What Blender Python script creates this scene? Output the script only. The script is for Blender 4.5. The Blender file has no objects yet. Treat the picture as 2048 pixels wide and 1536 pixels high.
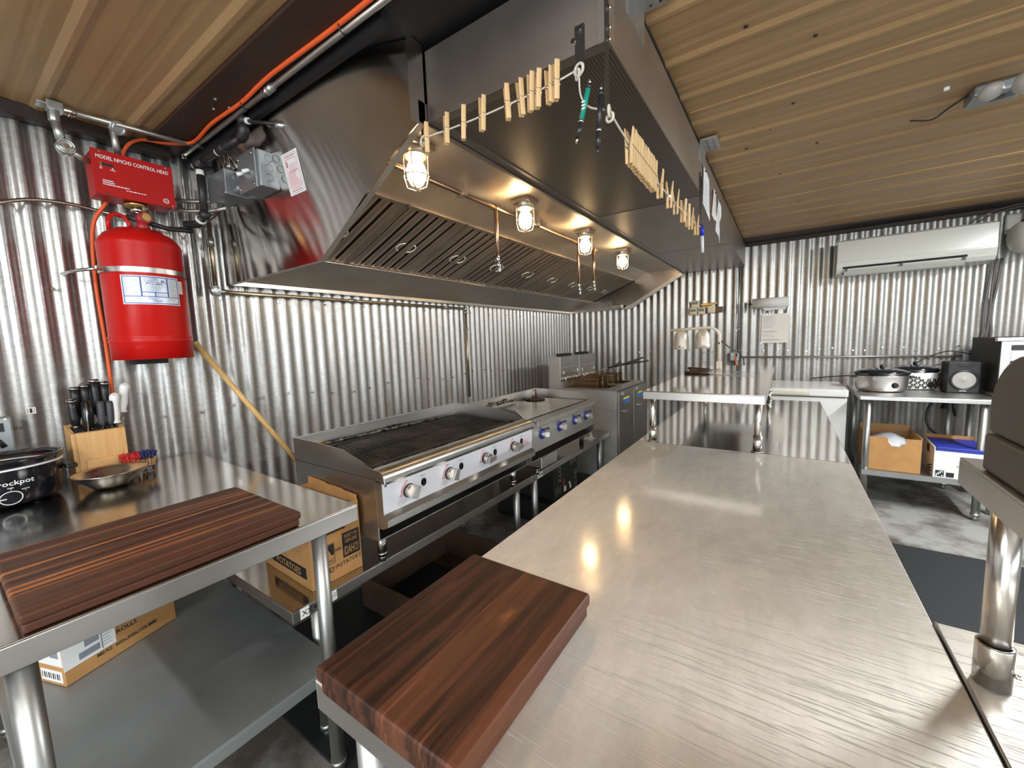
import bpy, math, random
from mathutils import Vector, Matrix
random.seed(7)
SC = bpy.context.scene
COL = SC.collection
PI = math.pi

# ------------------------------------------------------------------ camera
cam_d = bpy.data.cameras.new('camera')
cam_d.sensor_width = 36.0
cam_d.lens = 805.0 * 36.0 / 2048.0
cam_d.clip_start = 0.02
cam = bpy.data.objects.new('camera', cam_d)
COL.objects.link(cam)
Rr = (0.82927589, 0.55775568, -0.03478641)
Rd = (0.03015759, -0.10682172, -0.99382073)
Rf = (-0.5580251, 0.8231025, -0.10540524)
cam.matrix_world = Matrix(((Rr[0], -Rd[0], -Rf[0], 2.28), (Rr[1], -Rd[1], -Rf[1], 0.0),
                           (Rr[2], -Rd[2], -Rf[2], 1.365), (0, 0, 0, 1)))
SC.camera = cam

# ------------------------------------------------------------------ world, view, room lamps
w = bpy.data.worlds.new('daylight'); SC.world = w; w.use_nodes = True
w.node_tree.nodes['Background'].inputs[0].default_value = (0.86, 0.94, 1.0, 1)
w.node_tree.nodes['Background'].inputs[1].default_value = 2.7
vs = SC.view_settings
vs.view_transform = 'Standard'; vs.look = 'None'; vs.gamma = 1.0; vs.exposure = 0.95
vs.use_curve_mapping = False
LAMP_W = 78.0          # each hood bulb
TUBE_W = 14.0         # each unseen ceiling tube fixture

# ------------------------------------------------------------------ materials
def new_mat(name):
    m = bpy.data.materials.new(name); m.use_nodes = True
    return m, m.node_tree.nodes, m.node_tree.links, m.node_tree.nodes['Principled BSDF']

def pm(name, col, rough=0.5, metal=0.0, emit=None, es=0.0, bump=0.0, bscale=200, trans=0.0, alpha=1.0, coat=0.0, var=0.0, vscale=8.0, spec=0.5):
    m, n, l, b = new_mat(name)
    b.inputs['Base Color'].default_value = (*col, 1)
    b.inputs['Roughness'].default_value = rough
    b.inputs['Metallic'].default_value = metal
    b.inputs['Specular IOR Level'].default_value = spec
    if coat: b.inputs['Coat Weight'].default_value = coat
    if trans: b.inputs['Transmission Weight'].default_value = trans
    if alpha < 1: b.inputs['Alpha'].default_value = alpha
    if emit:
        b.inputs['Emission Color'].default_value = (*emit, 1); b.inputs['Emission Strength'].default_value = es
    tc = n.new('ShaderNodeTexCoord')
    if bump:
        t = n.new('ShaderNodeTexNoise'); t.inputs['Scale'].default_value = bscale
        bp = n.new('ShaderNodeBump'); bp.inputs['Strength'].default_value = bump; bp.inputs['Distance'].default_value = 0.002
        l.new(tc.outputs['Object'], t.inputs['Vector']); l.new(t.outputs['Fac'], bp.inputs['Height']); l.new(bp.outputs['Normal'], b.inputs['Normal'])
    if var:
        t2 = n.new('ShaderNodeTexNoise'); t2.inputs['Scale'].default_value = vscale; t2.inputs['Detail'].default_value = 5
        r = n.new('ShaderNodeValToRGB')
        r.color_ramp.elements[0].position = 0.3; r.color_ramp.elements[1].position = 0.7
        r.color_ramp.elements[0].color = (*[c * (1 - var) for c in col], 1)
        r.color_ramp.elements[1].color = (*[min(1, c * (1 + var)) for c in col], 1)
        l.new(tc.outputs['Object'], t2.inputs['Vector']); l.new(t2.outputs['Fac'], r.inputs['Fac']); l.new(r.outputs['Color'], b.inputs['Base Color'])
    return m

def steel(name, col=(0.60, 0.58, 0.55), rough=0.27, axis=1, streak=60.0, rvar=0.10, bump=0.04, scratch=False, smudge=0.12, dual=None, smear=None, aniso=0.85, metal=1.0):
    """brushed stainless: noise stretched along one axis drives roughness, tint and a faint bump"""
    m, n, l, b = new_mat(name)
    b.inputs['Metallic'].default_value = metal
    tc = n.new('ShaderNodeTexCoord'); mp = n.new('ShaderNodeMapping')
    s = [streak * 6] * 3; s[axis] = streak * 0.05
    mp.inputs['Scale'].default_value = s
    l.new(tc.outputs['Object'], mp.inputs['Vector'])
    t = n.new('ShaderNodeTexNoise'); t.inputs['Scale'].default_value = 1.0; t.inputs['Detail'].default_value = 3
    l.new(mp.outputs['Vector'], t.inputs['Vector'])
    sm = n.new('ShaderNodeTexNoise'); sm.inputs['Scale'].default_value = 4.0; sm.inputs['Detail'].default_value = 6
    l.new(tc.outputs['Object'], sm.inputs['Vector'])
    ad = n.new('ShaderNodeMath'); ad.operation = 'MULTIPLY_ADD'
    l.new(t.outputs['Fac'], ad.inputs[0]); ad.inputs[1].default_value = rvar; ad.inputs[2].default_value = rough - rvar * 0.5
    ad2 = n.new('ShaderNodeMath'); ad2.operation = 'MULTIPLY_ADD'
    l.new(sm.outputs['Fac'], ad2.inputs[0]); ad2.inputs[1].default_value = smudge; l.new(ad.outputs[0], ad2.inputs[2])
    l.new(ad2.outputs[0], b.inputs['Roughness'])
    r = n.new('ShaderNodeValToRGB')
    r.color_ramp.elements[0].position = 0.3; r.color_ramp.elements[1].position = 0.75
    r.color_ramp.elements[0].color = (*[c * 0.86 for c in col], 1); r.color_ramp.elements[1].color = (*[min(1, c * 1.08) for c in col], 1)
    l.new(sm.outputs['Fac'], r.inputs['Fac']); l.new(r.outputs['Color'], b.inputs['Base Color'])
    bp = n.new('ShaderNodeBump'); bp.inputs['Strength'].default_value = bump; bp.inputs['Distance'].default_value = 0.001
    l.new(t.outputs['Fac'], bp.inputs['Height']); l.new(bp.outputs['Normal'], b.inputs['Normal'])
    if smear:     # brushed grain spreads reflections across it
        cv = n.new('ShaderNodeCombineXYZ')
        for i in range(3): cv.inputs[i].default_value = smear[i]
        l.new(cv.outputs[0], b.inputs['Tangent']); b.inputs['Anisotropic'].default_value = aniso
    if scratch:
        # worn counter: a web of short fine scratches in several directions + swirl marks
        prev = None
        for k, ang in enumerate((0.2, 0.9, 1.7, 2.5)):
            m2 = n.new('ShaderNodeMapping'); m2.inputs['Rotation'].default_value = (0, 0, ang); m2.inputs['Scale'].default_value = (9, 260, 1)
            l.new(tc.outputs['Object'], m2.inputs['Vector'])
            nz = n.new('ShaderNodeTexNoise'); nz.inputs['Scale'].default_value = 1.0; nz.inputs['Detail'].default_value = 2; nz.inputs['Distortion'].default_value = 0.6
            l.new(m2.outputs['Vector'], nz.inputs['Vector'])
            rr = n.new('ShaderNodeMapRange'); rr.inputs['From Min'].default_value = 0.63; rr.inputs['From Max'].default_value = 0.72
            l.new(nz.outputs['Fac'], rr.inputs['Value'])
            if prev is None: prev = rr.outputs['Result']
            else:
                mx = n.new('ShaderNodeMath'); mx.operation = 'MAXIMUM'; l.new(prev, mx.inputs[0]); l.new(rr.outputs['Result'], mx.inputs[1]); prev = mx.outputs[0]
        b2 = n.new('ShaderNodeBump'); b2.inputs['Strength'].default_value = 0.40; b2.inputs['Distance'].default_value = 0.0006
        l.new(prev, b2.inputs['Height']); l.new(bp.outputs['Normal'], b2.inputs['Normal']); l.new(b2.outputs['Normal'], b.inputs['Normal'])
        ad3 = n.new('ShaderNodeMath'); ad3.operation = 'MULTIPLY_ADD'
        l.new(prev, ad3.inputs[0]); ad3.inputs[1].default_value = 0.14; l.new(ad2.outputs[0], ad3.inputs[2]); l.new(ad3.outputs[0], b.inputs['Roughness'])
    if dual:
        b.inputs['Metallic'].default_value = 0.72
        st = n.new('ShaderNodeMapping'); st.inputs['Scale'].default_value = (30, 11.0, 1); st.inputs['Rotation'].default_value = (0, 0, 0.9); l.new(tc.outputs['Object'], st.inputs['Vector'])
        sn = n.new('ShaderNodeTexNoise'); sn.inputs['Scale'].default_value = 1.0; sn.inputs['Detail'].default_value = 8; sn.inputs['Roughness'].default_value = 0.7; sn.inputs['Distortion'].default_value = 0.2; l.new(st.outputs['Vector'], sn.inputs['Vector'])
        sr = n.new('ShaderNodeValToRGB'); sr.color_ramp.elements[0].position = 0.28; sr.color_ramp.elements[1].position = 0.62
        sr.color_ramp.elements[0].color = (*[c * 0.88 for c in col], 1); sr.color_ramp.elements[1].color = (*[min(1, c * 1.06) for c in col], 1)
        l.new(sn.outputs['Fac'], sr.inputs['Fac'])
        sx_ = n.new('ShaderNodeMix'); sx_.data_type = 'RGBA'; sf = n.new('ShaderNodeMath'); sf.operation = 'MULTIPLY'; l.new(prev, sf.inputs[0]); sf.inputs[1].default_value = 0.5
        l.new(sf.outputs[0], sx_.inputs['Factor']); l.new(sr.outputs['Color'], sx_.inputs['A']); sx_.inputs['B'].default_value = (0.97, 0.95, 0.90, 1)
        l.new(sx_.outputs['Result'], b.inputs['Base Color'])
        # polished ground showing between the scratches
        gs = n.new('ShaderNodeBsdfAnisotropic'); gs.inputs['Roughness'].default_value = dual[0]; l.new(r.outputs['Color'], gs.inputs['Color'])
        ms = n.new('ShaderNodeMixShader'); ms.inputs[0].default_value = dual[1]
        l.new(b.outputs[0], ms.inputs[1]); l.new(gs.outputs[0], ms.inputs[2]); l.new(ms.outputs[0], n['Material Output'].inputs[0])
    return m

def galvanised(name, col=(0.55, 0.57, 0.57), dirt=True, rough=0.28):
    """hot-dip zinc: spangle cells vary tint and roughness, brown grime low on the wall"""
    m, n, l, b = new_mat(name)
    b.inputs['Metallic'].default_value = 0.92
    tc = n.new('ShaderNodeTexCoord')
    v = n.new('ShaderNodeTexVoronoi'); v.inputs['Scale'].default_value = 95.0
    l.new(tc.outputs['Object'], v.inputs['Vector'])
    sx = n.new('ShaderNodeSeparateColor'); l.new(v.outputs['Color'], sx.inputs['Color'])
    nz = n.new('ShaderNodeTexNoise'); nz.inputs['Scale'].default_value = 5.0; nz.inputs['Detail'].default_value = 6
    l.new(tc.outputs['Object'], nz.inputs['Vector'])
    r = n.new('ShaderNodeValToRGB')
    r.color_ramp.elements[0].color = (*[c * 0.88 for c in col], 1); r.color_ramp.elements[1].color = (*[min(1, c * 1.10) for c in col], 1)
    l.new(sx.outputs[0], r.inputs['Fac'])
    ro = n.new('ShaderNodeMath'); ro.operation = 'MULTIPLY_ADD'; l.new(sx.outputs[1], ro.inputs[0]); ro.inputs[1].default_value = 0.05; ro.inputs[2].default_value = rough
    if not dirt: l.new(ro.outputs[0], b.inputs['Roughness'])
    if dirt:
        mp = n.new('ShaderNodeMapping'); mp.inputs['Scale'].default_value = (9, 9, 1.2); l.new(tc.outputs['Object'], mp.inputs['Vector'])
        st = n.new('ShaderNodeTexNoise'); st.inputs['Scale'].default_value = 1.0; st.inputs['Detail'].default_value = 7; l.new(mp.outputs['Vector'], st.inputs['Vector'])
        sep = n.new('ShaderNodeSeparateXYZ'); l.new(tc.outputs['Object'], sep.inputs['Vector'])
        hz = n.new('ShaderNodeMapRange'); hz.inputs['From Min'].default_value = 1.65; hz.inputs['From Max'].default_value = 0.95
        l.new(sep.outputs['Z'], hz.inputs['Value'])
        th = n.new('ShaderNodeMapRange'); th.inputs['From Min'].default_value = 0.42; th.inputs['From Max'].default_value = 0.68
        l.new(st.outputs['Fac'], th.inputs['Value'])
        mu = n.new('ShaderNodeMath'); mu.operation = 'MULTIPLY'; l.new(hz.outputs['Result'], mu.inputs[0]); l.new(th.outputs['Result'], mu.inputs[1])
        mu2 = n.new('ShaderNodeMath'); mu2.operation = 'MULTIPLY'; l.new(mu.outputs[0], mu2.inputs[0]); mu2.inputs[1].default_value = 0.75
        mx = n.new('ShaderNodeMix'); mx.data_type = 'RGBA'
        l.new(mu2.outputs[0], mx.inputs['Factor']); l.new(r.outputs['Color'], mx.inputs['A']); mx.inputs['B'].default_value = (0.26, 0.22, 0.18, 1)
        l.new(mx.outputs['Result'], b.inputs['Base Color'])
        r2 = n.new('ShaderNodeMath'); r2.operation = 'MULTIPLY_ADD'; l.new(hz.outputs['Result'], r2.inputs[0]); r2.inputs[1].default_value = 0.17; l.new(ro.outputs[0], r2.inputs[2])
        r3 = n.new('ShaderNodeMath'); r3.operation = 'MULTIPLY_ADD'; l.new(mu.outputs[0], r3.inputs[0]); r3.inputs[1].default_value = 0.25; l.new(r2.outputs[0], r3.inputs[2]); l.new(r3.outputs[0], b.inputs['Roughness'])
    else:
        l.new(r.outputs['Color'], b.inputs['Base Color'])
    bp = n.new('ShaderNodeBump'); bp.inputs['Strength'].default_value = 0.01; bp.inputs['Distance'].default_value = 0.001
    l.new(nz.outputs['Fac'], bp.inputs['Height']); l.new(bp.outputs['Normal'], b.inputs['Normal'])
    return m

def walnut(name, strip, dark=(0.055, 0.022, 0.012), mid=(0.15, 0.062, 0.032), light=(0.42, 0.19, 0.075), across=0, rough=0.46, lng=5.0, flame=(0.60, 0.74)):
    """edge-glued walnut: strips of their own tone, long grain, pale sapwood flames"""
    m, n, l, b = new_mat(name)
    tc = n.new('ShaderNodeTexCoord'); sp = n.new('ShaderNodeSeparateXYZ'); l.new(tc.outputs['Object'], sp.inputs['Vector'])
    d = n.new('ShaderNodeMath'); d.operation = 'DIVIDE'; l.new(sp.outputs[across], d.inputs[0]); d.inputs[1].default_value = strip
    fl = n.new('ShaderNodeMath'); fl.operation = 'FLOOR'; l.new(d.outputs[0], fl.inputs[0])
    wn = n.new('ShaderNodeTexWhiteNoise'); wn.noise_dimensions = '1D'; l.new(fl.outputs[0], wn.inputs['W'])
    mp = n.new('ShaderNodeMapping'); sc = [lng] * 3; sc[across] = 75; mp.inputs['Scale'].default_value = sc
    off = n.new('ShaderNodeCombineXYZ'); ml = n.new('ShaderNodeMath'); ml.operation = 'MULTIPLY'; l.new(wn.outputs['Value'], ml.inputs[0]); ml.inputs[1].default_value = 40
    for i in range(3): l.new(ml.outputs[0], off.inputs[i])
    l.new(off.outputs[0], mp.inputs['Location']); l.new(tc.outputs['Object'], mp.inputs['Vector'])
    g = n.new('ShaderNodeTexNoise'); g.inputs['Scale'].default_value = 1.0; g.inputs['Detail'].default_value = 7; g.inputs['Distortion'].default_value = 0.5
    l.new(mp.outputs['Vector'], g.inputs['Vector'])
    mp2 = n.new('ShaderNodeMapping'); sc2 = [lng * 0.6] * 3; sc2[across] = 34; mp2.inputs['Scale'].default_value = sc2
    l.new(off.outputs[0], mp2.inputs['Location']); l.new(tc.outputs['Object'], mp2.inputs['Vector'])
    fz = n.new('ShaderNodeTexNoise'); fz.inputs['Scale'].default_value = 1.0; fz.inputs['Detail'].default_value = 3; fz.inputs['Distortion'].default_value = 0.8
    l.new(mp2.outputs['Vector'], fz.inputs['Vector'])
    a = n.new('ShaderNodeMath'); a.operation = 'MULTIPLY_ADD'; l.new(wn.outputs['Value'], a.inputs[0]); a.inputs[1].default_value = 0.42; l.new(g.outputs['Fac'], a.inputs[2])
    r = n.new('ShaderNodeValToRGB'); e = r.color_ramp.elements
    e[0].position = 0.42; e[0].color = (*dark, 1); e[1].position = 0.92; e[1].color = (*mid, 1)
    l.new(a.outputs[0], r.inputs['Fac'])
    th = n.new('ShaderNodeMapRange'); th.inputs['From Min'].default_value = flame[0]; th.inputs['From Max'].default_value = flame[1]
    l.new(fz.outputs['Fac'], th.inputs['Value'])
    mx = n.new('ShaderNodeMix'); mx.data_type = 'RGBA'
    l.new(th.outputs['Result'], mx.inputs['Factor']); l.new(r.outputs['Color'], mx.inputs['A']); mx.inputs['B'].default_value = (*light, 1)
    l.new(mx.outputs['Result'], b.inputs['Base Color'])
    b.inputs['Roughness'].default_value = rough; b.inputs['Specular IOR Level'].default_value = 0.28
    bp = n.new('ShaderNodeBump'); bp.inputs['Strength'].default_value = 0.12; bp.inputs['Distance'].default_value = 0.001
    l.new(g.outputs['Fac'], bp.inputs['Height']); l.new(bp.outputs['Normal'], b.inputs['Normal'])
    return m

def wood(name, c0, c1, along=2, rough=0.45, sc=14.0):
    m, n, l, b = new_mat(name)
    tc = n.new('ShaderNodeTexCoord'); mp = n.new('ShaderNodeMapping'); s = [sc * 6] * 3; s[along] = sc * 0.4
    mp.inputs['Scale'].default_value = s; l.new(tc.outputs['Object'], mp.inputs['Vector'])
    g = n.new('ShaderNodeTexNoise'); g.inputs['Scale'].default_value = 1.0; g.inputs['Detail'].default_value = 5; l.new(mp.outputs['Vector'], g.inputs['Vector'])
    r = n.new('ShaderNodeValToRGB'); e = r.color_ramp.elements
    e[0].position = 0.3; e[0].color = (*c0, 1); e[1].position = 0.7; e[1].color = (*c1, 1)
    l.new(g.outputs['Fac'], r.inputs['Fac']); l.new(r.outputs['Color'], b.inputs['Base Color']); b.inputs['Roughness'].default_value = rough
    return m

def speckled(name, c0, c1, scale, lo=0.4, hi=0.6, rough=0.8, metal=0.0, stretch=(1, 1, 1), bump=0.2):
    m, n, l, b = new_mat(name)
    tc = n.new('ShaderNodeTexCoord'); mp = n.new('ShaderNodeMapping'); mp.inputs['Scale'].default_value = stretch
    l.new(tc.outputs['Object'], mp.inputs['Vector'])
    g = n.new('ShaderNodeTexNoise'); g.inputs['Scale'].default_value = scale; g.inputs['Detail'].default_value = 9; g.inputs['Roughness'].default_value = 0.65
    l.new(mp.outputs['Vector'], g.inputs['Vector'])
    r = n.new('ShaderNodeValToRGB'); e = r.color_ramp.elements
    e[0].position = lo; e[0].color = (*c0, 1); e[1].position = hi; e[1].color = (*c1, 1)
    l.new(g.outputs['Fac'], r.inputs['Fac']); l.new(r.outputs['Color'], b.inputs['Base Color'])
    b.inputs['Roughness'].default_value = rough; b.inputs['Metallic'].default_value = metal
    if bump:
        bp = n.new('ShaderNodeBump'); bp.inputs['Strength'].default_value = bump; bp.inputs['Distance'].default_value = 0.003
        l.new(g.outputs['Fac'], bp.inputs['Height']); l.new(bp.outputs['Normal'], b.inputs['Normal'])
    return m

def perforated(name, col=(0.33, 0.29, 0.255), cell=0.0085):
    """perforated sheet: a grid of dark holes"""
    m, n, l, b = new_mat(name)
    tc = n.new('ShaderNodeTexCoord'); mp = n.new('ShaderNodeMapping'); mp.inputs['Scale'].default_value = (1 / cell, 1 / cell, 1)
    l.new(tc.outputs['Object'], mp.inputs['Vector'])
    fr = n.new('ShaderNodeVectorMath'); fr.operation = 'FRACTION'; l.new(mp.outputs['Vector'], fr.inputs[0])
    sb = n.new('ShaderNodeVectorMath'); sb.operation = 'SUBTRACT'; l.new(fr.outputs[0], sb.inputs[0]); sb.inputs[1].default_value = (0.5, 0.5, 0)
    sp = n.new('ShaderNodeSeparateXYZ'); l.new(sb.outputs[0], sp.inputs[0])
    cb = n.new('ShaderNodeCombineXYZ'); l.new(sp.outputs[0], cb.inputs[0]); l.new(sp.outputs[1], cb.inputs[1])
    ln = n.new('ShaderNodeVectorMath'); ln.operation = 'LENGTH'; l.new(cb.outputs[0], ln.inputs[0])
    th = n.new('ShaderNodeMath'); th.operation = 'GREATER_THAN'; l.new(ln.outputs['Value'], th.inputs[0]); th.inputs[1].default_value = 0.30
    mx = n.new('ShaderNodeMix'); mx.data_type = 'RGBA'; l.new(th.outputs[0], mx.inputs['Factor'])
    mx.inputs['A'].default_value = (0.02, 0.017, 0.015, 1); mx.inputs['B'].default_value = (*col, 1)
    l.new(mx.outputs['Result'], b.inputs['Base Color']); l.new(th.outputs[0], b.inputs['Metallic'])
    b.inputs['Roughness'].default_value = 0.42
    return m

M = dict(
    galv=galvanised('galvanised corrugated sheet', (0.46, 0.45, 0.43)), galv_b=galvanised('galvanised corrugated sheet, duller', (0.48, 0.47, 0.445), True, 0.36), paint=pm('pale wall paint', (0.36, 0.36, 0.35), 0.6), galv_plain=pm('galvanised fittings', (0.48, 0.49, 0.48), 0.36, 0.9, var=0.12, vscale=30), fryer=pm('brushed fryer side', (0.55, 0.535, 0.50), 0.42, 0.7, var=0.08, vscale=6),
    steel=steel('brushed stainless lengthwise'), steel_x=steel('brushed stainless crosswise', axis=0),
    steel_v=steel('brushed stainless upright', axis=2),
    counter=steel('worn stainless worktop', (0.86, 0.81, 0.74), 0.42, 1, 40, 0.06, 0.02, True, 0.14, (0.12, 0.22), (1, 0, 0), 0.88),
    counter2=steel('bright stainless worktop', (0.70, 0.68, 0.65), 0.07, 1, 40, 0.04, 0.02, False, 0.08),
    hood=steel('hood steel', (0.54, 0.49, 0.44), 0.17, 2, 50, 0.10, 0.03), hood_end=steel('hood end steel', (0.56, 0.53, 0.50), 0.115, 0, 50, 0.01, 0.002, False, 0.008, None, (0, 0, 1), 1.0), hood_y=steel('hood inner steel', (0.62, 0.55, 0.47), 0.32, 1, 50, 0.10, 0.02, False, 0.1, None, (1, 0, 0.3), 0.85, metal=0.85),
    plenum=steel('plenum steel', (0.44, 0.39, 0.35), 0.34, 1, 50, 0.10, 0.03),
    baffle=steel('baffle steel', (0.62, 0.52, 0.42), 0.30, 0, 30, 0.04, 0.0, False, 0.06, metal=0.85),
    perf=perforated('perforated sheet'),
    chrome=pm('polished chrome', (0.75, 0.74, 0.72), 0.08, 1.0), nickel=pm('satin nickel', (0.58, 0.55, 0.50), 0.24, 1.0),
    leg=steel('galvanised leg', (0.46, 0.46, 0.44), 0.34, 2, 20, 0.1, 0.05), dim=steel('dull stainless top', (0.50, 0.475, 0.445), 0.10, 1, 40, 0.04, 0.02, False, 0.10), legb=steel('stainless tube', (0.62, 0.60, 0.57), 0.16, 2, 30, 0.06, 0.02),
    ceil=speckled('tan painted ribbed steel', (0.33, 0.200, 0.088), (0.43, 0.270, 0.124), 3.0, 0.35, 0.65, 0.42, 0.0, (0.4, 4, 1), 0.02),
    flange=pm('lamplit folded steel', (0.66, 0.63, 0.58), 0.32, 0.55), shelf=pm('dull galvanised shelf', (0.33, 0.35, 0.345), 0.48, 0.6, var=0.10, vscale=5), concrete=speckled('worn concrete', (0.10, 0.085, 0.07), (0.30, 0.295, 0.275), 3.2, 0.40, 0.58, 0.75),
    beam=wood('dark stained beam', (0.012, 0.006, 0.004), (0.03, 0.014, 0.009), 0, 0.6), black_void=pm('black steel and shaded voids', (0.012, 0.011, 0.011), 0.5),
    maroon=wood('maroon stained board', (0.030, 0.013, 0.007), (0.055, 0.024, 0.013), 0, 0.55),
    red=pm('red enamel', (0.50, 0.008, 0.006), 0.32, 0, spec=0.22), red_box=pm('red powder coat', (0.42, 0.010, 0.008), 0.42, spec=0.3),
    red_valve=pm('red valve paint', (0.40, 0.025, 0.03), 0.35), orange=pm('orange cord', (0.80, 0.11, 0.02), 0.5),
    white=pm('white print', (0.82, 0.82, 0.80), 0.6), paper=pm('paper', (0.80, 0.75, 0.68), 0.8), paper_w=pm('white paper', (0.82, 0.84, 0.84), 0.8),
    label=pm('silver label', (0.62, 0.66, 0.72), 0.35, 0.3), blue_ink=pm('blue ink', (0.03, 0.09, 0.36), 0.4), ink=pm('black ink', (0.015, 0.014, 0.014), 0.6),
    grey_ink=pm('grey ink', (0.25, 0.27, 0.31), 0.6), red_ink=pm('red ink', (0.62, 0.10, 0.12), 0.6), pink=pm('pink print', (0.80, 0.42, 0.42), 0.6),
    emt=pm('conduit zinc', (0.44, 0.42, 0.37), 0.38, 0.85, var=0.15), iron=pm('black iron pipe', (0.030, 0.028, 0.027), 0.42, 0.3), brass=pm('brass', (0.55, 0.36, 0.12), 0.3, 1.0, var=0.2),
    brassy=pm('lacquered steel pipe', (0.46, 0.36, 0.22), 0.30, 0.9, var=0.25), tape=pm('thread tape', (0.75, 0.74, 0.70), 0.7), copper=pm('copper pipe', (0.50, 0.33, 0.22), 0.28, 1.0, var=0.2),
    box=pm('galvanised box', (0.36, 0.39, 0.40), 0.38, 0.8, var=0.08), black=pm('black plastic', (0.012, 0.012, 0.013), 0.35), black_gl=pm('black gloss', (0.008, 0.009, 0.014), 0.10, coat=0.5),
    black_m=pm('black matte', (0.016, 0.015, 0.015), 0.65), maple=wood('pale rubberwood', (0.58, 0.32, 0.12), (0.70, 0.42, 0.17), 2, 0.42), pine=wood('pine pegs', (0.58, 0.36, 0.16), (0.76, 0.54, 0.28), 2, 0.6),
    stick=wood('pine broom stick', (0.66, 0.40, 0.13), (0.80, 0.54, 0.22), 2, 0.4), walnutA=walnut('striped walnut', 0.017, (0.026, 0.010, 0.006), (0.105, 0.038, 0.018), (0.46, 0.165, 0.045), lng=1.3, flame=(0.56, 0.70)), walnutB=walnut('walnut', 0.052, (0.020, 0.008, 0.005), (0.118, 0.041, 0.020), (0.40, 0.145, 0.036), flame=(0.64, 0.80)),
    handle_w=pm('white handle', (0.80, 0.79, 0.77), 0.35), card=pm('cardboard', (0.47, 0.245, 0.085), 0.85, var=0.10, vscale=14), card_in=pm('cardboard inside', (0.40, 0.23, 0.10), 0.9, var=0.1), card_dk=pm('shaded dark cardboard', (0.060, 0.030, 0.014), 0.9, var=0.3),
    cast=speckled('greasy cast iron', (0.010, 0.008, 0.006), (0.085, 0.055, 0.032), 9.0, 0.46, 0.72, 0.40, 0.35), panel_w=pm('white control panel', (0.72, 0.72, 0.76), 0.30, 0.15),
    griddle=steel('griddle plate', (0.52, 0.46, 0.38), 0.13, 1, 30, 0.08, 0.03), knob_blue=pm('blue bezel', (0.012, 0.022, 0.26), 0.3), acryl=pm('clear knob', (0.80, 0.80, 0.78), 0.12, 0.5),
    soot=speckled('baked grease', (0.012, 0.009, 0.007), (0.25, 0.21, 0.17), 30, 0.45, 0.6, 0.4, 0.6), basket=pm('fryer basket wire', (0.20, 0.115, 0.055), 0.38, 0.8), wire=pm('chromed wire', (0.46, 0.42, 0.36), 0.25, 1.0),
    white_enamel=pm('white enamel', (0.74, 0.73, 0.69), 0.28), ac=pm('off white plastic', (0.60, 0.60, 0.54), 0.22, coat=0.3), grey_pl=pm('grey plastic', (0.05, 0.05, 0.055), 0.5),
    cone=pm('speaker cone', (0.30, 0.29, 0.26), 0.6), mat_=pm('rubber mat', (0.012, 0.014, 0.016), 0.62, bump=0.3, bscale=300), blue=pm('blue cap', (0.02, 0.04, 0.50), 0.3), clear=pm('frosted barrel', (0.72, 0.74, 0.74), 0.3),
    teal=pm('green barrel', (0.01, 0.28, 0.20), 0.3), pen_black=pm('pen black', (0.02, 0.02, 0.022), 0.3), string=pm('cotton cord', (0.62, 0.57, 0.48), 0.9), yellow=pm('yellow plastic', (0.72, 0.42, 0.02), 0.4),
    timer=pm('timer shell', (0.74, 0.68, 0.52), 0.4), lcd=pm('lcd grey', (0.36, 0.36, 0.26), 0.4), strip=wood('brown strip', (0.10, 0.05, 0.025), (0.17, 0.09, 0.04), 0, 0.5), magnet=pm('sticker blue', (0.06, 0.22, 0.62), 0.5), sticky=pm('sticker yellow', (0.80, 0.66, 0.05), 0.5),
    pick_red=pm('red frill', (0.50, 0.01, 0.012), 0.6), pick_blue=pm('blue frill', (0.015, 0.025, 0.13), 0.6), bag=pm('white sack', (0.78, 0.76, 0.72), 0.7, bump=0.4, bscale=30), red_print=pm('red print', (0.70, 0.02, 0.03), 0.5),
    dark_obj=pm('brown black plastic', (0.085, 0.070, 0.050), 0.46), bag_film=pm('plastic film', (0.62, 0.63, 0.66), 0.25), lid_blue=pm('blue lid', (0.02, 0.035, 0.30), 0.4), ptowel=pm('paper towel', (0.72, 0.70, 0.66), 0.9),
    cable=pm('grey cable', (0.11, 0.10, 0.095), 0.5), lampshade=pm('warm silver shade', (0.58, 0.54, 0.47), 0.42, 0.45), lamp_post=pm('cream lamp arm', (0.74, 0.66, 0.54), 0.35), plasticw=pm('cloudy plastic', (0.62, 0.60, 0.55), 0.35, alpha=0.85),
    bulb=pm('warm bulb', (1, 0.8, 0.5), 0.4, emit=(1.0, 0.70, 0.36), es=34.0), tube=pm('led tube', (1, 1, 1), 0.4, emit=(0.95, 0.98, 1.0), es=55.0), knife_h=pm('dark wood handle', (0.045, 0.022, 0.014), 0.4),
)
gm, gn, gl, gb = new_mat('thin clear glass')
gn.remove(gb); _t = gn.new('ShaderNodeBsdfTransparent'); _g = gn.new('ShaderNodeBsdfGlossy'); _g.inputs['Roughness'].default_value = 0.05
_mx = gn.new('ShaderNodeMixShader'); _mx.inputs[0].default_value = 0.10
gl.new(_t.outputs[0], _mx.inputs[1]); gl.new(_g.outputs[0], _mx.inputs[2]); gl.new(_mx.outputs[0], gn['Material Output'].inputs[0])
M['glass'] = gm; M['channel_shade'] = pm('shaded filter channel', (0.05, 0.04, 0.03), 0.4, 0.6); M['dark_steel'] = pm('dark steel strap', (0.06, 0.055, 0.05), 0.4, 0.7)

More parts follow.
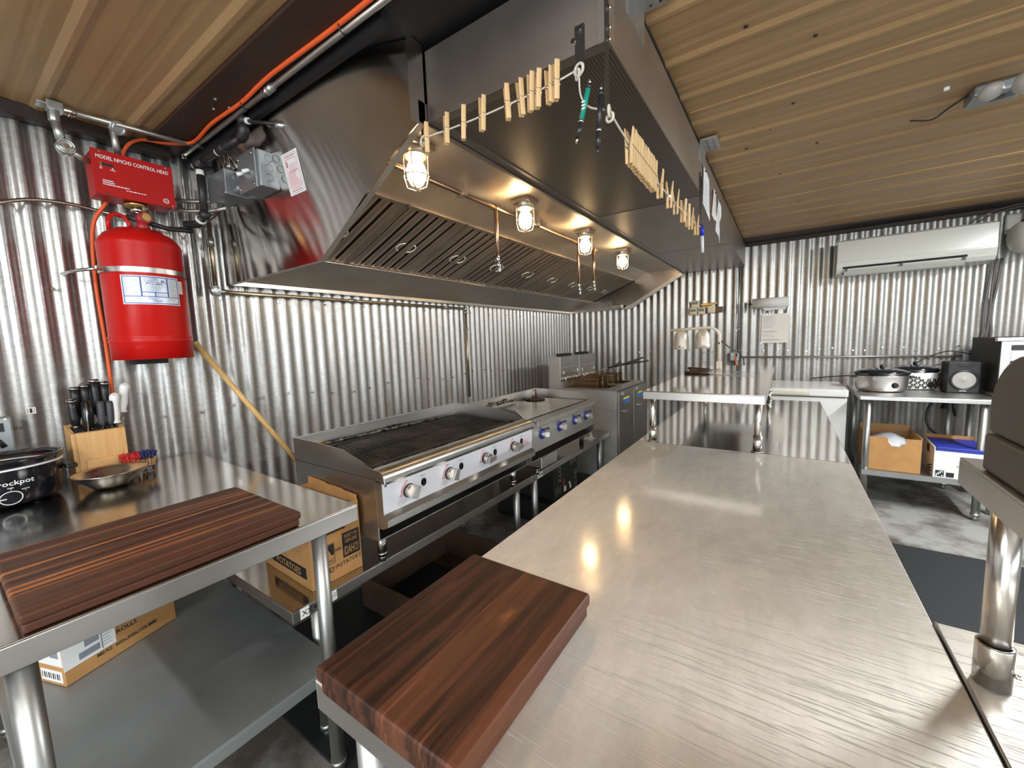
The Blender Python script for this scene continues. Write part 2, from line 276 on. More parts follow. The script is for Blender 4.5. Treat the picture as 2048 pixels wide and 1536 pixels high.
# ------------------------------------------------------------------ mesh builder
ORG = {}
_TXT = {}
def glyphs(s):
    """outline font text as 2-D verts and faces, height about 0.7 at size 1, cached"""
    if s in _TXT: return _TXT[s]
    cu = bpy.data.curves.new('t', 'FONT'); cu.body = s; cu.size = 1.0; cu.resolution_u = 2; cu.offset = 0.012
    o = bpy.data.objects.new('t', cu); COL.objects.link(o)
    dg = bpy.context.evaluated_depsgraph_get(); dg.update()
    me = bpy.data.meshes.new_from_object(o.evaluated_get(dg))
    v = [(p.co.x, p.co.y) for p in me.vertices]; f = [tuple(p.vertices) for p in me.polygons]
    bpy.data.objects.remove(o); bpy.data.curves.remove(cu); bpy.data.meshes.remove(me)
    _TXT[s] = (v, f); return _TXT[s]

class MB:
    def __init__(s): s.v = []; s.f = []; s.mi = []; s.sm = []; s.mats = []; s.X = None
    def m(s, mat):
        mat = M[mat] if isinstance(mat, str) else mat
        if mat not in s.mats: s.mats.append(mat)
        return s.mats.index(mat)
    def add(s, vs, fs, mat, smooth=False):
        k = len(s.v); i = s.m(mat)
        if s.X is not None: vs = [s.X @ Vector(p) for p in vs]
        s.v += [tuple(p) for p in vs]
        for j, f in enumerate(fs):
            s.f.append(tuple(k + q for q in f)); s.mi.append(i); s.sm.append(smooth[j] if isinstance(smooth, list) else smooth)
        return s
    def box(s, x0, x1, y0, y1, z0, z1, mat):
        return s.add([(x0, y0, z0), (x1, y0, z0), (x1, y1, z0), (x0, y1, z0), (x0, y0, z1), (x1, y0, z1), (x1, y1, z1), (x0, y1, z1)],
                     [(0, 3, 2, 1), (4, 5, 6, 7), (0, 1, 5, 4), (1, 2, 6, 5), (2, 3, 7, 6), (3, 0, 4, 7)], mat)
    def cyl(s, p0, p1, r, mat, r1=None, n=16, caps=True):
        p0 = Vector(p0); p1 = Vector(p1); d = (p1 - p0).normalized(); r1 = r if r1 is None else r1
        a = d.orthogonal().normalized(); b = d.cross(a)
        vs = []
        for p, rr in ((p0, r), (p1, r1)):
            for i in range(n):
                t = 2 * PI * i / n; vs.append(p + (a * math.cos(t) + b * math.sin(t)) * rr)
        fs = [(i, (i + 1) % n, n + (i + 1) % n, n + i) for i in range(n)]; sm = [True] * n
        if caps: fs += [tuple(range(n - 1, -1, -1)), tuple(range(n, 2 * n))]; sm += [False, False]
        return s.add(vs, fs, mat, sm)
    def tube(s, pts, r, mat, n=8, closed=False, caps=True):
        P = [Vector(p) for p in pts]; N = len(P); vs = []; a = None
        for i in range(N):
            t = (P[(i + 1) % N] - P[i - 1]) if (closed or 0 < i < N - 1) else (P[1] - P[0] if i == 0 else P[-1] - P[-2])
            t.normalize()
            a = t.orthogonal().normalized() if a is None else (a - t * a.dot(t)).normalized()
            b = t.cross(a)
            for k in range(n):
                q = 2 * PI * k / n; vs.append(P[i] + (a * math.cos(q) + b * math.sin(q)) * (r[i] if isinstance(r, (list, tuple)) else r))
        fs = []; sm = []
        for i in range(N if closed else N - 1):
            j = (i + 1) % N
            for k in range(n): fs.append((i * n + k, i * n + (k + 1) % n, j * n + (k + 1) % n, j * n + k)); sm.append(True)
        if caps and not closed:
            fs += [tuple(range(n - 1, -1, -1)), tuple(range((N - 1) * n, N * n))]; sm += [False, False]
        return s.add(vs, fs, mat, sm)
    def prism(s, poly, axis, a, b, mat, smooth=False):
        """extrude a closed 2-D outline along axis: x -> (y,z), y -> (x,z), z -> (x,y)"""
        def P(u, v, t): return {'x': (t, u, v), 'y': (u, t, v), 'z': (u, v, t)}[axis]
        n = len(poly); vs = [P(u, v, a) for u, v in poly] + [P(u, v, b) for u, v in poly]
        fs = [(i, (i + 1) % n, n + (i + 1) % n, n + i) for i in range(n)] + [tuple(range(n - 1, -1, -1)), tuple(range(n, 2 * n))]
        return s.add(vs, fs, mat, [smooth] * n + [False, False])
    def strip(s, line, axis, a, b, mat, smooth=False):
        """open profile extruded along axis"""
        def P(u, v, t): return {'x': (t, u, v), 'y': (u, t, v), 'z': (u, v, t)}[axis]
        n = len(line); vs = [P(u, v, a) for u, v in line] + [P(u, v, b) for u, v in line]
        return s.add(vs, [(i, i + 1, n + i + 1, n + i) for i in range(n - 1)], mat, smooth)
    def lathe(s, prof, c, mat, n=32, sx=1.0, sy=1.0):
        vs = []; fs = []
        for r, z in prof:
            for i in range(n):
                t = 2 * PI * i / n; vs.append((c[0] + sx * r * math.cos(t), c[1] + sy * r * math.sin(t), c[2] + z))
        for j in range(len(prof) - 1):
            for i in range(n): fs.append((j * n + i, j * n + (i + 1) % n, (j + 1) * n + (i + 1) % n, (j + 1) * n + i))
        return s.add(vs, fs, mat, True)
    def ball(s, c, r, mat, n=12):
        r = (r, r, r) if not isinstance(r, (tuple, list)) else r
        vs = []; fs = []; h = n // 2
        for j in range(h + 1):
            p = PI * j / h
            for i in range(n):
                t = 2 * PI * i / n; vs.append((c[0] + r[0] * math.sin(p) * math.cos(t), c[1] + r[1] * math.sin(p) * math.sin(t), c[2] + r[2] * math.cos(p)))
        for j in range(h):
            for i in range(n): fs.append((j * n + i, (j + 1) * n + i, (j + 1) * n + (i + 1) % n, j * n + (i + 1) % n))
        return s.add(vs, fs, mat, True)
    def quad(s, a, b, c, d, mat): return s.add([a, b, c, d], [(0, 1, 2, 3)], mat)
    def torus(s, c, R, r, mat, axis=(0, 0, 1), n=28, k=8):
        ax = Vector(axis).normalized(); a = ax.orthogonal().normalized(); b = ax.cross(a); c = Vector(c)
        return s.tube([c + (a * math.cos(2 * PI * i / n) + b * math.sin(2 * PI * i / n)) * R for i in range(n)], r, mat, k, True)
    def text(s, t, o, xd, yd, size, mat, align='l', fn=None, sx=1.0):
        v, f = glyphs(t)
        if not v: return s
        x0 = min(p[0] for p in v); x1 = max(p[0] for p in v)
        off = {'l': x0, 'c': (x0 + x1) / 2, 'r': x1}[align]
        if fn is None:
            o = Vector(o); xd = Vector(xd); yd = Vector(yd)
            fn = lambda a, b: o + xd * a + yd * b
        return s.add([fn((p[0] - off) * size * sx, p[1] * size) for p in v], f, mat)
    def lines(s, o, xd, yd, w, h, n, mat, seed=1, fill=0.55, fn=None):
        """rows of small dashes standing for print too small to read"""
        rn = random.Random(seed); o = Vector(o); xd = Vector(xd); yd = Vector(yd)
        f = fn or (lambda a, b: o + xd * a + yd * b)
        for i in range(n):
            y = h - (i + 0.8) * h / n; t = h / n * fill * 0.5; x = 0.0; end = w * rn.uniform(0.6, 1.0)
            while x < end:
                l = w * rn.uniform(0.05, 0.16); e = min(x + l, end)
                s.add([f(x, y), f(e, y), f(e, y + t), f(x, y + t)], [(0, 1, 2, 3)], mat); x = e + w * 0.02
        return s
    def build(s, name, parent=None, org=None, bevel=0.0, seg=2):
        o3 = Vector(org) if org is not None else (ORG[parent.name_full] if parent else Vector((0, 0, 0)))
        me = bpy.data.meshes.new(name); me.from_pydata([tuple(Vector(p) - o3) for p in s.v], [], s.f)
        for mt in s.mats: me.materials.append(mt)
        me.polygons.foreach_set('material_index', s.mi); me.polygons.foreach_set('use_smooth', s.sm); me.update()
        o = bpy.data.objects.new(name, me); COL.objects.link(o)
        if parent: o.parent = parent
        else: o.location = o3
        ORG[o.name_full] = o3
        if bevel:
            md = o.modifiers.new('edge', 'BEVEL'); md.width = bevel; md.segments = seg; md.limit_method = 'ANGLE'; md.angle_limit = 0.7
        return o

def tag(o, label=None, cat=None, group=None, kind=None):
    if label: o['label'] = label
    if cat: o['category'] = cat
    if group: o['group'] = group
    if kind: o['kind'] = kind
    return o
def thing(name, loc, label, cat, group=None):
    o = bpy.data.objects.new(name, None); o.empty_display_size = 0.05; COL.objects.link(o); o.location = loc
    ORG[o.name_full] = Vector(loc); return tag(o, label, cat, group)
def dup(root, loc=None, rot=None, label=None, group=None, parent=None):
    def cp(o, par):
        c = o.copy(); COL.objects.link(c); c.parent = par
        ORG[c.name_full] = ORG[o.name_full]
        for ch in list(o.children): cp(ch, c)
        return c
    r = cp(root, parent)
    if loc is not None: r.location = loc
    if rot is not None: r.rotation_euler = rot
    if label: r['label'] = label
    if group: r['group'] = group
    return r
def arc(c, r, a0, a1, n, plane='xz'):
    out = []
    for i in range(n + 1):
        t = a0 + (a1 - a0) * i / n; u = r * math.cos(t); v = r * math.sin(t)
        out.append({'xz': (c[0] + u, c[1], c[2] + v), 'yz': (c[0], c[1] + u, c[2] + v), 'xy': (c[0] + u, c[1] + v, c[2])}[plane])
    return out
def smooth_path(pts, k=6):
    """Catmull-Rom through the points"""
    P = [Vector(p) for p in pts]; P = [P[0] * 2 - P[1]] + P + [P[-1] * 2 - P[-2]]; out = []
    for i in range(1, len(P) - 2):
        for j in range(k):
            t = j / k; a, b, c, d = P[i - 1], P[i], P[i + 1], P[i + 2]
            out.append(0.5 * ((2 * b) + (c - a) * t + (2 * a - 5 * b + 4 * c - d) * t * t + (3 * b - a - 3 * c + d) * t ** 3))
    out.append(P[-2]); return out

# ================================================================== the room
FZ = 0.05            # floor height
YB = 4.685           # back wall
ZC = 2.25            # ceiling
RX = 4.70            # right wall
YF = -2.60           # wall behind the camera
def struct(mb, name, **k): return tag(mb.build(name, **k), kind='structure')

b = MB(); b.box(-0.1, RX + 0.1, YF - 0.1, YB + 0.15, FZ - 0.08, FZ, 'concrete'); struct(b, 'floor')

def corrugated(along, a0, a1, base, sign, z0, z1, per, amp, mat):
    """galvanised sheet with round waves; along = 'x' or 'y'"""
    mb = MB(); n = int((a1 - a0) / per * 12); line = []
    for i in range(n + 1):
        t = a0 + (a1 - a0) * i / n; q = math.sin(2 * PI * t / per)
        q = math.copysign(abs(q) ** 0.8, q)
        d = base + sign * amp * q
        line.append((d, t) if along == 'y' else (t, d))
    mb.strip(line, 'z', z0, z1, mat, True)
    return mb
wl = corrugated('y', YF, YB + 0.02, -0.010, 1, FZ, 2.27, 0.068, 0.0085, 'galv')
wl.box(-0.06, -0.03, YF, YB + 0.1, FZ, 2.3, 'galv_plain')
for i in range(30):                                   # hex screws along the girts
    y = 0.05 + i * 0.136 + 0.02 * math.sin(i * 3.1)
    for z, k in ((1.10 + 0.02 * math.sin(i), 1), (1.62, 2)):
        if (i + k) % k == 0: wl.cyl((-0.004, y, z), (0.006, y, z), 0.006, 'chrome', n=6)
struct(wl, 'wall_left')
wb = corrugated('x', -0.02, RX, YB + 0.010, -1, FZ, 2.235, 0.0735, 0.0070, 'galv_b')
wb.box(-0.05, RX + 0.05, YB + 0.03, YB + 0.06, FZ, 2.3, 'galv_plain')
for i in range(34):
    x = 0.9 + i * 0.11 + 0.02 * math.sin(i * 2.3)
    wb.cyl((x, YB + 0.004, 1.19 + 0.015 * math.sin(i * 1.7)), (x, YB - 0.006, 1.19 + 0.015 * math.sin(i * 1.7)), 0.006, 'chrome', n=6)
struct(wb, 'wall_back')

# unseen right and rear walls, with a window and doorway added to shape daylight
b = MB(); z0, z1, y0, y1 = 0.95, 2.08, -2.1, 0.9
b.box(RX, RX + 0.06, YF, YB + 0.1, FZ, z0, 'paint'); b.box(RX, RX + 0.06, YF, YB + 0.1, z1, 2.3, 'paint')
b.box(RX, RX + 0.06, YF, y0, z0, z1, 'paint'); b.box(RX, RX + 0.06, y1, YB + 0.1, z0, z1, 'paint')
struct(b, 'wall_right')
b = MB(); x0, x1 = 1.6, 4.4
b.box(-0.05, x0, YF - 0.06, YF, FZ, 2.3, 'paint'); b.box(x1, RX + 0.05, YF - 0.06, YF, FZ, 2.3, 'paint'); b.box(x0, x1, YF - 0.06, YF, 2.1, 2.3, 'paint')
struct(b, 'wall_front')

# ribbed tan ceiling: trapezoid ribs running across the room
b = MB(); line = []; y = YF; per = 0.229
while y < 4.45:
    for dy, dz in ((0.0, 0), (0.042, 0), (0.052, 0.0014), (0.066, 0.0014), (0.076, 0), (0.106, 0), (0.116, 0.0014), (0.130, 0.0014), (0.140, 0), (0.172, 0), (0.190, -0.008), (0.204, -0.008), (0.222, 0)):
        if y + dy < 4.47: line.append((y + dy, ZC + dz))
    y += per
b.strip(line, 'x', -0.06, RX + 0.06, 'ceil')
b.box(-0.06, RX + 0.06, YF, YB + 0.1, ZC + 0.03, ZC + 0.06, 'black_void')
for yy in (1.835, 3.30):                              # sheet laps
    b.box(1.94, RX, yy, yy + 0.012, ZC - 0.006, ZC + 0.002, 'ceil')
    b.box(1.94, RX, yy + 0.012, yy + 0.016, ZC - 0.001, ZC + 0.002, 'black_void')
for (x, yy) in ((2.16, 1.45), (2.33, 1.62), (2.28, 2.02), (2.2, 2.2), (2.25, 2.42), (2.2, 2.62), (2.23, 2.83), (2.38, 2.5), (2.3, 3.1), (2.33, 3.5), (2.05, 1.95), (2.1, 2.35)):   # old screw holes
    b.cyl((x, yy, ZC - 0.003), (x, yy, ZC + 0.003), 0.006, 'black_void', n=8)
struct(b, 'ceiling')

b = MB(); b.box(0.0, 0.05, YF, 0.72, 2.205, ZC + 0.002, 'beam'); struct(b, 'trim_1', bevel=0.004)
b = MB(); b.box(-0.02, RX, 4.45, YB, 2.232, 2.29, 'beam'); b.box(-0.02, RX, YB - 0.03, YB + 0.02, 2.205, 2.26, 'beam'); struct(b, 'trim_2')
b = MB(); b.box(0.0, 1.95, 0.63, 0.765, 2.236, 2.262, 'maroon')
for x, y in ((0.55, 0.70), (0.62, 0.68), (0.60, 0.73)): b.cyl((x, y, 2.23), (x, y, 2.24), 0.006, 'emt', n=6)
struct(b, 'trim_3', bevel=0.003)
b = MB(); b.box(0.0, 1.38, 0.78, 0.800, 2.20, 2.25, 'black_void'); b.box(0.0, 1.93, 0.77, 4.60, 2.236, 2.262, 'black_void'); struct(b, 'trim_4')  # wide plate is black to stand for the shaded gap above the hood

# ================================================================== exhaust hood
HY0, HY1 = 0.893, 4.66
hood = thing('exhaust_hood', (0.6, 2.8, 1.69), 'long stainless canopy exhaust hood with slanted baffle filters above the cooking line', 'exhaust hood')
end_poly = [(0.012, 1.686), (0.823, 1.692), (1.378, 2.005), (1.378, 2.232), (0.012, 2.232)]
def hood_face(x, z):     # y of the bowed end sheet
    q = z - 1.69; u = 2 * x / 1.378 - 1
    return HY0 - 0.30 * q * q * (1 - u ** 4) - 0.0005 * math.sin(5.5 * x + 3 * z) - 0.0002 * math.sin(17 * x - 5 * z + 1)
b = MB(); N1, N2 = 60, 36; zt_ = 2.232; vs = []
def hood_low(x): return 1.686 + 0.006 * x / 0.82 if x < 0.823 else 1.692 + (x - 0.823) * (0.313 / 0.555)
for j in range(N2 + 1):
    for i in range(N1 + 1):
        x = 0.012 + 1.366 * i / N1; zl = hood_low(x); z = zl + (zt_ - zl) * j / N2; q = z - 1.69
        vs.append((x, hood_face(x, z), z))
b.add(vs, [(j * (N1 + 1) + i, j * (N1 + 1) + i + 1, (j + 1) * (N1 + 1) + i + 1, (j + 1) * (N1 + 1) + i) for j in range(N2) for i in range(N1)], 'hood_end', True)
b.strip([(1.378, 2.005), (1.378, 2.232)], 'y', HY0 - 0.03, HY0 + 0.03, 'hood')
# turned-in flange round the end
b.strip([(0.012, 1.686), (0.823, 1.692), (1.378, 2.005)], 'y', HY0, HY0 + 0.022, 'hood_y')
b.build('end_panel', hood)
b = MB(); b.prism(end_poly, 'y', HY1 - 0.004, HY1, 'hood'); b.prism([(0.72, 1.69), (0.823, 1.692), (1.378, 2.005), (1.378, 2.045), (0.81, 1.732)], 'y', HY1 - 0.04, HY1 - 0.004, 'flange')  # flange colour lightened to stand for lamp light falling on it
b.build('end_panel', hood)
b = MB()     # rear lip, sloped drip panel, roof, front lip
b.box(0.012, 0.040, HY0 + 0.004, HY1 - 0.004, 1.684, 1.704, 'steel')
b.strip([(0.040, 1.704), (0.33, 1.800)], 'y', HY0 + 0.004, HY1 - 0.004, 'hood_y')
b.build('drip_panel', hood)
b = MB()
b.strip([(0.845, 2.002), (0.99, 2.072), (1.378, 2.072)], 'y', HY0 + 0.004, HY1 - 0.004, 'hood_y')
b.strip([(1.378, 2.072), (1.378, 2.012), (1.366, 2.012)], 'y', HY0 + 0.004, HY1 - 0.004, 'plenum')
b.build('roof_panel', hood)
b = MB(); b.strip([(0.33, 1.800), (0.335, 1.86), (0.80, 2.06), (0.845, 2.002)], 'y', HY0 + 0.004, HY1 - 0.004, 'black_void')
b.box(0.325, 0.352, HY0 + 0.03, HY1 - 0.02, 1.796, 1.803, 'steel'); b.build('grease_trough', hood)
# nine baffle filters
FA = Vector((0.345, 0, 1.806)); FB = Vector((0.845, 0, 2.004)); FD = (FB - FA).normalized(); FN = Vector((FD.z, 0, -FD.x))
FW = 0.412; FL = (FB - FA).length
def filter_mb(y0):
    mb = MB()
    def P(u, y, h): q = FA + FD * u + FN * h; return (q.x, y, q.z)
    per = (FW - 0.024) / 6.0
    for i in range(6):
        a = y0 + 0.012 + i * per
        for pts, mt, sm in (([(0.0, 0.0), (0.02, -0.010), (0.25, -0.010), (0.27, 0.0)], 'channel_shade', False), ([(0.27, 0.0), (0.31, 0.004), (0.42, 0.007), (0.60, 0.0085), (0.80, 0.007), (0.94, 0.003), (1.0, 0.0)], 'baffle', True)):  # dark channel colour stands in for shade in the gaps between baffles
            n = len(pts); vs = [P(0.012, a + per * u, h) for u, h in pts] + [P(FL - 0.012, a + per * u, h) for u, h in pts]
            mb.add(vs, [(k, k + 1, n + k + 1, n + k) for k in range(n - 1)], mt, sm)
    for u0, u1, ya, yb in ((0, 0.016, y0, y0 + FW - 0.004), (FL - 0.016, FL, y0, y0 + FW - 0.004), (0, FL, y0, y0 + 0.012), (0, FL, y0 + FW - 0.016, y0 + FW - 0.004)):
        c = [P(u0, ya, 0.01), P(u1, ya, 0.01), P(u1, yb, 0.01), P(u0, yb, 0.01), P(u0, ya, -0.02), P(u1, ya, -0.02), P(u1, yb, -0.02), P(u0, yb, -0.02)]
        mb.add(c, [(0, 1, 2, 3), (4, 7, 6, 5), (0, 4, 5, 1), (1, 5, 6, 2), (2, 6, 7, 3), (3, 7, 4, 0)], 'baffle')
    return mb, P
for i in range(9):
    y0 = HY0 + 0.022 + i * FW
    mb, P = filter_mb(y0); f = mb.build('baffle_filter', hood)
    for s in (-1, 1):
        h = MB(); yc = y0 + FW / 2 + s * 0.028
        pts = [P(FL * 0.47 + math.cos(a) * 0.034, yc + s * math.sin(a) * 0.030, 0.020) for a in [PI * k / 8 - PI / 2 + PI / 2 for k in range(9)]]
        h.tube(pts, 0.0036, 'tape', 6); h.build('wire_handle', f)

# vapour-proof lamps under the roof of the hood
def jelly_lamp(y, label):
    L = thing('hood_lamp', (1.17, y, 2.07), label, 'lamp', 'caged lamps in the hood')
    b = MB(); b.box(1.12, 1.22, y - 0.05, y + 0.05, 2.052, 2.071, 'plenum'); b.lathe([(0.045, 2.052 - 2.07), (0.045, -0.035), (0.036, -0.042)], (1.17, y, 2.07), 'emt', 20); b.build('base', L)
    b = MB(); b.lathe([(0.037, -0.040), (0.040, -0.06), (0.041, -0.10), (0.037, -0.125), (0.025, -0.142), (0.0, -0.150)], (1.17, y, 2.07), 'glass', 24); b.build('glass_globe', L)
    b = MB(); b.lathe([(0.014, -0.042), (0.017, -0.052), (0.030, -0.070), (0.035, -0.090), (0.032, -0.110), (0.018, -0.126), (0.0, -0.131)], (1.17, y, 2.07), 'bulb', 16); b.build('bulb', L)
    b = MB()
    for a in range(4):
        t = a * PI / 2 + 0.5; c, s_ = math.cos(t), math.sin(t)
        b.tube([(1.17 + c * 0.044, y + s_ * 0.044, 2.03), (1.17 + c * 0.045, y + s_ * 0.045, 1.96), (1.17 + c * 0.036, y + s_ * 0.036, 1.925), (1.17, y, 1.912)], 0.0022, 'chrome', 6)
    b.torus((1.17, y, 2.030), 0.044, 0.0025, 'chrome'); b.torus((1.17, y, 1.962), 0.0455, 0.0022, 'chrome'); b.build('guard', L)
    ld = bpy.data.lights.new('hood_lamp_light', 'POINT'); ld.energy = LAMP_W; ld.color = (1.0, 0.71, 0.40); ld.shadow_soft_size = 0.03
    lo = bpy.data.objects.new('light', ld); COL.objects.link(lo); lo.parent = L; lo.location = (0, 0, -0.10)
for y, s in ((1.075, 'caged jar lamp glowing warm at the near end of the hood, largest of the four'), (1.81, 'second caged jar lamp from the near end of the hood'),
             (2.555, 'third caged jar lamp from the near end, above the middle hanging nozzle pipe'), (3.30, 'caged jar lamp farthest from the camera, near the back wall end of the hood')): jelly_lamp(y, s)

# fire suppression pipe inside the hood with drops and nozzles
sp_ = thing('suppression_pipe', (1.06, 2.4, 2.05), 'thin metal fire suppression pipe running the length of the hood with hanging nozzles', 'pipe')
b = MB(); b.tube([(1.06, HY0 + 0.02, 2.03), (1.06, 3.02, 2.035)], 0.010, 'copper', 10)
for y in (1.45, 2.1): b.box(1.035, 1.085, y - 0.012, y + 0.012, 2.02, 2.072, 'steel'); b.build('main_pipe', sp_) if y == 2.1 else None
for y, z in ((1.71, 1.74), (2.69, 1.70), (2.96, 1.75)):
    b = MB(); b.tube([(1.06, y, 2.04), (1.06, y, z + 0.05)], 0.010, 'copper', 10); b.cyl((1.06, y - 0.016, 2.033), (1.06, y + 0.016, 2.033), 0.015, 'copper'); d = b.build('drop_pipe', sp_)
    b = MB(); b.cyl((1.06, y, z + 0.055), (1.06, y, z + 0.03), 0.013, 'chrome', n=6); b.cyl((1.06, y, z + 0.03), (1.065, y + 0.005, z), 0.008, 'chrome', r1=0.012); b.cyl((1.065, y + 0.005, z), (1.067, y + 0.006, z - 0.02), 0.006, 'tape'); b.build('nozzle', d)
b = MB(); b.cyl((0.56, HY0 + 0.16, 1.90), (0.60, HY0 + 0.19, 1.86), 0.013, 'chrome'); b.cyl((0.60, HY0 + 0.19, 1.86), (0.615, HY0 + 0.20, 1.845), 0.017, 'white'); b.tube([(0.56, HY0 + 0.16, 1.90), (0.50, HY0 + 0.02, 1.93)], 0.007, 'chrome'); b.build('nozzle', sp_)
gc = MB(); gc.cyl((0.62, 4.56, 1.735), (0.70, 4.56, 1.715), 0.022, 'emt'); gc.box(0.60, 0.74, 4.52, 4.60, 1.695, 1.735, 'emt'); gc.tube([(0.62, 4.56, 1.735), (0.56, 4.56, 1.80)], 0.008, 'chrome')
tag(gc.build('grease_cup', org=(0.66, 4.56, 1.72), bevel=0.004), 'small metal grease cup under the far inner corner of the hood', 'cup')

# ================================================================== make-up air plenum
PX0, PX1, PY0, PY1, PZ0, PZ1 = 1.382, 1.936, 0.93, 4.655, 2.02, 2.215
pl = thing('makeup_air_plenum', (1.66, 2.8, PZ0), 'long stainless make-up air box along the hood front, with a perforated underside', 'air plenum')
b = MB(); b.box(PX0, PX1, PY0, PY0 + 0.004, PZ0, PZ1, 'plenum'); b.box(PX1 - 0.004, PX1, PY0 + 0.004, PY1, PZ0, PZ1, 'plenum'); b.box(PX0, PX0 + 0.004, PY0 + 0.004, PY1, PZ0, PZ1, 'plenum')
b.box(PX0 + .004, PX1 - .004, PY0 + 0.004, PY1, PZ1 - 0.004, PZ1, 'plenum'); b.box(PX0 + .004, PX1 - .004, PY1 - 0.004, PY1, PZ0, PZ1, 'plenum')
b.box(PX0 + 0.004, PX0 + 0.035, PY0 + 0.004, PY1 - .004, PZ0, PZ0 + 0.003, 'plenum'); b.build('casing', pl)
for ya, yb, mt in ((PY0 + 0.005, 2.172, 'perf'), (2.176, 3.425, 'plenum'), (3.429, PY1 - 0.005, 'plenum')):
    b = MB(); b.box(PX0 + 0.035, PX1 - 0.004, ya, yb, PZ0 + 0.002, PZ0 + 0.006, mt)
    b.box(PX0 + 0.035, PX1 - 0.004, yb - 0.004, yb, PZ0 + 0.0012, PZ0 + 0.002, 'ink')
    if mt == 'perf': b.box(PX0 + 0.035, PX1 - 0.004, PY0 + 0.005, PY0 + 0.03, PZ0, PZ0 + 0.0025, 'plenum')
    b.build('underside_panel', pl)
b = MB()
b.box(PX1, PX1 + 0.0035, PY0 - 0.002, PY0 + 0.035, PZ0 - 0.004, PZ1 + 0.02, 'steel_v'); b.box(PX1 - 0.02, PX1 + 0.0035, PY0 - 0.0045, PY0, PZ0 - 0.004, PZ1 + 0.02, 'steel_v'); b.build('corner_angle', pl)
for y0 in (1.06, 2.08):       # drilled tie plates up to the ceiling
    b = MB()
    b.box(PX1, PX1 + 0.07, y0, y0 + 0.14, 2.232, 2.238, 'galv_plain'); b.box(PX1, PX1 + 0.004, y0, y0 + 0.14, 2.15, 2.236, 'galv_plain')
    for i in range(5):
        for j in range(2): b.cyl((PX1 + 0.025 + j * 0.025, y0 + 0.02 + i * 0.026, 2.2312), (PX1 + 0.025 + j * 0.025, y0 + 0.02 + i * 0.026, 2.2325), 0.004, 'black_void', n=8)
    b.build('tie_plate', pl)
def strap(kind, a, z0, z1):
    mb = MB()
    if kind == 'end': mb.box(a - 0.011, a + 0.011, PY0 - 0.005, PY0 - 0.002, z0, z1, 'dark_steel'); sc_ = [((a, PY0 - 0.005, z1 - 0.012), (0, -1, 0)), ((a - 0.014, PY0 - 0.003, z1 - 0.03), (0, -1, 0))]
    else: mb.box(PX1 + 0.002, PX1 + 0.005, a - 0.009, a + 0.009, z0, z1, 'dark_steel'); sc_ = [((PX1 + 0.005, a + 0.014, z1 - 0.02), (1, 0, 0)), ((PX1 + 0.005, a + 0.014, z1 - 0.06), (1, 0, 0)), ((PX1 + 0.005, a + 0.012, z1 - 0.085), (1, 0, 0))]
    for c, d in sc_: c = Vector(c); d = Vector(d); mb.cyl(c, c + d * 0.005, 0.0065, 'chrome', n=6)
    return mb.build('hanger_strap', pl)
strap('end', 1.366, 1.985, 2.07); strap('end', 1.871, 1.97, 2.075); strap('side', 0.915, 1.855, 2.10); strap('side', 2.09, 1.855, 2.10)

# strings and clothes pegs
SZ = 1.974
b = MB(); b.tube(smooth_path([(1.366, 0.922, SZ + 0.004), (1.50, 0.922, SZ - 0.003), (1.66, 0.922, SZ - 0.005), (1.80, 0.922, SZ - 0.001), (1.871, 0.922, SZ + 0.006)]), 0.0024, 'string', 6)
b.torus((1.366, 0.922, SZ), 0.010, 0.003, 'string', (0, 1, 0)); b.torus((1.362, 0.919, SZ - 0.012), 0.007, 0.003, 'string', (1, 0.3, 0)); b.torus((1.871, 0.921, SZ + 0.004), 0.012, 0.0035, 'string', (0.3, 1, 0)); b.torus((1.868, 0.920, SZ - 0.006), 0.010, 0.003, 'string', (1, 1, 0)); 
b.tube(smooth_path([(1.871, 0.921, SZ), (1.874, 0.921, SZ - 0.05), (1.895, 0.918, SZ - 0.085), (1.935, 0.915, 1.868)]), 0.0022, 'string', 6)
tag(b.build('string_line', org=(1.62, 0.922, SZ)), 'thin pale cord strung between straps across the near end of the air box', 'string')
S2 = [(PX1 + 0.008, 0.915, 1.862), (PX1 + 0.008, 1.05, 1.846), (PX1 + 0.008, 1.30, 1.832), (PX1 + 0.008, 1.6, 1.833), (PX1 + 0.008, 1.9, 1.842), (PX1 + 0.008, 2.09, 1.858)]
b = MB(); b.tube(smooth_path(S2), 0.0024, 'string', 6); b.torus((PX1 + 0.008, 0.915, 1.862), 0.011, 0.003, 'string', (1, 0.2, 0)); b.torus((PX1 + 0.009, 0.917, 1.850), 0.009, 0.003, 'string', (0.3, 1, 0))
tag(b.build('string_line', org=(PX1 + 0.008, 1.5, 1.84)), 'thin pale cord strung along the long side of the air box', 'string')
def peg_proto():
    """spring peg: two tapered legs either side of the cord, local x = across the jaws, hangs in z"""
    t = thing('clothes_peg', (0, 0, 0), '', 'clothes peg')
    for s in (-1, 1):
        b = MB(); b.prism([(s * 0.0015, -0.036), (s * 0.0075, -0.036), (s * 0.0085, -0.004), (s * 0.0105, 0.038), (s * 0.0085, 0.040), (s * 0.0012, -0.006), (s * 0.0025, -0.018)], 'y', -0.0055, 0.0055, 'pine'); b.build('jaw', t, bevel=0.0008, seg=1)
    b = MB(); b.tube([(0, -0.008, -0.004), (0, 0.008, -0.004)], 0.0036, 'wire', 8)
    for s in (-1, 1): b.tube([(0, s * 0.0065, -0.004), (s * 0.009, s * 0.0062, 0.000), (s * 0.009, -s * 0.0062, 0.001)], 0.0009, 'wire', 5)
    b.build('spring', t); t.scale = (1.14, 1.14, 1.14); return t
peg0 = peg_proto(); used = [False]
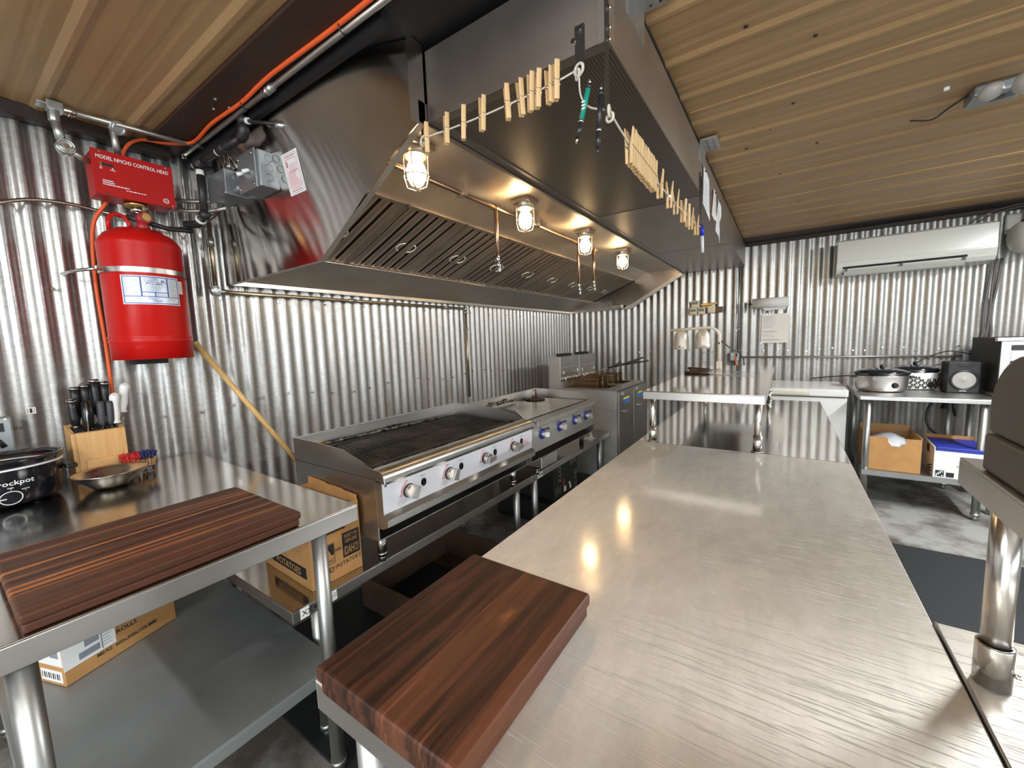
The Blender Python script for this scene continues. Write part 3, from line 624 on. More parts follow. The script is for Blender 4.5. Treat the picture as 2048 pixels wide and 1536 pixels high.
def peg(loc, rot, label, group):
    o = peg0 if not used[0] else dup(peg0)
    used[0] = True; o.location = loc; o.rotation_euler = rot; o['label'] = label; o['group'] = group
G1 = 'pegs on the cord across the near end'; G2 = 'pegs packed tight on the long cord'; G3 = 'spaced pegs on the long cord'
order = ['leftmost', 'second from the left', 'third from the left', 'fourth from the left', 'fifth from the left', 'sixth from the left', 'seventh from the left', 'eighth from the left', 'ninth from the left', 'rightmost']
for i, x in enumerate((1.379, 1.459, 1.523, 1.589, 1.671, 1.712, 1.741, 1.762, 1.793, 1.812)):
    peg((x, 0.922, SZ - 0.002 + 0.002 * math.sin(i * 2.2)), (0.05 * math.sin(i), 0.10 * math.sin(i * 1.7 + 0.4), PI / 2 + 0.9 + 0.2 * math.sin(i * 2.6)), 'wooden clothes peg on the near cord, ' + order[i] + ' of its ten', G1)
for i in range(13):
    y = 1.055 + i * 0.0185
    peg((PX1 + 0.008, y, 1.838 - 0.0005 * i), (0, 0.03 * math.sin(i * 2.1), 0.06 * math.sin(i * 1.3)), 'wooden clothes peg packed in the tight bunch on the long cord' if 0 < i < 12 else ('nearest wooden peg of the tight bunch on the long cord' if i == 0 else 'farthest wooden peg of the tight bunch on the long cord'), G2)
far_o = ['first', 'second', 'third', 'fourth', 'fifth', 'sixth', 'seventh']
for i, y in enumerate((1.353, 1.478, 1.575, 1.705, 1.787, 1.850, 1.975)):
    peg((PX1 + 0.008, y, 1.833 + 0.0012 * i), (0.06 * math.sin(i * 1.9), 0, 0.5 * math.sin(i * 1.3)), 'loose wooden peg on the long cord, ' + far_o[i] + ' past the tight bunch', G3)

# pens
def pen(name, p0, p1, mats, label, cap):
    P0 = Vector(p0); P1 = Vector(p1); D = P1 - P0
    t = thing(name, p0, label, 'pen')
    b = MB(); b.cyl(P0 + D * 0.14, P0 + D * 0.62, 0.0056, mats[0], n=14); b.build('barrel', t)
    b = MB(); b.cyl(P0 + D * 0.62, P0 + D * 0.66, 0.0060, 'chrome', n=14); b.build('ring', t)
    b = MB(); b.cyl(P0 + D * 0.66, P0 + D * 0.90, 0.0058, mats[1], r1=0.0052, n=14); b.build('grip', t)
    b = MB(); b.cyl(P0 + D * 0.90, P1, 0.0046, cap, r1=0.0012, n=14); b.build('tip', t)
    b = MB(); b.cyl(P0, P0 + D * 0.07, 0.0030, 'chrome', n=10); b.cyl(P0 + D * 0.07, P0 + D * 0.14, 0.0056, mats[1], n=14); b.build('push_button', t)
    return t
g = pen('ballpoint_pen', (1.905, 0.905, 1.937), (1.868, 0.905, 1.812), ('teal', 'pen_black'), 'green and black click pen hanging at the near corner of the air box', 'chrome')
b = MB(); Pc = Vector((1.905, 0.905, 1.937)).lerp(Vector((1.868, 0.905, 1.812)), 0.40)
for k in range(3): b.box(Pc.x - 0.004, Pc.x + 0.004, 0.8975, 0.8992, Pc.z - 0.010 + k * 0.007, Pc.z - 0.007 + k * 0.007, 'white')
b.build('logo', g)
pen('ballpoint_pen', (1.932, 0.900, 1.912), (1.921, 0.900, 1.772), ('pen_black', 'pen_black'), 'black click pen hanging beside the green pen', 'pen_black')
t = thing('marker_pen', (PX1 + 0.012, 2.10, 1.86), 'clear pen with blue cap hanging on a dark lace from the air box', 'pen')
b = MB(); b.cyl((PX1 + 0.012, 2.10, 1.865), (PX1 + 0.012, 2.108, 1.822), 0.0085, 'blue', n=14); b.build('cap', t)
b = MB(); b.cyl((PX1 + 0.012, 2.108, 1.822), (PX1 + 0.013, 2.122, 1.748), 0.0075, 'clear', r1=0.0065, n=14); b.build('barrel', t)
b = MB(); b.tube(smooth_path([(PX1 + 0.008, 2.095, 2.08), (PX1 + 0.010, 2.09, 1.97), (PX1 + 0.012, 2.10, 1.865)]), 0.0022, 'black', 6); b.build('lace', t)

# slips of paper pinned to the long side of the air box
def slip(name, pts, mat, label, y_c, seed, off=0.0):
    b = MB(); n = len(pts); X = PX1 + 0.002
    front = [(X + off + 0.003 * math.sin(i * 1.7 + seed) + 0.002, y, z) for i, (y, z) in enumerate(pts)]
    b.add(front, [tuple(range(n))], mat); b.add([(x - 0.001, y, z) for x, y, z in front], [tuple(range(n - 1, -1, -1))], mat)
    ys = [p[0] for p in pts]; zs = [p[1] for p in pts]
    b.lines((X + off + 0.0065, min(ys) + 0.02, min(zs) + 0.03), (0, 1, 0), (0, 0, 1), (max(ys) - min(ys)) * 0.7, (max(zs) - min(zs)) * 0.6, 8, 'grey_ink', seed, 0.3)
    b.cyl((X + off + 0.003, y_c, max(zs) - 0.012), (X + off + 0.009, y_c, max(zs) - 0.012), 0.004, 'ink', n=8)
    return tag(b.build(name, org=(X, y_c, max(zs))), label, 'note', 'notes on the air box')
slip('paper_note', [(2.16, 2.15), (2.33, 2.14), (2.37, 2.10), (2.36, 2.02), (2.37, 1.945), (2.17, 1.985)], 'paper_w', 'white ruled note pinned to the air box beside the blue-capped pen', 2.20, 1)
slip('paper_note', [(2.48, 2.14), (2.58, 2.145), (2.60, 2.07), (2.61, 2.00), (2.53, 1.985), (2.46, 2.00)], 'paper', 'cream torn note pinned to the air box between two white notes', 2.54, 2, 0.001)
slip('paper_note', [(2.64, 2.08), (2.70, 2.14), (2.80, 2.12), (2.78, 2.06), (2.74, 2.02), (2.77, 1.97), (2.74, 1.90), (2.70, 1.93), (2.60, 1.945)], 'paper_w', 'crumpled white note farthest along the air box', 2.70, 3, 0.002)

# ================================================================== left wall: fire suppression set
def wall_text(mb, t, y, z, x, size, mat, al='l', sx=1.0): mb.text(t, (x, y, z), (0, 1, 0), (0, 0, 1), size, mat, al, sx=sx)
ch = thing('control_head', (0.10, 0.555, 1.965), 'red metal fire suppression control box with white lettering above the red tank', 'control box')
b = MB(); b.box(0.06, 0.165, 0.442, 0.672, 1.962, 2.118, 'red_box'); b.build('housing', ch, bevel=0.003)
b = MB(); b.box(0.1655, 0.168, 0.438, 0.676, 1.960, 2.121, 'red_box'); b.build('cover_plate', ch, bevel=0.001)
b = MB(); X = 0.1688
wall_text(b, 'MODEL NMCH3 CONTROL HEAD', 0.557, 2.089, X, 0.0190, 'white', 'c', 0.74)
b.build('title_lettering', ch); b = MB(); b.box(0.168, 0.1684, 0.465, 0.497, 2.066, 2.076, 'ink'); b.box(0.168, 0.1686, 0.459, 0.466, 2.066, 2.077, 'brass')
for yy, tt in ((0.462, 'SET'), (0.494, 'FIRED')):
    b.add([(X, yy - 0.003, 2.058), (X, yy + 0.003, 2.058), (X, yy, 2.064)], [(0, 1, 2)], 'white'); wall_text(b, tt, yy, 2.052, X, 0.006, 'white', 'c')
b.build('position_slot', ch); b = MB()
for i, (tt, yy) in enumerate((('PYRO-CHEM INC.', 0.462), ('A DIVISION', 0.462), ('ALWAYS ON GUARD', 0.462))): b.lines((X, yy, 2.010 - i * 0.007), (0, 1, 0), (0, 0, 1), (0.03, 0.05, 0.075)[i], 0.006, 1, 'white', 20 + i, 1.2)
b.lines((X, 0.525, 1.988), (0, 1, 0), (0, 0, 1), 0.10, 0.005, 1, 'white', 31, 1.2)
b.torus((X - 0.0005, 0.646, 1.983), 0.0085, 0.0014, 'white', (1, 0, 0), 20, 5); wall_text(b, 'UL', 0.6455, 1.9795, X, 0.009, 'white', 'c')
b.build('lettering', ch)
b = MB()
for yy, zz in ((0.462, 2.113), (0.655, 2.113), (0.472, 1.967), (0.665, 1.967)): b.cyl((0.167, yy, zz), (0.1705, yy, zz), 0.0035, 'chrome', n=10)
b.build('cover_screws', ch)
b = MB(); b.cyl((0.115, 0.562, 1.962), (0.115, 0.562, 1.948), 0.036, 'brass', n=24); b.cyl((0.115, 0.562, 1.948), (0.115, 0.562, 1.928), 0.018, 'chrome', n=20); b.build('outlet_fitting', ch)

TK = (0.155, 0.549); TR = 0.127
tk = thing('suppressant_tank', (TK[0], TK[1], 1.345), 'large red fire suppressant tank strapped to the corrugated wall', 'tank')
b = MB(); b.lathe([(0.0, 1.360), (0.118, 1.360), (0.118, 1.345), (TR, 1.345), (TR, 1.408), (TR + 0.0025, 1.412), (TR + 0.0025, 1.418), (TR, 1.422), (TR + 0.0025, 1.428), (TR + 0.0025, 1.434), (TR, 1.438), (TR, 1.778), (TR + 0.002, 1.784), (TR - 0.004, 1.800), (TR - 0.022, 1.824), (0.07, 1.846), (0.035, 1.855), (0.0, 1.857)], (TK[0], TK[1], 0), 'red', 56); b.build('tank_body', tk)
b = MB(); hy = TK[1] - 0.055; b.tube([(TK[0], hy - 0.030, 1.835), (TK[0], hy - 0.030, 1.872), (TK[0], hy - 0.018, 1.894), (TK[0], hy + 0.0, 1.900), (TK[0], hy + 0.018, 1.894), (TK[0], hy + 0.030, 1.872), (TK[0], hy + 0.030, 1.845)], 0.0075, 'red', 10); b.build('lifting_handle', tk)
b = MB(); b.cyl((TK[0], TK[1] + 0.015, 1.850), (TK[0], TK[1] + 0.015, 1.885), 0.022, 'red_valve', r1=0.019, n=18); b.cyl((TK[0] - 0.02, TK[1] + 0.015, 1.897), (TK[0] + 0.024, TK[1] + 0.022, 1.900), 0.021, 'red_valve', n=20); b.cyl((TK[0] + 0.024, TK[1] + 0.022, 1.900), (TK[0] + 0.030, TK[1] + 0.023, 1.900), 0.015, 'brass', n=14)
b.cyl((TK[0] - 0.035, TK[1] + 0.015, 1.885), (TK[0] - 0.040, TK[1] + 0.012, 1.93), 0.012, 'chrome', n=14); b.ball((TK[0], TK[1] + 0.062, 1.848), 0.014, 'red_valve'); b.build('valve', tk)
b = MB(); a0, a1 = -PI * 0.60, PI * 0.60; line = [(TK[0] + (TR + 0.0035) * math.cos(a0 + (a1 - a0) * i / 40), TK[1] + (TR + 0.0035) * math.sin(a0 + (a1 - a0) * i / 40)) for i in range(41)]
b.strip(line, 'z', 1.671, 1.690, 'steel', True); line2 = [(x - (x - TK[0]) * 0.02, y - (y - TK[1]) * 0.02) for x, y in line]; b.strip(line2[::-1], 'z', 1.671, 1.690, 'steel', True)
ya = TK[1] - TR * 0.93; b.box(0.20, 0.24, ya - 0.032, ya - 0.012, 1.676, 1.686, 'chrome'); b.cyl((0.195, ya - 0.006, 1.681), (0.215, ya - 0.03, 1.681), 0.008, 'chrome'); b.tube([(0.205, ya - 0.02, 1.681), (0.13, ya - 0.062, 1.678), (0.02, ya - 0.085, 1.676)], 0.006, 'steel', 6); b.build('steel_strap', tk)
def on_tank(y0, z0):
    R = TR + 0.0018
    def f(a, c, lift=0.0):
        t = y0 + a * 1.2 / R; return (TK[0] + (R + lift) * math.cos(t), TK[1] + (R + lift) * math.sin(t), z0 + c)
    return f
b = MB(); T0 = -0.80; W_, H_ = 0.150, 0.107
def patch(mb, a0, a1, c0, c1, lift, mat, n=10):
    f = on_tank(T0, 1.552); vs = [f(a0 + (a1 - a0) * i / n, c, lift) for c in (c0, c1) for i in range(n + 1)]
    mb.add(vs, [(i, i + 1, n + 2 + i, n + 1 + i) for i in range(n)], mat, True)
patch(b, 0, W_, 0, H_, 0.0, 'white'); patch(b, 0.003, W_ - 0.003, 0.003, H_ - 0.003, 0.0003, 'blue_ink')
for r in ((0.006, 0.046, 0.031, 0.1005), (0.050, 0.112, 0.047, 0.1005), (0.050, 0.079, 0.031, 0.044), (0.082, 0.112, 0.031, 0.044), (0.116, 0.144, 0.031, 0.1005), (0.006, 0.144, 0.006, 0.028)): patch(b, r[0], r[1], r[2], r[3], 0.0006, 'label')
F = on_tank(T0, 1.552)
def tt_(s, a, c, size, mat='blue_ink', al='c'): b.text(s, None, None, None, size, mat, al, fn=lambda u, v: F(a + u, c + v, 0.0010))
tt_('KITCHEN', 0.073, 0.093, 0.0075); tt_('KNIGHT II', 0.073, 0.086, 0.0075); tt_('PCL-460', 0.081, 0.0735, 0.0115, 'ink')
tt_('RESTAURANT FIRE SUPPRESSION', 0.081, 0.0815, 0.0046); tt_('Pyro-', 0.074, 0.019, 0.010); tt_('Chem', 0.084, 0.011, 0.010)
for k in range(4): patch(b, 0.097 + k * 0.001, 0.107 - k * 0.002, 0.086 + k * 0.002, 0.088 + k * 0.002, 0.001, 'blue_ink', 2)
for (a, c, w_, h_, n_, sd) in ((0.008, 0.034, 0.036, 0.064, 16, 1), (0.056, 0.049, 0.050, 0.022, 5, 2), (0.052, 0.033, 0.024, 0.009, 3, 3), (0.084, 0.033, 0.026, 0.009, 3, 4), (0.119, 0.034, 0.023, 0.064, 15, 5), (0.008, 0.008, 0.044, 0.018, 5, 6), (0.112, 0.018, 0.03, 0.008, 2, 7)):
    b.lines((0, 0, 0), (1, 0, 0), (0, 1, 0), w_, h_, n_, 'grey_ink', sd, 0.7, fn=lambda u, v, a=a, c=c: F(a + u, c + v, 0.0010))
patch(b, 0.151, 0.168, 0.048, 0.098, 0.0006, 'paper'); b.lines((0, 0, 0), (1, 0, 0), (0, 1, 0), 0.012, 0.04, 6, 'grey_ink', 9, 0.5, fn=lambda u, v: F(0.153 + u, 0.052 + v, 0.0012)); b.build('maker_label', tk)
b = MB(); b.box(0.02, 0.13, TK[1] - 0.05, TK[1] + 0.05, 1.325, 1.344, 'black_m'); b.box(0.0, 0.03, TK[1] - 0.09, TK[1] + 0.09, 1.40, 1.75, 'black_m'); b.build('wall_bracket', tk)

# conduit with corner pulleys along the beam
cd = thing('conduit_run', (0.17, 0.60, 2.22), 'thin zinc conduit under the ceiling with round corner pulley fittings, left of the hood', 'conduit')
b = MB(); b.tube([(0.160, 0.39, 2.226), (0.216, 0.815, 2.226)], 0.0085, 'emt', 10); b.build('pipe', cd)
b = MB(); b.box(0.137, 0.180, 0.345, 0.385, 2.212, 2.240, 'galv_plain'); b.cyl((0.158, 0.38, 2.226), (0.163, 0.415, 2.226), 0.013, 'chrome'); b.cyl((0.155, 0.362, 2.214), (0.155, 0.362, 2.178), 0.016, 'galv_plain', n=8); b.box(0.13, 0.18, 0.322, 0.35, 2.222, 2.228, 'galv_plain'); b.cyl((0.163, 0.395, 2.22), (0.170, 0.40, 2.205), 0.006, 'chrome', n=8); b.build('corner_fitting', cd, bevel=0.006)
b = MB(); b.cyl((0.155, 0.363, 2.182), (0.157, 0.372, 2.118), 0.0135, 'galv_plain'); b.build('drop_pipe', cd)
b = MB(); b.cyl((0.140, 0.379, 2.100), (0.168, 0.379, 2.100), 0.025, 'galv_plain', n=28); b.torus((0.169, 0.379, 2.100), 0.015, 0.0025, 'chrome', (1, 0, 0)); b.torus((0.169, 0.379, 2.100), 0.0225, 0.0025, 'chrome', (1, 0, 0)); b.cyl((0.165, 0.379, 2.100), (0.171, 0.379, 2.100), 0.008, 'chrome'); b.cyl((0.155, 0.395, 2.090), (0.13, 0.440, 2.078), 0.010, 'emt'); b.build('corner_pulley', cd)
b = MB(); b.cyl((0.150, 0.518, 2.228), (0.176, 0.524, 2.214), 0.024, 'galv_plain', n=26); b.torus((0.177, 0.5245, 2.213), 0.017, 0.0025, 'chrome', (1, 0.2, -0.5)); b.cyl((0.155, 0.512, 2.215), (0.118, 0.528, 2.118), 0.012, 'emt'); b.build('corner_pulley', cd)
c2 = thing('conduit_pipe', (0.62, 0.752, 2.235), 'long zinc conduit running under the dark ceiling board beside the orange cord', 'conduit')
b = MB(); b.tube([(0.10, 0.755, 2.222), (1.90, 0.755, 2.228)], 0.0085, 'emt', 10); b.cyl((0.80, 0.755, 2.224), (0.86, 0.755, 2.224), 0.0125, 'galv_plain'); b.cyl((0.815, 0.755, 2.224), (0.83, 0.755, 2.224), 0.015, 'chrome', n=6)
b.cyl((0.10, 0.755, 2.222), (0.07, 0.757, 2.222), 0.013, 'chrome'); b.build('pipe', c2)
b = MB()
for x in (0.27, 0.68, 1.26): b.torus((x, 0.748, 2.226), 0.014, 0.0018, 'black', (1, 0.1, 0), 16, 5)
b.build('cable_tie', c2) if False else None
for x in (0.27, 0.68, 1.26):
    b = MB(); b.torus((x, 0.746, 2.226), 0.0145, 0.0018, 'black', (1, 0.1, 0), 16, 5); b.build('cable_tie', c2)
b = MB(); b.tube(smooth_path([(0.035, 0.436, 0.93), (0.035, 0.434, 1.20), (0.03, 0.436, 1.40), (0.028, 0.432, 1.62), (0.03, 0.438, 1.80), (0.035, 0.452, 1.89), (0.05, 0.485, 1.955), (0.055, 0.515, 2.02), (0.055, 0.545, 2.13), (0.06, 0.575, 2.205), (0.075, 0.62, 2.238), (0.12, 0.68, 2.234), (0.20, 0.725, 2.226), (0.27, 0.738, 2.224), (0.45, 0.730, 2.229), (0.68, 0.737, 2.229), (0.90, 0.730, 2.233), (1.26, 0.737, 2.232), (1.6, 0.735, 2.232), (1.95, 0.735, 2.232)], 6), 0.0065, 'orange', 10)
tag(b.build('electric_cord', org=(0.06, 0.58, 2.2)), 'bright orange electrical cord running along the ceiling and down behind the red tank', 'cord')
b = MB(); pth = smooth_path([(0.020, -0.05, 1.84), (0.022, 0.14, 1.868), (0.024, 0.28, 1.925), (0.026, 0.38, 1.938), (0.028, 0.48, 1.930), (0.05, 0.545, 1.918), (0.06, 0.62, 1.905), (0.06, 0.70, 1.905), (0.09, 0.77, 1.925), (0.14, 0.815, 1.965), (0.20, 0.84, 2.0)], 26)
b.tube(pth, [0.0065 + 0.0011 * (i % 2) for i in range(len(pth))], 'wire', 10); tag(b.build('armoured_cable', org=(0.03, 0.4, 1.93)), 'ribbed flexible metal cable crossing the corrugated wall behind the red tank', 'cable')

# black iron pipe from the wall to the hood end, small conduits behind
ip = thing('iron_pipe', (0.14, 0.82, 2.1), 'black iron pipe with elbows leading from the wall to the hood end', 'pipe')
b = MB(); b.cyl((0.125, 0.80, 2.17), (0.125, 0.80, 2.00), 0.0135, 'iron'); b.cyl((0.125, 0.80, 2.165), (0.125, 0.80, 2.145), 0.0145, 'tape'); b.build('riser', ip)
b = MB(); b.cyl((0.125, 0.80, 2.17), (0.125, 0.80, 2.205), 0.019, 'iron'); b.cyl((0.10, 0.80, 2.19), (0.16, 0.805, 2.195), 0.018, 'iron'); b.ball((0.125, 0.80, 2.19), 0.021, 'iron'); b.cyl((0.105, 0.80, 2.19), (0.085, 0.80, 2.192), 0.015, 'tape'); b.build('tee', ip)
b = MB(); b.tube([(0.14, 0.802, 2.193), (0.30, 0.81, 2.196), (0.46, 0.82, 2.200)], 0.0135, 'iron', 12); b.cyl((0.30, 0.81, 2.196), (0.35, 0.812, 2.197), 0.019, 'iron'); b.cyl((0.295, 0.81, 2.196), (0.285, 0.81, 2.196), 0.0155, 'tape'); b.build('cross_pipe', ip)
b = MB(); b.tube([(0.46, 0.82, 2.200), (0.482, 0.82, 2.204), (0.49, 0.82, 2.222), (0.49, 0.82, 2.238)], 0.019, 'iron', 12); b.cyl((0.49, 0.82, 2.235), (0.49, 0.82, 2.243), 0.016, 'tape'); b.ball((0.495, 0.82, 2.252), 0.021, 'iron'); b.build('elbow', ip)
b = MB(); b.cyl((0.50, 0.822, 2.250), (0.64, 0.865, 2.212), 0.0065, 'iron'); b.cyl((0.505, 0.823, 2.249), (0.52, 0.827, 2.245), 0.011, 'tape'); b.cyl((0.635, 0.864, 2.213), (0.655, 0.885, 2.206), 0.014, 'galv_plain', n=6); b.build('nipple', ip)
b = MB(); b.ball((0.125, 0.80, 1.985), 0.022, 'iron'); b.tube([(0.125, 0.80, 1.985), (0.07, 0.79, 1.955), (0.03, 0.76, 1.955)], 0.016, 'iron', 10); b.cyl((0.10, 0.796, 1.972), (0.09, 0.794, 1.967), 0.02, 'tape'); b.build('elbow', ip)
b = MB(); b.tube([(0.03, 0.57, 1.945), (0.03, 0.70, 1.925), (0.04, 0.78, 1.93)], 0.010, 'iron', 8); b.build('low_pipe', ip)
ip.location.x += 0.112; ip.location.y -= 0.05; ip.location.z -= 0.046
for z, nm in ((2.025, 'upper'), (1.985, 'lower')):
    b = MB(); b.tube([(0.06, 0.675, z), (0.09, 0.74, z - 0.002), (0.16, 0.80, z - 0.004), (0.23, 0.84, z + 0.006)], 0.009, 'emt', 10); b.cyl((0.06, 0.674, z), (0.068, 0.688, z), 0.013, 'chrome')
    tag(b.build('conduit_pipe', org=(0.1, 0.75, z)), nm + ' of two short bent conduits between the red control box and the grey box', 'conduit')

# electrical boxes on the hood end
jb = thing('junction_box', (0.31, 0.84, 2.05), 'square grey steel junction box with three armoured cables, left of the switch box', 'junction box')
b = MB(); b.box(0.21, 0.375, 0.805, 0.888, 2.005, 2.105, 'box'); b.build('box_body', jb, bevel=0.003)
b = MB()
for z in (2.03, 2.08): b.torus((0.376, 0.85, z), 0.013, 0.0015, 'box', (1, 0, 0), 22, 5)
for x, z in ((0.22, 2.095), (0.365, 2.012)): b.cyl((x, 0.805, z), (x, 0.802, z), 0.004, 'chrome', n=8)
b.build('knockouts', jb)
for k, x in enumerate((0.255, 0.285, 0.325)):
    b = MB(); p = smooth_path([(x, 0.845, 2.11), (x - 0.005 + 0.008 * math.sin(k), 0.843, 2.16), (x - 0.02, 0.85, 2.235)], 22); b.tube(p, [0.0085 + 0.0012 * (i % 2) for i in range(len(p))], 'wire', 9); b.cyl((x, 0.845, 2.103), (x, 0.845, 2.128), 0.013, 'emt'); b.build('armoured_cable', jb)
sb = thing('switch_box', (0.56, 0.84, 2.03), 'grey steel switch box with two white toggles mounted on the hood end', 'switch box')
b = MB(); b.box(0.490, 0.640, 0.815, 0.888, 1.978, 2.112, 'box'); b.build('box_body', sb, bevel=0.006)
b = MB(); b.box(0.487, 0.625, 0.808, 0.815, 1.975, 2.115, 'box')
for x, z in ((0.503, 2.10), (0.61, 2.10), (0.503, 1.99), (0.61, 1.99)): b.cyl((x, 0.808, z), (x, 0.804, z), 0.006, 'chrome', n=8)
b.build('cover_plate', sb, bevel=0.012)
for x in (0.535, 0.58):
    b = MB(); b.cyl((x, 0.808, 2.045), (x - 0.012, 0.788, 2.036), 0.006, 'white', r1=0.0075, n=10); b.build('toggle', sb)
b = MB()
for z in (2.015, 2.05, 2.085): b.torus((0.641, 0.853, z), 0.013, 0.0015, 'box', (1, 0, 0), 22, 5)
b.build('knockouts', sb)
b = MB(); b.cyl((0.375, 0.85, 2.03), (0.49, 0.85, 2.035), 0.016, 'box'); b.cyl((0.40, 0.85, 2.03), (0.42, 0.85, 2.031), 0.020, 'galv_plain', n=8); b.build('coupling', sb)
jb.location.y -= 0.022; sb.location.y -= 0.022
sg = thing('warning_sign', (0.79, 0.89, 2.0), 'white sticker with red outlined warning text on the hood end', 'sign')
b = MB(); sx0, sx1, sz0, sz1 = 0.700, 0.806, 1.944, 2.082; SY = 0.8768
b.box(sx0, sx1, SY, SY + 0.001, sz0, sz1, 'white')
def rrect(x0, x1, z0, z1, r, y, mat, wd=0.0012):
    p = []
    for cx, cz, a in ((x1 - r, z1 - r, 0), (x0 + r, z1 - r, PI / 2), (x0 + r, z0 + r, PI), (x1 - r, z0 + r, 1.5 * PI)):
        p += [(cx + r * math.cos(a + PI / 2 * i / 5), y, cz + r * math.sin(a + PI / 2 * i / 5)) for i in range(6)]
    b.tube(p, wd, mat, 5, True)
rrect(sx0 + 0.006, sx1 - 0.006, sz0 + 0.006, sz1 - 0.006, 0.012, SY, 'grey_ink', 0.0007); rrect(sx0 + 0.017, sx1 - 0.015, sz0 + 0.021, sz1 - 0.021, 0.010, SY, 'red_ink', 0.0008)
b.lines((sx0 + 0.022, SY - 0.0006, sz0 + 0.026), (1, 0, 0), (0, 0, 1), 0.074, 0.045, 9, 'pink', 3, 1.3); b.lines((sx0 + 0.035, SY - 0.0006, sz0 + 0.08), (1, 0, 0), (0, 0, 1), 0.06, 0.02, 5, 'pink', 4, 0.9)
b.text('Instructions', (sx0 + 0.057, SY - 0.0006, sz0 + 0.072), (1, 0, 0), (0, 0, 1), 0.0125, 'red_ink', 'c')
b.box(sx0 + 0.022, sx0 + 0.030, SY - 0.0006, SY, sz0 + 0.092, sz0 + 0.11, 'red_ink')
for zz in (sz0 + 0.010, sz1 - 0.016): b.lines((sx0 + 0.02, SY - 0.0006, zz), (1, 0, 0), (0, 0, 1), 0.075, 0.006, 1, 'red_ink', 6, 1.0)
ya_, yb2_ = hood_face(0.75, sz0) - 0.002, hood_face(0.75, sz1) - 0.002; b.v = [(x, ya_ + (yb2_ - ya_) * (z - sz0) / (sz1 - sz0) + (y - SY), z) for x, y, z in b.v]; b.build('sticker', sg)

# gas line: down the wall, under the hood lip, then down again
gp = thing('wall_pipe', (0.03, 0.84, 1.66), 'thin metal pipe down the corrugated wall, along below the hood lip and down', 'pipe')
b = MB(); b.tube([(0.022, 0.842, 1.97), (0.022, 0.842, 1.67)], 0.0095, 'brassy', 10); b.tube([(0.020, 0.815, 1.97), (0.020, 0.815, 1.66)], 0.006, 'emt', 8); b.cyl((0.022, 0.842, 1.86), (0.022, 0.842, 1.90), 0.013, 'emt'); b.build('drop_pipe', gp)
b = MB(); b.cyl((0.010, 0.836, 1.655), (0.040, 0.836, 1.655), 0.021, 'galv_plain', n=26); b.torus((0.041, 0.836, 1.655), 0.013, 0.002, 'chrome', (1, 0, 0)); b.torus((0.041, 0.836, 1.655), 0.018, 0.002, 'chrome', (1, 0, 0)); b.cyl((0.024, 0.85, 1.652), (0.024, 0.89, 1.650), 0.012, 'galv_plain'); b.build('corner_pulley', gp)
b = MB(); b.tube([(0.024, 0.86, 1.650), (0.024, 2.66, 1.655)], 0.0095, 'brassy', 10); b.cyl((0.024, 1.55, 1.652), (0.024, 1.60, 1.652), 0.0125, 'emt'); b.cyl((0.024, 2.40, 1.654), (0.024, 2.45, 1.654), 0.012, 'emt'); b.build('long_pipe', gp)
b = MB(); b.ball((0.024, 2.665, 1.652), 0.018, 'chrome'); b.build('elbow', gp)
b = MB(); b.tube([(0.024, 2.665, 1.65), (0.024, 2.665, 0.90)], 0.0095, 'brassy', 10); b.cyl((0.024, 2.665, 1.49), (0.024, 2.665, 1.47), 0.015, 'emt'); b.cyl((0.024, 2.665, 1.635), (0.024, 2.665, 1.61), 0.014, 'emt'); b.build('drop_pipe', gp)

b = MB(); b.cyl((0.028, 0.735, 1.405), (0.105, 1.19, 0.62), 0.0125, 'stick', n=14); b.ball((0.028, 0.735, 1.405), 0.0125, 'stick'); tag(b.build('broom_handle', org=(0.1, 1.1, 0.62)), 'bare yellow pine stick leaning against the wall beside the red tank', 'stick')
b = MB(); b.box(0.001, 0.002, 0.208, 0.232, 1.162, 1.186, 'paper')
for k, (o_, w_) in enumerate(((0.003, 0.002), (0.009, 0.006), (0.017, 0.001), (0.020, 0.0015))): b.box(0.0021, 0.0022, 0.208 + o_, 0.208 + o_ + w_, 1.166, 1.182, 'ink' if k == 1 else 'grey_ink')
b.v = [(x + 0.0005, y, z) for x, y, z in b.v]; tag(b.build('wall_sticker', org=(0.002, 0.22, 1.17)), 'tiny cream barcode sticker on the corrugated wall left of the knife block', 'sticker')
ob = thing('outlet_box', (0.03, 0.12, 1.08), 'grey metal outlet box on the wall behind the near slow cooker', 'outlet')
b = MB(); b.box(0.0, 0.045, 0.05, 0.17, 1.03, 1.165, 'box'); b.build('box_body', ob, bevel=0.006)
b = MB(); b.box(0.045, 0.047, 0.10, 0.150, 1.115, 1.145, 'black_m'); b.cyl((0.046, 0.155, 1.158), (0.052, 0.155, 1.158), 0.004, 'chrome'); b.build('socket', ob)

# ================================================================== left worktable
def round_leg(mb, x, y, z0, z1, r, mat, foot=True):
    mb.cyl((x, y, z0 + (0.03 if foot else 0)), (x, y, z1), r, mat, n=22)
    if foot: mb.cyl((x, y, z0), (x, y, z0 + 0.035), r * 0.72, mat, n=16); mb.cyl((x, y, z0 + 0.03), (x, y, z0 + 0.05), r * 1.12, mat, n=18)
def table_top(mb, x0, x1, y0, y1, z, lip, mat, side):
    """folded sheet: flat top, rolled front edges"""
    mb.box(x0, x1, y0, y1, z - 0.004, z, mat)
    for a in ((x0, x0 + 0.003, y0, y1), (x1 - 0.003, x1, y0, y1)): mb.box(a[0], a[1], a[2], a[3], z - lip, z - 0.004, side)
    for a in ((x0 + .003, x1 - .003, y0, y0 + 0.003), (x0 + .003, x1 - .003, y1 - 0.003, y1)): mb.box(a[0], a[1], a[2], a[3], z - lip, z - 0.004, side)
    mb.box(x1 - 0.02, x1 - 0.003, y0 + .003, y1 - .003, z - lip, z - lip + 0.003, side)
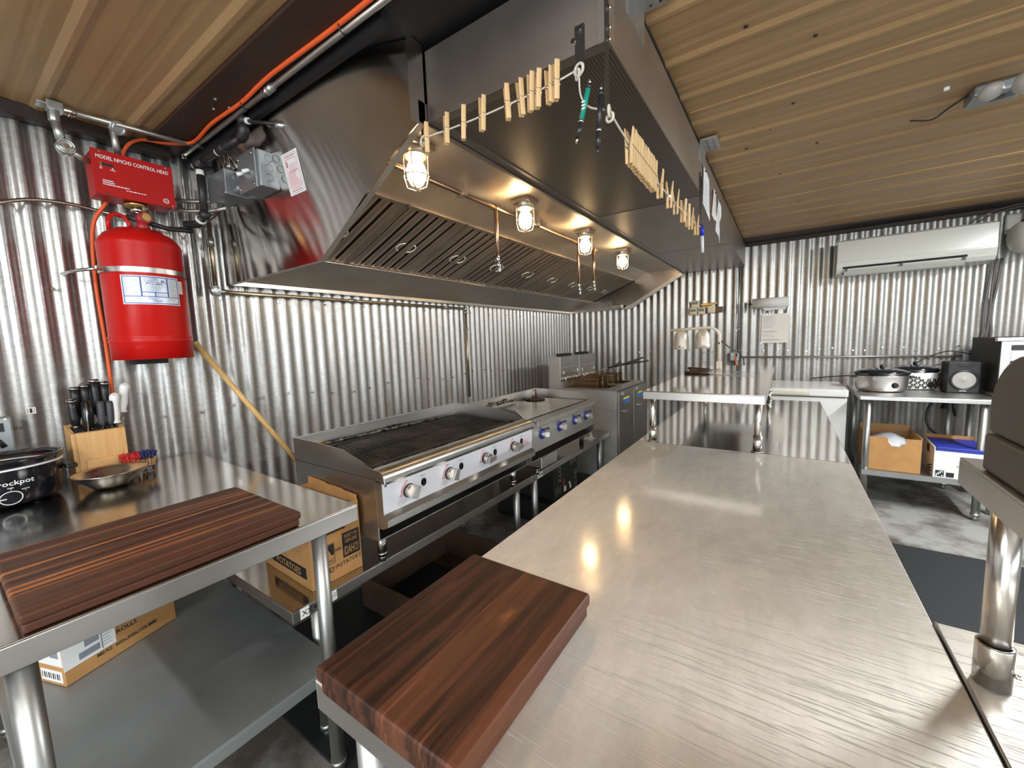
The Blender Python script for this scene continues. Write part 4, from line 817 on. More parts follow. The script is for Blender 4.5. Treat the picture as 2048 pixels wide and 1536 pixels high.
LT = thing('prep_table', (0.6, 0.3, FZ), 'stainless prep table with galvanised legs against the left wall', 'table')
b = MB(); table_top(b, 0.012, 1.240, -0.07, 0.690, 0.900, 0.050, 'dim', 'steel'); b.build('table_top', LT, bevel=0.002)
for x, y in ((1.17, 0.605), (1.17, 0.048), (0.08, 0.605), (0.08, 0.048)):
    b = MB(); round_leg(b, x, y, FZ, 0.852, 0.0205, 'leg'); b.cyl((x, y, 0.84), (x, y, 0.855), 0.034, 'leg', n=20); l = b.build('leg', LT)
    b = MB(); b.cyl((x, y, 0.372), (x, y, 0.425), 0.0245, 'leg', n=22); b.build('shelf_collar', l)
b = MB(); b.box(0.05, 1.185, 0.03, 0.625, 0.416, 0.420, 'shelf')
for r in ((1.182, 1.186, 0.03, 0.625), (0.05, 0.054, 0.03, 0.625), (0.054, 1.182, 0.03, 0.034), (0.054, 1.182, 0.621, 0.625)): b.box(r[0], r[1], r[2], r[3], 0.382, 0.416, 'shelf')
b.build('undershelf', LT, bevel=0.002)

def board(name, x0, x1, y0, y1, z0, t, mat, label, r=0.010):
    t_ = thing(name, ((x0 + x1) / 2, (y0 + y1) / 2, z0), label, 'cutting board')
    b = MB(); b.box(x0 + 0.004, x1 - 0.004, y0 + 0.004, y1 - 0.004, z0, z0 + t * 0.46, mat); o = b.build('lower_half', t_, bevel=0.004, seg=2)
    b = MB(); b.box(x0, x1, y0, y1, z0 + t * 0.46, z0 + t, mat); b.build('upper_half', t_, bevel=0.006, seg=3); return t_
ba = board('cutting_board', 0.850, 1.236, 0.050, 0.528, 0.901, 0.038, 'walnutA', 'long striped walnut cutting board on the left prep table')
bb = board('cutting_board', 1.772, 2.024, 0.255, 0.590, 0.901, 0.042, 'walnutB', 'thick dark walnut cutting board at the near end of the centre table')

# box under the table
kb = thing('cardboard_box', (0.36, 0.24, 0.42), 'flat cardboard carton with white shipping labels on the shelf below the prep table', 'box')
Xm = Matrix.Translation((0.60, 0.145, 0.4215)) @ Matrix.Rotation(0.34, 4, 'Z')
b = MB(); b.X = Xm; b.box(-0.36, 0, 0, 0.30, 0, 0.15, 'card'); b.build('carton', kb, bevel=0.002)
b = MB(); b.X = Xm; b.box(0.0, 0.0008, 0.0, 0.125, 0.045, 0.13, 'white')
b.box(0.0008, 0.0012, 0.05, 0.085, 0.085, 0.11, 'grey_ink'); b.box(0.0008, 0.0012, 0.035, 0.085, 0.055, 0.075, 'grey_ink'); b.box(0.0008, 0.0012, 0.090, 0.0915, 0.05, 0.125, 'ink')
b.lines((0.0012, 0.094, 0.055), (0, 1, 0), (0, 0, 1), 0.028, 0.06, 6, 'grey_ink', 3, 0.4); b.build('shipping_label', kb)
b = MB(); b.X = Xm
for k, (s_, y_, z_) in enumerate((('ALL TRAINS', 0.13, 0.088), ('ROLLS', 0.128, 0.068), ('MEAS. 400x300x150 MM', 0.075, 0.030))): b.text(s_, (0.0012, y_, z_), (0, 1, 0), (0, 0, 1), 0.020 if k < 2 else 0.016, 'ink')
b.build('printing', kb)
b = MB(); b.X = Xm; b.box(-0.13, -0.002, -0.0008, 0.0, 0.06, 0.145, 'white'); b.box(-0.10, -0.01, -0.0009, 0.0, 0.01, 0.045, 'white')
for i in range(9): b.box(-0.095 + i * 0.009, -0.095 + i * 0.009 + 0.003 + 0.002 * (i % 2), -0.0012, -0.0009, 0.018, 0.036, 'ink')
b.box(-0.05, -0.015, -0.0012, -0.0008, 0.085, 0.135, 'grey_ink'); b.build('shipping_label', kb)

# things on the prep table
def oval_cooker(name, c, rx, ry, h, mats, label, panel):
    t = thing(name, c, label, 'slow cooker')
    cx, cy, cz = c; n = 48; rr = lambda k: [(cx, cy, cz)]
    b = MB(); b.lathe([(0.0, 0.006), (0.86, 0.006), (0.90, 0.014), (0.955, h * 0.25), (0.985, h * 0.7), (1.0, h * 0.80)], (cx, cy, cz), mats[0], n, rx, ry); b.build('base', t)
    b = MB(); b.lathe([(0.985, h * 0.795), (1.015, h * 0.80), (1.015, h * 0.83), (0.985, h * 0.835)], (cx, cy, cz), mats[1], n, rx, ry); b.build('rim_band', t)
    b = MB(); b.lathe([(0.98, h * 0.83), (1.02, h * 0.90), (1.06, h * 0.96), (1.06, h), (1.0, h), (0.95, h * 0.93)], (cx, cy, cz), mats[2], n, rx, ry); b.build('crock', t)
    b = MB(); b.lathe([(1.0, h + 0.001), (0.98, h + 0.006), (0.75, h + 0.020), (0.4, h + 0.030), (0.0, h + 0.034)], (cx, cy, cz), mats[3], n, rx, ry); l = b.build('lid', t)
    b = MB(); b.tube([(cx, cy - 0.03, cz + h + 0.030), (cx, cy - 0.022, cz + h + 0.05), (cx, cy + 0.022, cz + h + 0.05), (cx, cy + 0.03, cz + h + 0.030)], 0.008, 'black', 10); b.build('lid_handle', l)
    for a in ((0, -1), (0, 1)) if ry > rx else ((-1, 0), (1, 0)):
        b = MB(); x = cx + a[0] * rx * 1.0; y = cy + a[1] * ry * 1.0; d = 0.03
        if a[0]: b.box(min(x, x + a[0] * d), max(x, x + a[0] * d), y - 0.035, y + 0.035, cz + h * 0.70, cz + h * 0.80, 'black')
        else: b.box(x - 0.035, x + 0.035, min(y, y + a[1] * d), max(y, y + a[1] * d), cz + h * 0.52, cz + h * 0.62, 'black')
        b.build('side_handle', t, bevel=0.005)
    b = MB(); panel(b); b.build('control_panel', t)
    for q in range(4):
        b = MB(); a = PI / 4 + q * PI / 2; b.cyl((cx + 0.7 * rx * math.cos(a), cy + 0.7 * ry * math.sin(a), cz), (cx + 0.7 * rx * math.cos(a), cy + 0.7 * ry * math.sin(a), cz + 0.012), 0.010, 'black', n=10); b.build('foot', t)
    return t
CC = (0.195, 0.105, 0.901); RX_, RY_ = 0.120, 0.150
def sc_panel(b):
    def F(a, z, lift=0.001):     # a = arc position round the oval from +x
        k = (0.93 + 0.07 * min(1, z / 0.11)); return (CC[0] + (RX_ * k + lift + 0.004) * math.cos(a), CC[1] + (RY_ * k + lift + 0.004) * math.sin(a), CC[2] + z)
    a0 = 0.12
    n = 28; ring = [F(a0 + 0.155 * math.cos(2 * PI * i / n), 0.037 + 0.0205 * math.sin(2 * PI * i / n), 0.005) for i in range(n)]
    b.tube(ring, 0.0013, 'white', 6, True); b.add(ring, [tuple(range(n))], 'black_gl')
    b.add([F(a0 - 0.15, 0.035, 0.006), F(a0 - 0.06, 0.035, 0.006), F(a0 - 0.06, 0.038, 0.006), F(a0 - 0.15, 0.038, 0.006)], [(0, 1, 2, 3)], 'white')
    b.text('crockpot', None, None, None, 0.021, 'white', 'r', fn=lambda u, v: F(0.47 + u / 0.135, 0.076 + v, 0.003))
    for a, z, s_ in ((-0.06, 0.063, 'low'), (0.13, 0.066, 'high'), (0.33, 0.056, 'warm')):
        b.text(s_, None, None, None, 0.007, 'white', 'c', fn=lambda u, v: F(a + u / 0.135, z + v, 0.003)); c_ = F(a, z - 0.004, 0.003); b.ball(c_, 0.0010, 'white', 8)
oval_cooker('slow_cooker', CC, RX_, RY_, 0.150, ('black_gl', 'white', 'black_gl', 'glass'), 'black oval slow cooker with white dial and lettering on the left prep table', sc_panel)

bx = thing('knife_block', (0.11, 0.36, 0.90), 'pale wooden knife block holding black and white handled knives', 'knife block')
b = MB(); KX0, KX1, KY0, KY1 = 0.062, 0.168, 0.285, 0.430; t_ = 0.012
zt = lambda x: 1.112 - (x - KX0) / (KX1 - KX0) * 0.026
def kwall(x0, x1, y0, y1): b.add([(x0, y0, 0.901), (x1, y0, 0.901), (x1, y1, 0.901), (x0, y1, 0.901), (x0, y0, zt(x0)), (x1, y0, zt(x1)), (x1, y1, zt(x1)), (x0, y1, zt(x0))], [(0, 3, 2, 1), (4, 5, 6, 7), (0, 1, 5, 4), (1, 2, 6, 5), (2, 3, 7, 6), (3, 0, 4, 7)], 'maple')
kwall(KX0, KX1, KY0, KY0 + t_); kwall(KX0, KX1, KY1 - t_, KY1); kwall(KX0, KX0 + t_, KY0 + t_, KY1 - t_); kwall(KX1 - t_, KX1, KY0 + t_, KY1 - t_); b.box(KX0 + t_, KX1 - t_, KY0 + t_, KY1 - t_, 0.901, 0.915, 'maple')
b.build('block_case', bx, bevel=0.0015)
b = MB(); ix0, ix1, iy0, iy1 = KX0 + t_, KX1 - t_, KY0 + t_, KY1 - t_; b.add([(ix0, iy0, 0.915), (ix1, iy0, 0.915), (ix1, iy1, 0.915), (ix0, iy1, 0.915), (ix0, iy0, zt(ix0) - 0.006), (ix1, iy0, zt(ix1) - 0.006), (ix1, iy1, zt(ix1) - 0.006), (ix0, iy1, zt(ix0) - 0.006)], [(0, 3, 2, 1), (4, 5, 6, 7), (0, 1, 5, 4), (1, 2, 6, 5), (2, 3, 7, 6), (3, 0, 4, 7)], 'black_m')
rn = random.Random(4)
for i in range(160): x = rn.uniform(KX0 + t_ + .002, KX1 - t_ - .003); y = rn.uniform(KY0 + t_ + .002, KY1 - t_ - .003); b.box(x, x + 0.0015, y, y + 0.0015, zt(x) - 0.007, zt(x) + rn.uniform(-0.003, 0.006), 'black_m')
b.build('bristle_insert', bx)
b = MB(); b.box(KX1, KX1 + 0.006, KY0 + 0.03, KY0 + 0.115, 0.901, 0.985, 'maple'); b.build('front_plate', bx, bevel=0.001)
def knife(kind, x, y, z0, z1, tilt, label):
    """handle from z0 to z1 above the block, blade inside it"""
    t = thing('kitchen_knife', (x, y, z0), label, 'knife', 'knives in the block')
    ax = Vector((tilt[0], tilt[1], 1)).normalized(); P = lambda k, ox=0, oy=0: Vector((x, y, z0)) + ax * (k * (z1 - z0)) + Vector((ox, oy, 0))
    b = MB()
    if kind == 'black':
        b.tube([P(0), P(0.3, 0.003), P(0.65, 0.0), P(0.95, 0.004)], [0.0115, 0.0145, 0.0130, 0.0145], 'black', 12); b.build('handle', t)
        b = MB(); b.cyl(P(0.95, 0.004), P(1.0, 0.006), 0.0150, 'chrome', r1=0.0130, n=16); b.cyl(P(1.0, .006), P(1.01, .006), 0.0130, 'chrome', r1=0.004, n=16); b.build('end_cap', t)
        b = MB(); b.cyl(P(-0.08), P(0.01), 0.0085, 'chrome', n=12); b.build('bolster', t)
    elif kind == 'white':
        b.tube([P(0), P(0.04), P(0.12), P(0.35, 0.002), P(0.7, -0.001), P(0.88, 0.003), P(0.96, 0.006), P(1.0, 0.010)], [0.0150, 0.0170, 0.0125, 0.0148, 0.0140, 0.0158, 0.0140, 0.008], 'handle_w', 14); b.build('handle', t)
    elif kind == 'grey':
        b.tube([P(0), P(0.15), P(0.5, 0.002), P(0.85, -0.001), P(1.0)], [0.006, 0.0105, 0.0115, 0.0115, 0.009], 'grey_pl', 12); b.build('handle', t)
    else:
        b.tube([P(0), P(0.5), P(1.0)], [0.0095, 0.0125, 0.0115], 'black', 12); b.build('handle', t)
        b = MB(); b.tube([P(0, 0.0115), P(0.5, 0.0128), P(1.0, 0.0115)], 0.0022, 'chrome', 6); b.build('tang', t)
        b = MB(); b.cyl(P(-0.08), P(0.01), 0.008, 'chrome', n=12); b.build('bolster', t)
    b = MB(); zb = 0.93; q = (z0 - zb) / ax.z; B = Vector((x, y, z0)) - ax * q
    b.add([P(0, -0.010, 0.0007), P(0, 0.010, 0.0007), B + Vector((0.004, 0.0007, 0)), B + Vector((-0.010, 0.0007, 0)), P(0, -0.010, -0.0007), P(0, 0.010, -0.0007), B + Vector((0.004, -0.0007, 0)), B + Vector((-0.010, -0.0007, 0))], [(0, 1, 2, 3), (7, 6, 5, 4), (0, 4, 5, 1), (1, 5, 6, 2), (2, 6, 7, 3), (3, 7, 4, 0)], 'chrome'); b.build('blade', t)
for a in (('black', 0.085, 0.322, 1.135, 1.252, (0.0, 0.0), 'black knife with steel end cap, back left of the four tallest in the block'),
          ('black', 0.088, 0.348, 1.14, 1.260, (0.0, 0.0), 'black knife with steel end cap, second of the four tallest in the block'),
          ('black', 0.090, 0.376, 1.14, 1.276, (-0.03, 0.0), 'tallest black knife with steel end cap in the block'),
          ('black', 0.088, 0.402, 1.14, 1.264, (0.0, 0.0), 'black knife with steel end cap next to the white handles'),
          ('black', 0.128, 0.308, 1.112, 1.210, (0.02, -0.04), 'short black knife with steel end cap, leftmost in the block'),
          ('riv', 0.146, 0.332, 1.085, 1.198, (0.02, 0.04), 'black knife with shiny steel tang at the front left of the block'),
          ('riv', 0.135, 0.342, 1.098, 1.200, (0.0, 0.06), 'black knife with steel tang tucked behind the front left one'),
          ('grey', 0.142, 0.374, 1.100, 1.195, (-0.02, 0.03), 'slim dull grey handled knife, left of the front pair'),
          ('grey', 0.140, 0.398, 1.100, 1.192, (-0.02, 0.04), 'slim dull grey handled knife, right of the front pair'),
          ('white', 0.130, 0.413, 1.103, 1.216, (0.0, 0.06), 'shorter white handled knife inside the block'),
          ('white', 0.105, 0.440, 1.140, 1.252, (0.06, 0.16), 'taller white handled knife leaning out at the right of the block')): knife(*a)

bw = MB(); bc = (0.300, 0.346, 0.901)
def bowl_r(t, k): return 0.097 * k * (1 + 0.14 * math.exp(-((math.atan2(math.sin(t - 1.35), math.cos(t - 1.35))) / 0.32) ** 2))
prof = [(0.0, 0.001), (0.45, 0.0015), (0.62, 0.013), (0.86, 0.038), (0.98, 0.054), (1.03, 0.0565), (1.02, 0.058), (0.96, 0.056), (0.84, 0.041), (0.60, 0.017), (0.43, 0.005), (0.0, 0.004)]
n = 48; vs = []; fs = []
for r, z in prof:
    for i in range(n):
        t = 2 * PI * i / n; q = bowl_r(t, r) if r > 0.8 else 0.097 * r; vs.append((bc[0] + q * math.cos(t), bc[1] + q * math.sin(t), bc[2] + z))
for j in range(len(prof) - 1):
    for i in range(n): fs.append((j * n + i, j * n + (i + 1) % n, (j + 1) * n + (i + 1) % n, (j + 1) * n + i))
bw.add(vs, fs, 'nickel', True); tag(bw.build('metal_bowl', org=bc), 'shallow stainless bowl with pouring lip on the left prep table', 'bowl')
def pick_tub(x, y, mat, label):
    t = thing('toothpick_tub', (x, y, 0.901), label, 'toothpicks', 'tubs of party picks')
    b = MB(); b.lathe([(0.0, 0.0), (0.021, 0.0), (0.0225, 0.036), (0.0215, 0.036), (0.020, 0.002)], (x, y, 0.901), 'glass', 20); b.build('tub', t)
    b = MB(); f = lambda u, v: (x + 0.0232 * math.cos(u), y + 0.0232 * math.sin(u), 0.901 + v)
    for i in range(14): a = -0.6 + i * 0.1; b.add([f(a, 0.008), f(a + 0.1, 0.008), f(a + 0.1, 0.027), f(a, 0.027)], [(0, 1, 2, 3)], 'ink', True)
    b.lines((0, 0, 0), (1, 0, 0), (0, 1, 0), 0.9, 0.014, 3, 'white', 5, 0.5, fn=lambda u, v: tuple(Vector(f(-0.4 + u, 0.011 + v)) + Vector((0.0004, 0, 0)))); b.build('label_band', t)
    p = MB(); fr = MB(); rn = random.Random(int(y * 1000))
    for i in range(90):
        a = rn.uniform(0, 2 * PI); r = 0.018 * math.sqrt(rn.random()); r2 = r * 1.75; L = rn.uniform(0.066, 0.082)
        q0 = Vector((x + r * math.cos(a), y + r * math.sin(a), 0.904)); q1 = Vector((x + r2 * math.cos(a), y + r2 * math.sin(a), 0.904 + L))
        p.cyl(q0, q1, 0.0009, 'maple', n=5, caps=False); d = (q1 - q0).normalized(); fr.cyl(q1 - d * 0.016, q1 + d * 0.003, 0.0017, mat, r1=0.0026, n=5)
    p.build('wooden_picks', t)['kind'] = 'stuff'; fr.build('coloured_frills', t)['kind'] = 'stuff'
pick_tub(0.205, 0.428, 'pick_red', 'tub of wooden picks with red frills behind the metal bowl'); pick_tub(0.200, 0.474, 'pick_blue', 'tub of wooden picks with dark blue frills right of the metal bowl')

# ================================================================== cooking line
SZ_ = 0.575; SX0, SX1 = 0.36, 1.075
def stand(y0, y1, label, marks):
    t = thing('equipment_stand', ((SX0 + SX1) / 2, (y0 + y1) / 2, FZ), label, 'equipment stand', 'low stainless stands under the cooking line')
    b = MB(); table_top(b, SX0, SX1, y0, y1, SZ_, 0.040, 'dim', 'steel'); b.box(SX0, SX0 + 0.003, y0, y1, SZ_, SZ_ + 0.04, 'steel'); b.build('stand_top', t, bevel=0.0015)
    for x in (SX0 + 0.06, SX1 - 0.05):
        for y in (y0 + 0.10, y1 - 0.10):
            b = MB(); round_leg(b, x, y, FZ, SZ_ - 0.01, 0.0195, 'leg'); b.build('leg', t)
    b = MB(); b.box(SX0 + 0.04, SX1 - 0.03, y0 + 0.05, y1 - 0.05, 0.20, 0.204, 'leg'); b.box(SX1 - 0.034, SX1 - 0.03, y0 + 0.05, y1 - 0.05, 0.17, 0.2, 'leg')
    b.build('undershelf', t) if marks == 'never' else None
    for y, kind in marks:
        b = MB(); X = SX1 + 0.0004; b.box(SX1, X, y, y + (0.028 if kind != 'tag' else 0.06), SZ_ - 0.038, SZ_ - 0.004, 'white')
        if kind == 'NSF':
            b.torus((X + 0.0002, y + 0.014, SZ_ - 0.021), 0.0105, 0.0006, 'ink', (1, 0, 0), 24, 4); b.text('NSF', (X + 0.0004, y + 0.014, SZ_ - 0.024), (0, 1, 0), (0, 0, 1), 0.010, 'ink', 'c')
        else:
            b.text('XX', (X + 0.0004, y + 0.022, SZ_ - 0.030), (0, 1, 0), (0, 0, 1), 0.024, 'ink', 'c'); b.cyl((X, y + 0.048, SZ_ - 0.021), (X + 0.0004, y + 0.048, SZ_ - 0.021), 0.006, 'ink')
        b.build('sticker', t)
    return t
stand(0.555, 1.955, 'low stainless equipment stand under the charbroiler, nearest the prep table', [(0.672, 'NSF'), (0.578, 'tag0')])
stand(1.957, 3.215, 'low stainless equipment stand under the griddle, next to the fryers', [(2.02, 'tag')])

def foot(mb, x, y, z0, z1, mat='chrome'):
    mb.cyl((x, y, z0 + 0.02), (x, y, z1), 0.016, mat, n=16); mb.cyl((x, y, z0), (x, y, z0 + 0.03), 0.013, mat, n=16); mb.cyl((x, y, z0 + 0.028), (x, y, z0 + 0.036), 0.0185, mat, n=16)

# charbroiler
BY0, BY1 = 0.815, 1.752; BB, BF = 0.655, 1.205; ZB = 0.690
cb = thing('charbroiler', (0.95, (BY0 + BY1) / 2, SZ_), 'countertop gas charbroiler with blackened grates and a white control panel with four knobs', 'charbroiler')
side = [(BB, ZB), (1.155, ZB), (1.155, 0.925), (1.205, 0.915), (1.198, 0.945), (1.185, 0.958), (1.14, 0.962), (1.08, 0.985), (0.99, 1.012), (0.86, 1.020), (BB, 1.024)]
for y in (BY0, BY1 - 0.004):
    b = MB(); b.prism(side, 'y', y, y + 0.004, 'steel_v')
    if y == BY0: b.box(BB, 1.155, y - 0.0008, y, 0.9245, 0.9265, 'ink')
    b.build('side_panel', cb)
b = MB(); b.box(BB - 0.004, BB, BY0, BY1, ZB, 1.024, 'steel'); b.box(BB, BB + 0.012, BY0 + .004, BY1 - .004, 1.018, 1.024, 'steel')
b.add([(BB + 0.001, BY0 + 0.25, 0.967), (BB + 0.001, BY1 - 0.28, 0.967), (BB + 0.001, BY1 - 0.45, 0.978), (BB + 0.001, BY0 + 0.6, 0.971), (BB + 0.001, BY0 + 0.4, 0.976)], [(0, 1, 2, 3, 4)], 'soot'); b.build('back_splash', cb)
b = MB(); b.box(BB, 1.155, BY0 + 0.004, BY1 - 0.004, ZB, ZB + 0.004, 'steel'); b.box(BB + 0.01, 1.12, BY0 + 0.01, BY1 - 0.01, 0.86, 0.864, 'black_m'); b.build('fire_box', cb)
b = MB(); b.strip([(1.105, 0.948), (1.14, 0.960), (1.185, 0.957), (1.198, 0.944), (1.205, 0.914), (1.197, 0.910)], 'y', BY0 + 0.003, BY1 - 0.003, 'steel', True); b.build('front_rail', cb)
b = MB(); b.box(1.185, 1.190, BY0 + 0.002, BY1 - 0.002, 0.800, 0.914, 'panel_w')
for y, z in ((BY0 + 0.012, 0.905), (BY0 + 0.012, 0.806), (BY1 - 0.012, 0.905), (BY1 - 0.012, 0.806)): b.cyl((1.19, y, z), (1.193, y, z), 0.0045, 'chrome', n=10)
KY = [0.925, 1.130, 1.360, 1.580]
for y in KY:
    n = 12; p = [(1.1906, y - 0.034 * math.sin(a), 0.853 + 0.034 * math.cos(a)) for a in [0.35 + 1.25 * i / n for i in range(n + 1)]]
    b.tube(p, 0.0012, 'red_print', 5); b.text('OFF', (1.1906, y - 0.010, 0.888), (0, 1, 0), (0, 0, 1), 0.010, 'red_print', 'c'); b.text('ON', (1.1906, y - 0.036, 0.840), (0, 1, 0), (0, 0, 1), 0.009, 'red_print', 'c')
    b.text('PILOT', (1.1906, y + 0.070, 0.886), (0, 1, 0), (0, 0, 1), 0.010, 'grey_ink', 'c')
    b.cyl((1.190, y + 0.070, 0.866), (1.1908, y + 0.070, 0.866), 0.0125, 'ink', n=18); b.cyl((1.190, y + 0.070, 0.858), (1.1908, y + 0.070, 0.858), 0.0125, 'ink', n=18)
    b.cyl((1.1905, y + 0.070, 0.862), (1.192, y + 0.070, 0.862), 0.0025, 'emt', n=6)
b.text('CPG', (1.1906, 1.685, 0.838), (0, 1, 0), (0, 0, 1), 0.026, 'red_ink', 'c'); b.box(1.190, 1.1905, 1.655, 1.716, 0.832, 0.834, 'grey_ink'); b.box(1.190, 1.1905, 1.655, 1.716, 0.862, 0.8635, 'red_ink'); b.build('control_panel', cb)
b = MB(); b.strip([(1.188, 0.800), (1.208, 0.782), (1.206, 0.755), (1.180, 0.742), (1.155, 0.742)], 'y', BY0 + 0.002, BY1 - 0.002, 'steel'); 
b.prism([(1.155, 0.742), (1.180, 0.742), (1.206, 0.755), (1.208, 0.782), (1.188, 0.800), (1.188, 0.915), (1.155, 0.92)], 'y', BY0 + 0.0005, BY0 + 0.0025, 'steel_v'); b.prism([(1.155, 0.742), (1.180, 0.742), (1.206, 0.755), (1.208, 0.782), (1.188, 0.800)], 'y', BY1 - 0.0025, BY1 - 0.0005, 'steel_v'); b.build('drip_tray', cb)
def knob(root, y, z, x, r, rot, mats, name='knob'):
    b = MB(); b.cyl((x, y, z), (x + 0.006, y, z), r * 1.08, mats[0], n=24); b.cyl((x + 0.006, y, z), (x + 0.024, y, z), r, mats[1], r1=r * 0.96, n=24)
    b.X = Matrix.Translation((x + 0.024, y, z)) @ Matrix.Rotation(rot, 4, 'X'); b.prism([(-r * 0.62, -r * 0.92), (r * 0.62, -r * 0.92), (r * 0.40, r * 0.98), (-r * 0.40, r * 0.98)], 'x', 0, 0.020, mats[1]); b.X = None
    return b.build(name, root, bevel=0.0015)
for y, r in zip(KY, (-0.5, -0.4, -1.5, -1.5)): knob(cb, y, 0.853, 1.190, 0.0245, r, ('ink', 'nickel'))
# cast iron grates: nine sections, ridged bars running front to back
gz0, gz1 = 0.934, 0.962
for s in range(7):
    gy0 = BY0 + 0.042 + s * 0.1235
    b = MB()
    for xx0, xx1 in ((0.69, 0.888), (0.894, 1.098)):
        zf = lambda x: 0.958 - (x - 0.69) * 0.035
        for i in range(9):
            y = gy0 + 0.004 + i * 0.0135
            b.add([(xx0, y, zf(xx0) - 0.022), (xx1, y, zf(xx1) - 0.022), (xx1, y + 0.0085, zf(xx1) - 0.022), (xx0, y + 0.0085, zf(xx0) - 0.022), (xx0, y + 0.002, zf(xx0)), (xx1, y + 0.002, zf(xx1)), (xx1, y + 0.0065, zf(xx1)), (xx0, y + 0.0065, zf(xx0))], [(0, 3, 2, 1), (4, 5, 6, 7), (0, 1, 5, 4), (1, 2, 6, 5), (2, 3, 7, 6), (3, 0, 4, 7)], 'cast')
        for xx in (xx0, (xx0 + xx1) / 2, xx1 - 0.008): b.box(xx, xx + 0.008, gy0 + 0.003, gy0 + 0.120, zf(xx) - 0.026, zf(xx) - 0.007, 'cast')
    b.build('grate', cb)
b = MB(); b.box(1.100, 1.106, BY0 + 0.012, BY1 - 0.045, 0.944, 0.960, 'cast')
for i in range(62): b.box(1.1055, 1.112, BY0 + 0.02 + i * 0.0142, BY0 + 0.026 + i * 0.0142, 0.938, 0.953, 'soot')
b.build('grate_front_bar', cb)
b = MB(); b.cyl((0.672, BY0 + 0.03, 0.968), (0.672, BY0 + 0.115, 0.970), 0.0135, 'brass', n=14); b.cyl((0.672, BY0 + 0.115, 0.970), (0.675, BY1 - 0.05, 0.958), 0.008, 'soot', n=10); b.cyl((0.69, BY0 + 0.118, 0.955), (0.69, BY0 + 0.118, 0.925), 0.012, 'soot', n=10); b.build('smoker_pipe', cb)
for x in (0.72, 1.10):
    for y in (BY0 + 0.05, BY1 - 0.06): b = MB(); foot(b, x, y, SZ_, ZB + 0.002); b.build('foot', cb)

cb.location = (0.915, 1.3325, SZ_); cb.scale = (1.03, 1.05, 0.95)
# griddle
GY0, GY1 = 1.775, 2.700; GB, GF = 0.685, 1.185
gr = thing('griddle', (0.95, (GY0 + GY1) / 2, SZ_), 'stainless countertop griddle with flat polished plate and four blue-ringed knobs beside the charbroiler', 'griddle')
gside = [(GB, 0.70), (1.165, 0.70), (1.165, 0.955), (1.135, 0.955), (1.07, 1.008), (GB, 1.020)]
for y in (GY0, GY1 - 0.004): b = MB(); b.prism(gside, 'y', y, y + 0.004, 'steel_v'); b.build('side_splash', gr)
b = MB(); b.box(GB - 0.004, GB, GY0, GY1, 0.70, 1.020, 'steel'); b.box(GB, GB + 0.01, GY0 + .004, GY1 - .004, 1.013, 1.020, 'steel')
rn = random.Random(2)
for k in range(3):
    y = GY0 + 0.15 + k * 0.11; z0 = 0.955 + 0.018 * (k % 2); pts = []
    for i in range(12): pts.append((GB + 0.002, y + i * 0.022, z0 + rn.uniform(0.010, 0.022)))
    for i in range(11, -1, -1): pts.append((GB + 0.002, y + i * 0.022, z0 + rn.uniform(-0.004, 0.004)))
    b.add(pts, [(i, i + 1, 22 - i, 23 - i) for i in range(11)], 'soot')
b.build('back_splash', gr)
b = MB(); b.box(GB, 1.115, GY0 + 0.004, GY1 - 0.030, 0.925, 0.945, 'griddle'); b.box(1.112, 1.1155, GY0 + 0.004, GY1 - 0.030, 0.921, 0.9455, 'soot'); b.build('griddle_plate', gr, bevel=0.001)
b = MB(); b.box(1.116, 1.142, GY0 + 0.004, GY1 - 0.004, 0.905, 0.909, 'black_m'); b.box(GB, 1.142, GY1 - 0.03, GY1 - 0.004, 0.90, 0.905, 'steel'); b.build('grease_trough', gr)
b = MB(); b.box(1.142, 1.215, GY0 - 0.002, GY1 + 0.002, 0.944, 0.950, 'steel'); b.box(1.209, 1.215, GY0 - 0.002, GY1 + 0.002, 0.922, 0.944, 'steel'); b.build('front_shelf', gr, bevel=0.0015)
b = MB(); b.box(1.165, 1.169, GY0, GY1, 0.755, 0.944, 'steel')
for i in range(12): b.box(1.1690, 1.1694, GY0 + 0.015 + i * 0.022, GY0 + 0.029 + i * 0.022, 0.925, 0.9285, 'ink')
b.box(GB, 1.165, GY0 + 0.004, GY1 - 0.004, 0.70, 0.704, 'steel'); b.build('front_panel', gr)
for k, y in enumerate((1.900, 2.130, 2.355, 2.545)):
    b = MB(); b.torus((1.171, y, 0.850), 0.027, 0.0055, 'knob_blue', (1, 0, 0), 28, 8); b.cyl((1.169, y, 0.850), (1.172, y, 0.850), 0.025, 'knob_blue', n=24); z = b.build('blue_bezel', gr)
    knob(gr, y, 0.850, 1.172, 0.0165, 0.0 + 0.2 * k, ('chrome', 'acryl'))
    b = MB(); b.cyl((1.178, y + 0.012, 0.878), (1.205, y + 0.024, 0.884), 0.004, 'black', r1=0.006, n=8); b.build('pilot_lever', gr)
b = MB(); b.torus((1.171, 2.640, 0.832), 0.016, 0.004, 'chrome', (1, 0, 0), 24, 8); b.cyl((1.169, 2.640, 0.832), (1.172, 2.640, 0.832), 0.016, 'knob_blue', n=20); b.build('maker_badge', gr)
for x in (0.75, 1.11):
    for y in (GY0 + 0.16, GY1 - 0.10): b = MB(); foot(b, x, y, SZ_, 0.702, 'chrome' if y < 2.3 else 'black'); b.build('foot', gr)
b = MB(); b.box(0.86, 1.16, GY0 + 0.11, GY0 + 0.30, 0.636, 0.700, 'steel_v'); b.box(1.155, 1.172, GY0 + 0.105, GY0 + 0.305, 0.632, 0.702, 'steel'); b.build('grease_drawer', gr, bevel=0.003)
gr.location = (0.925, 2.287, SZ_); gr.scale = (1.0, 0.953, 0.935)
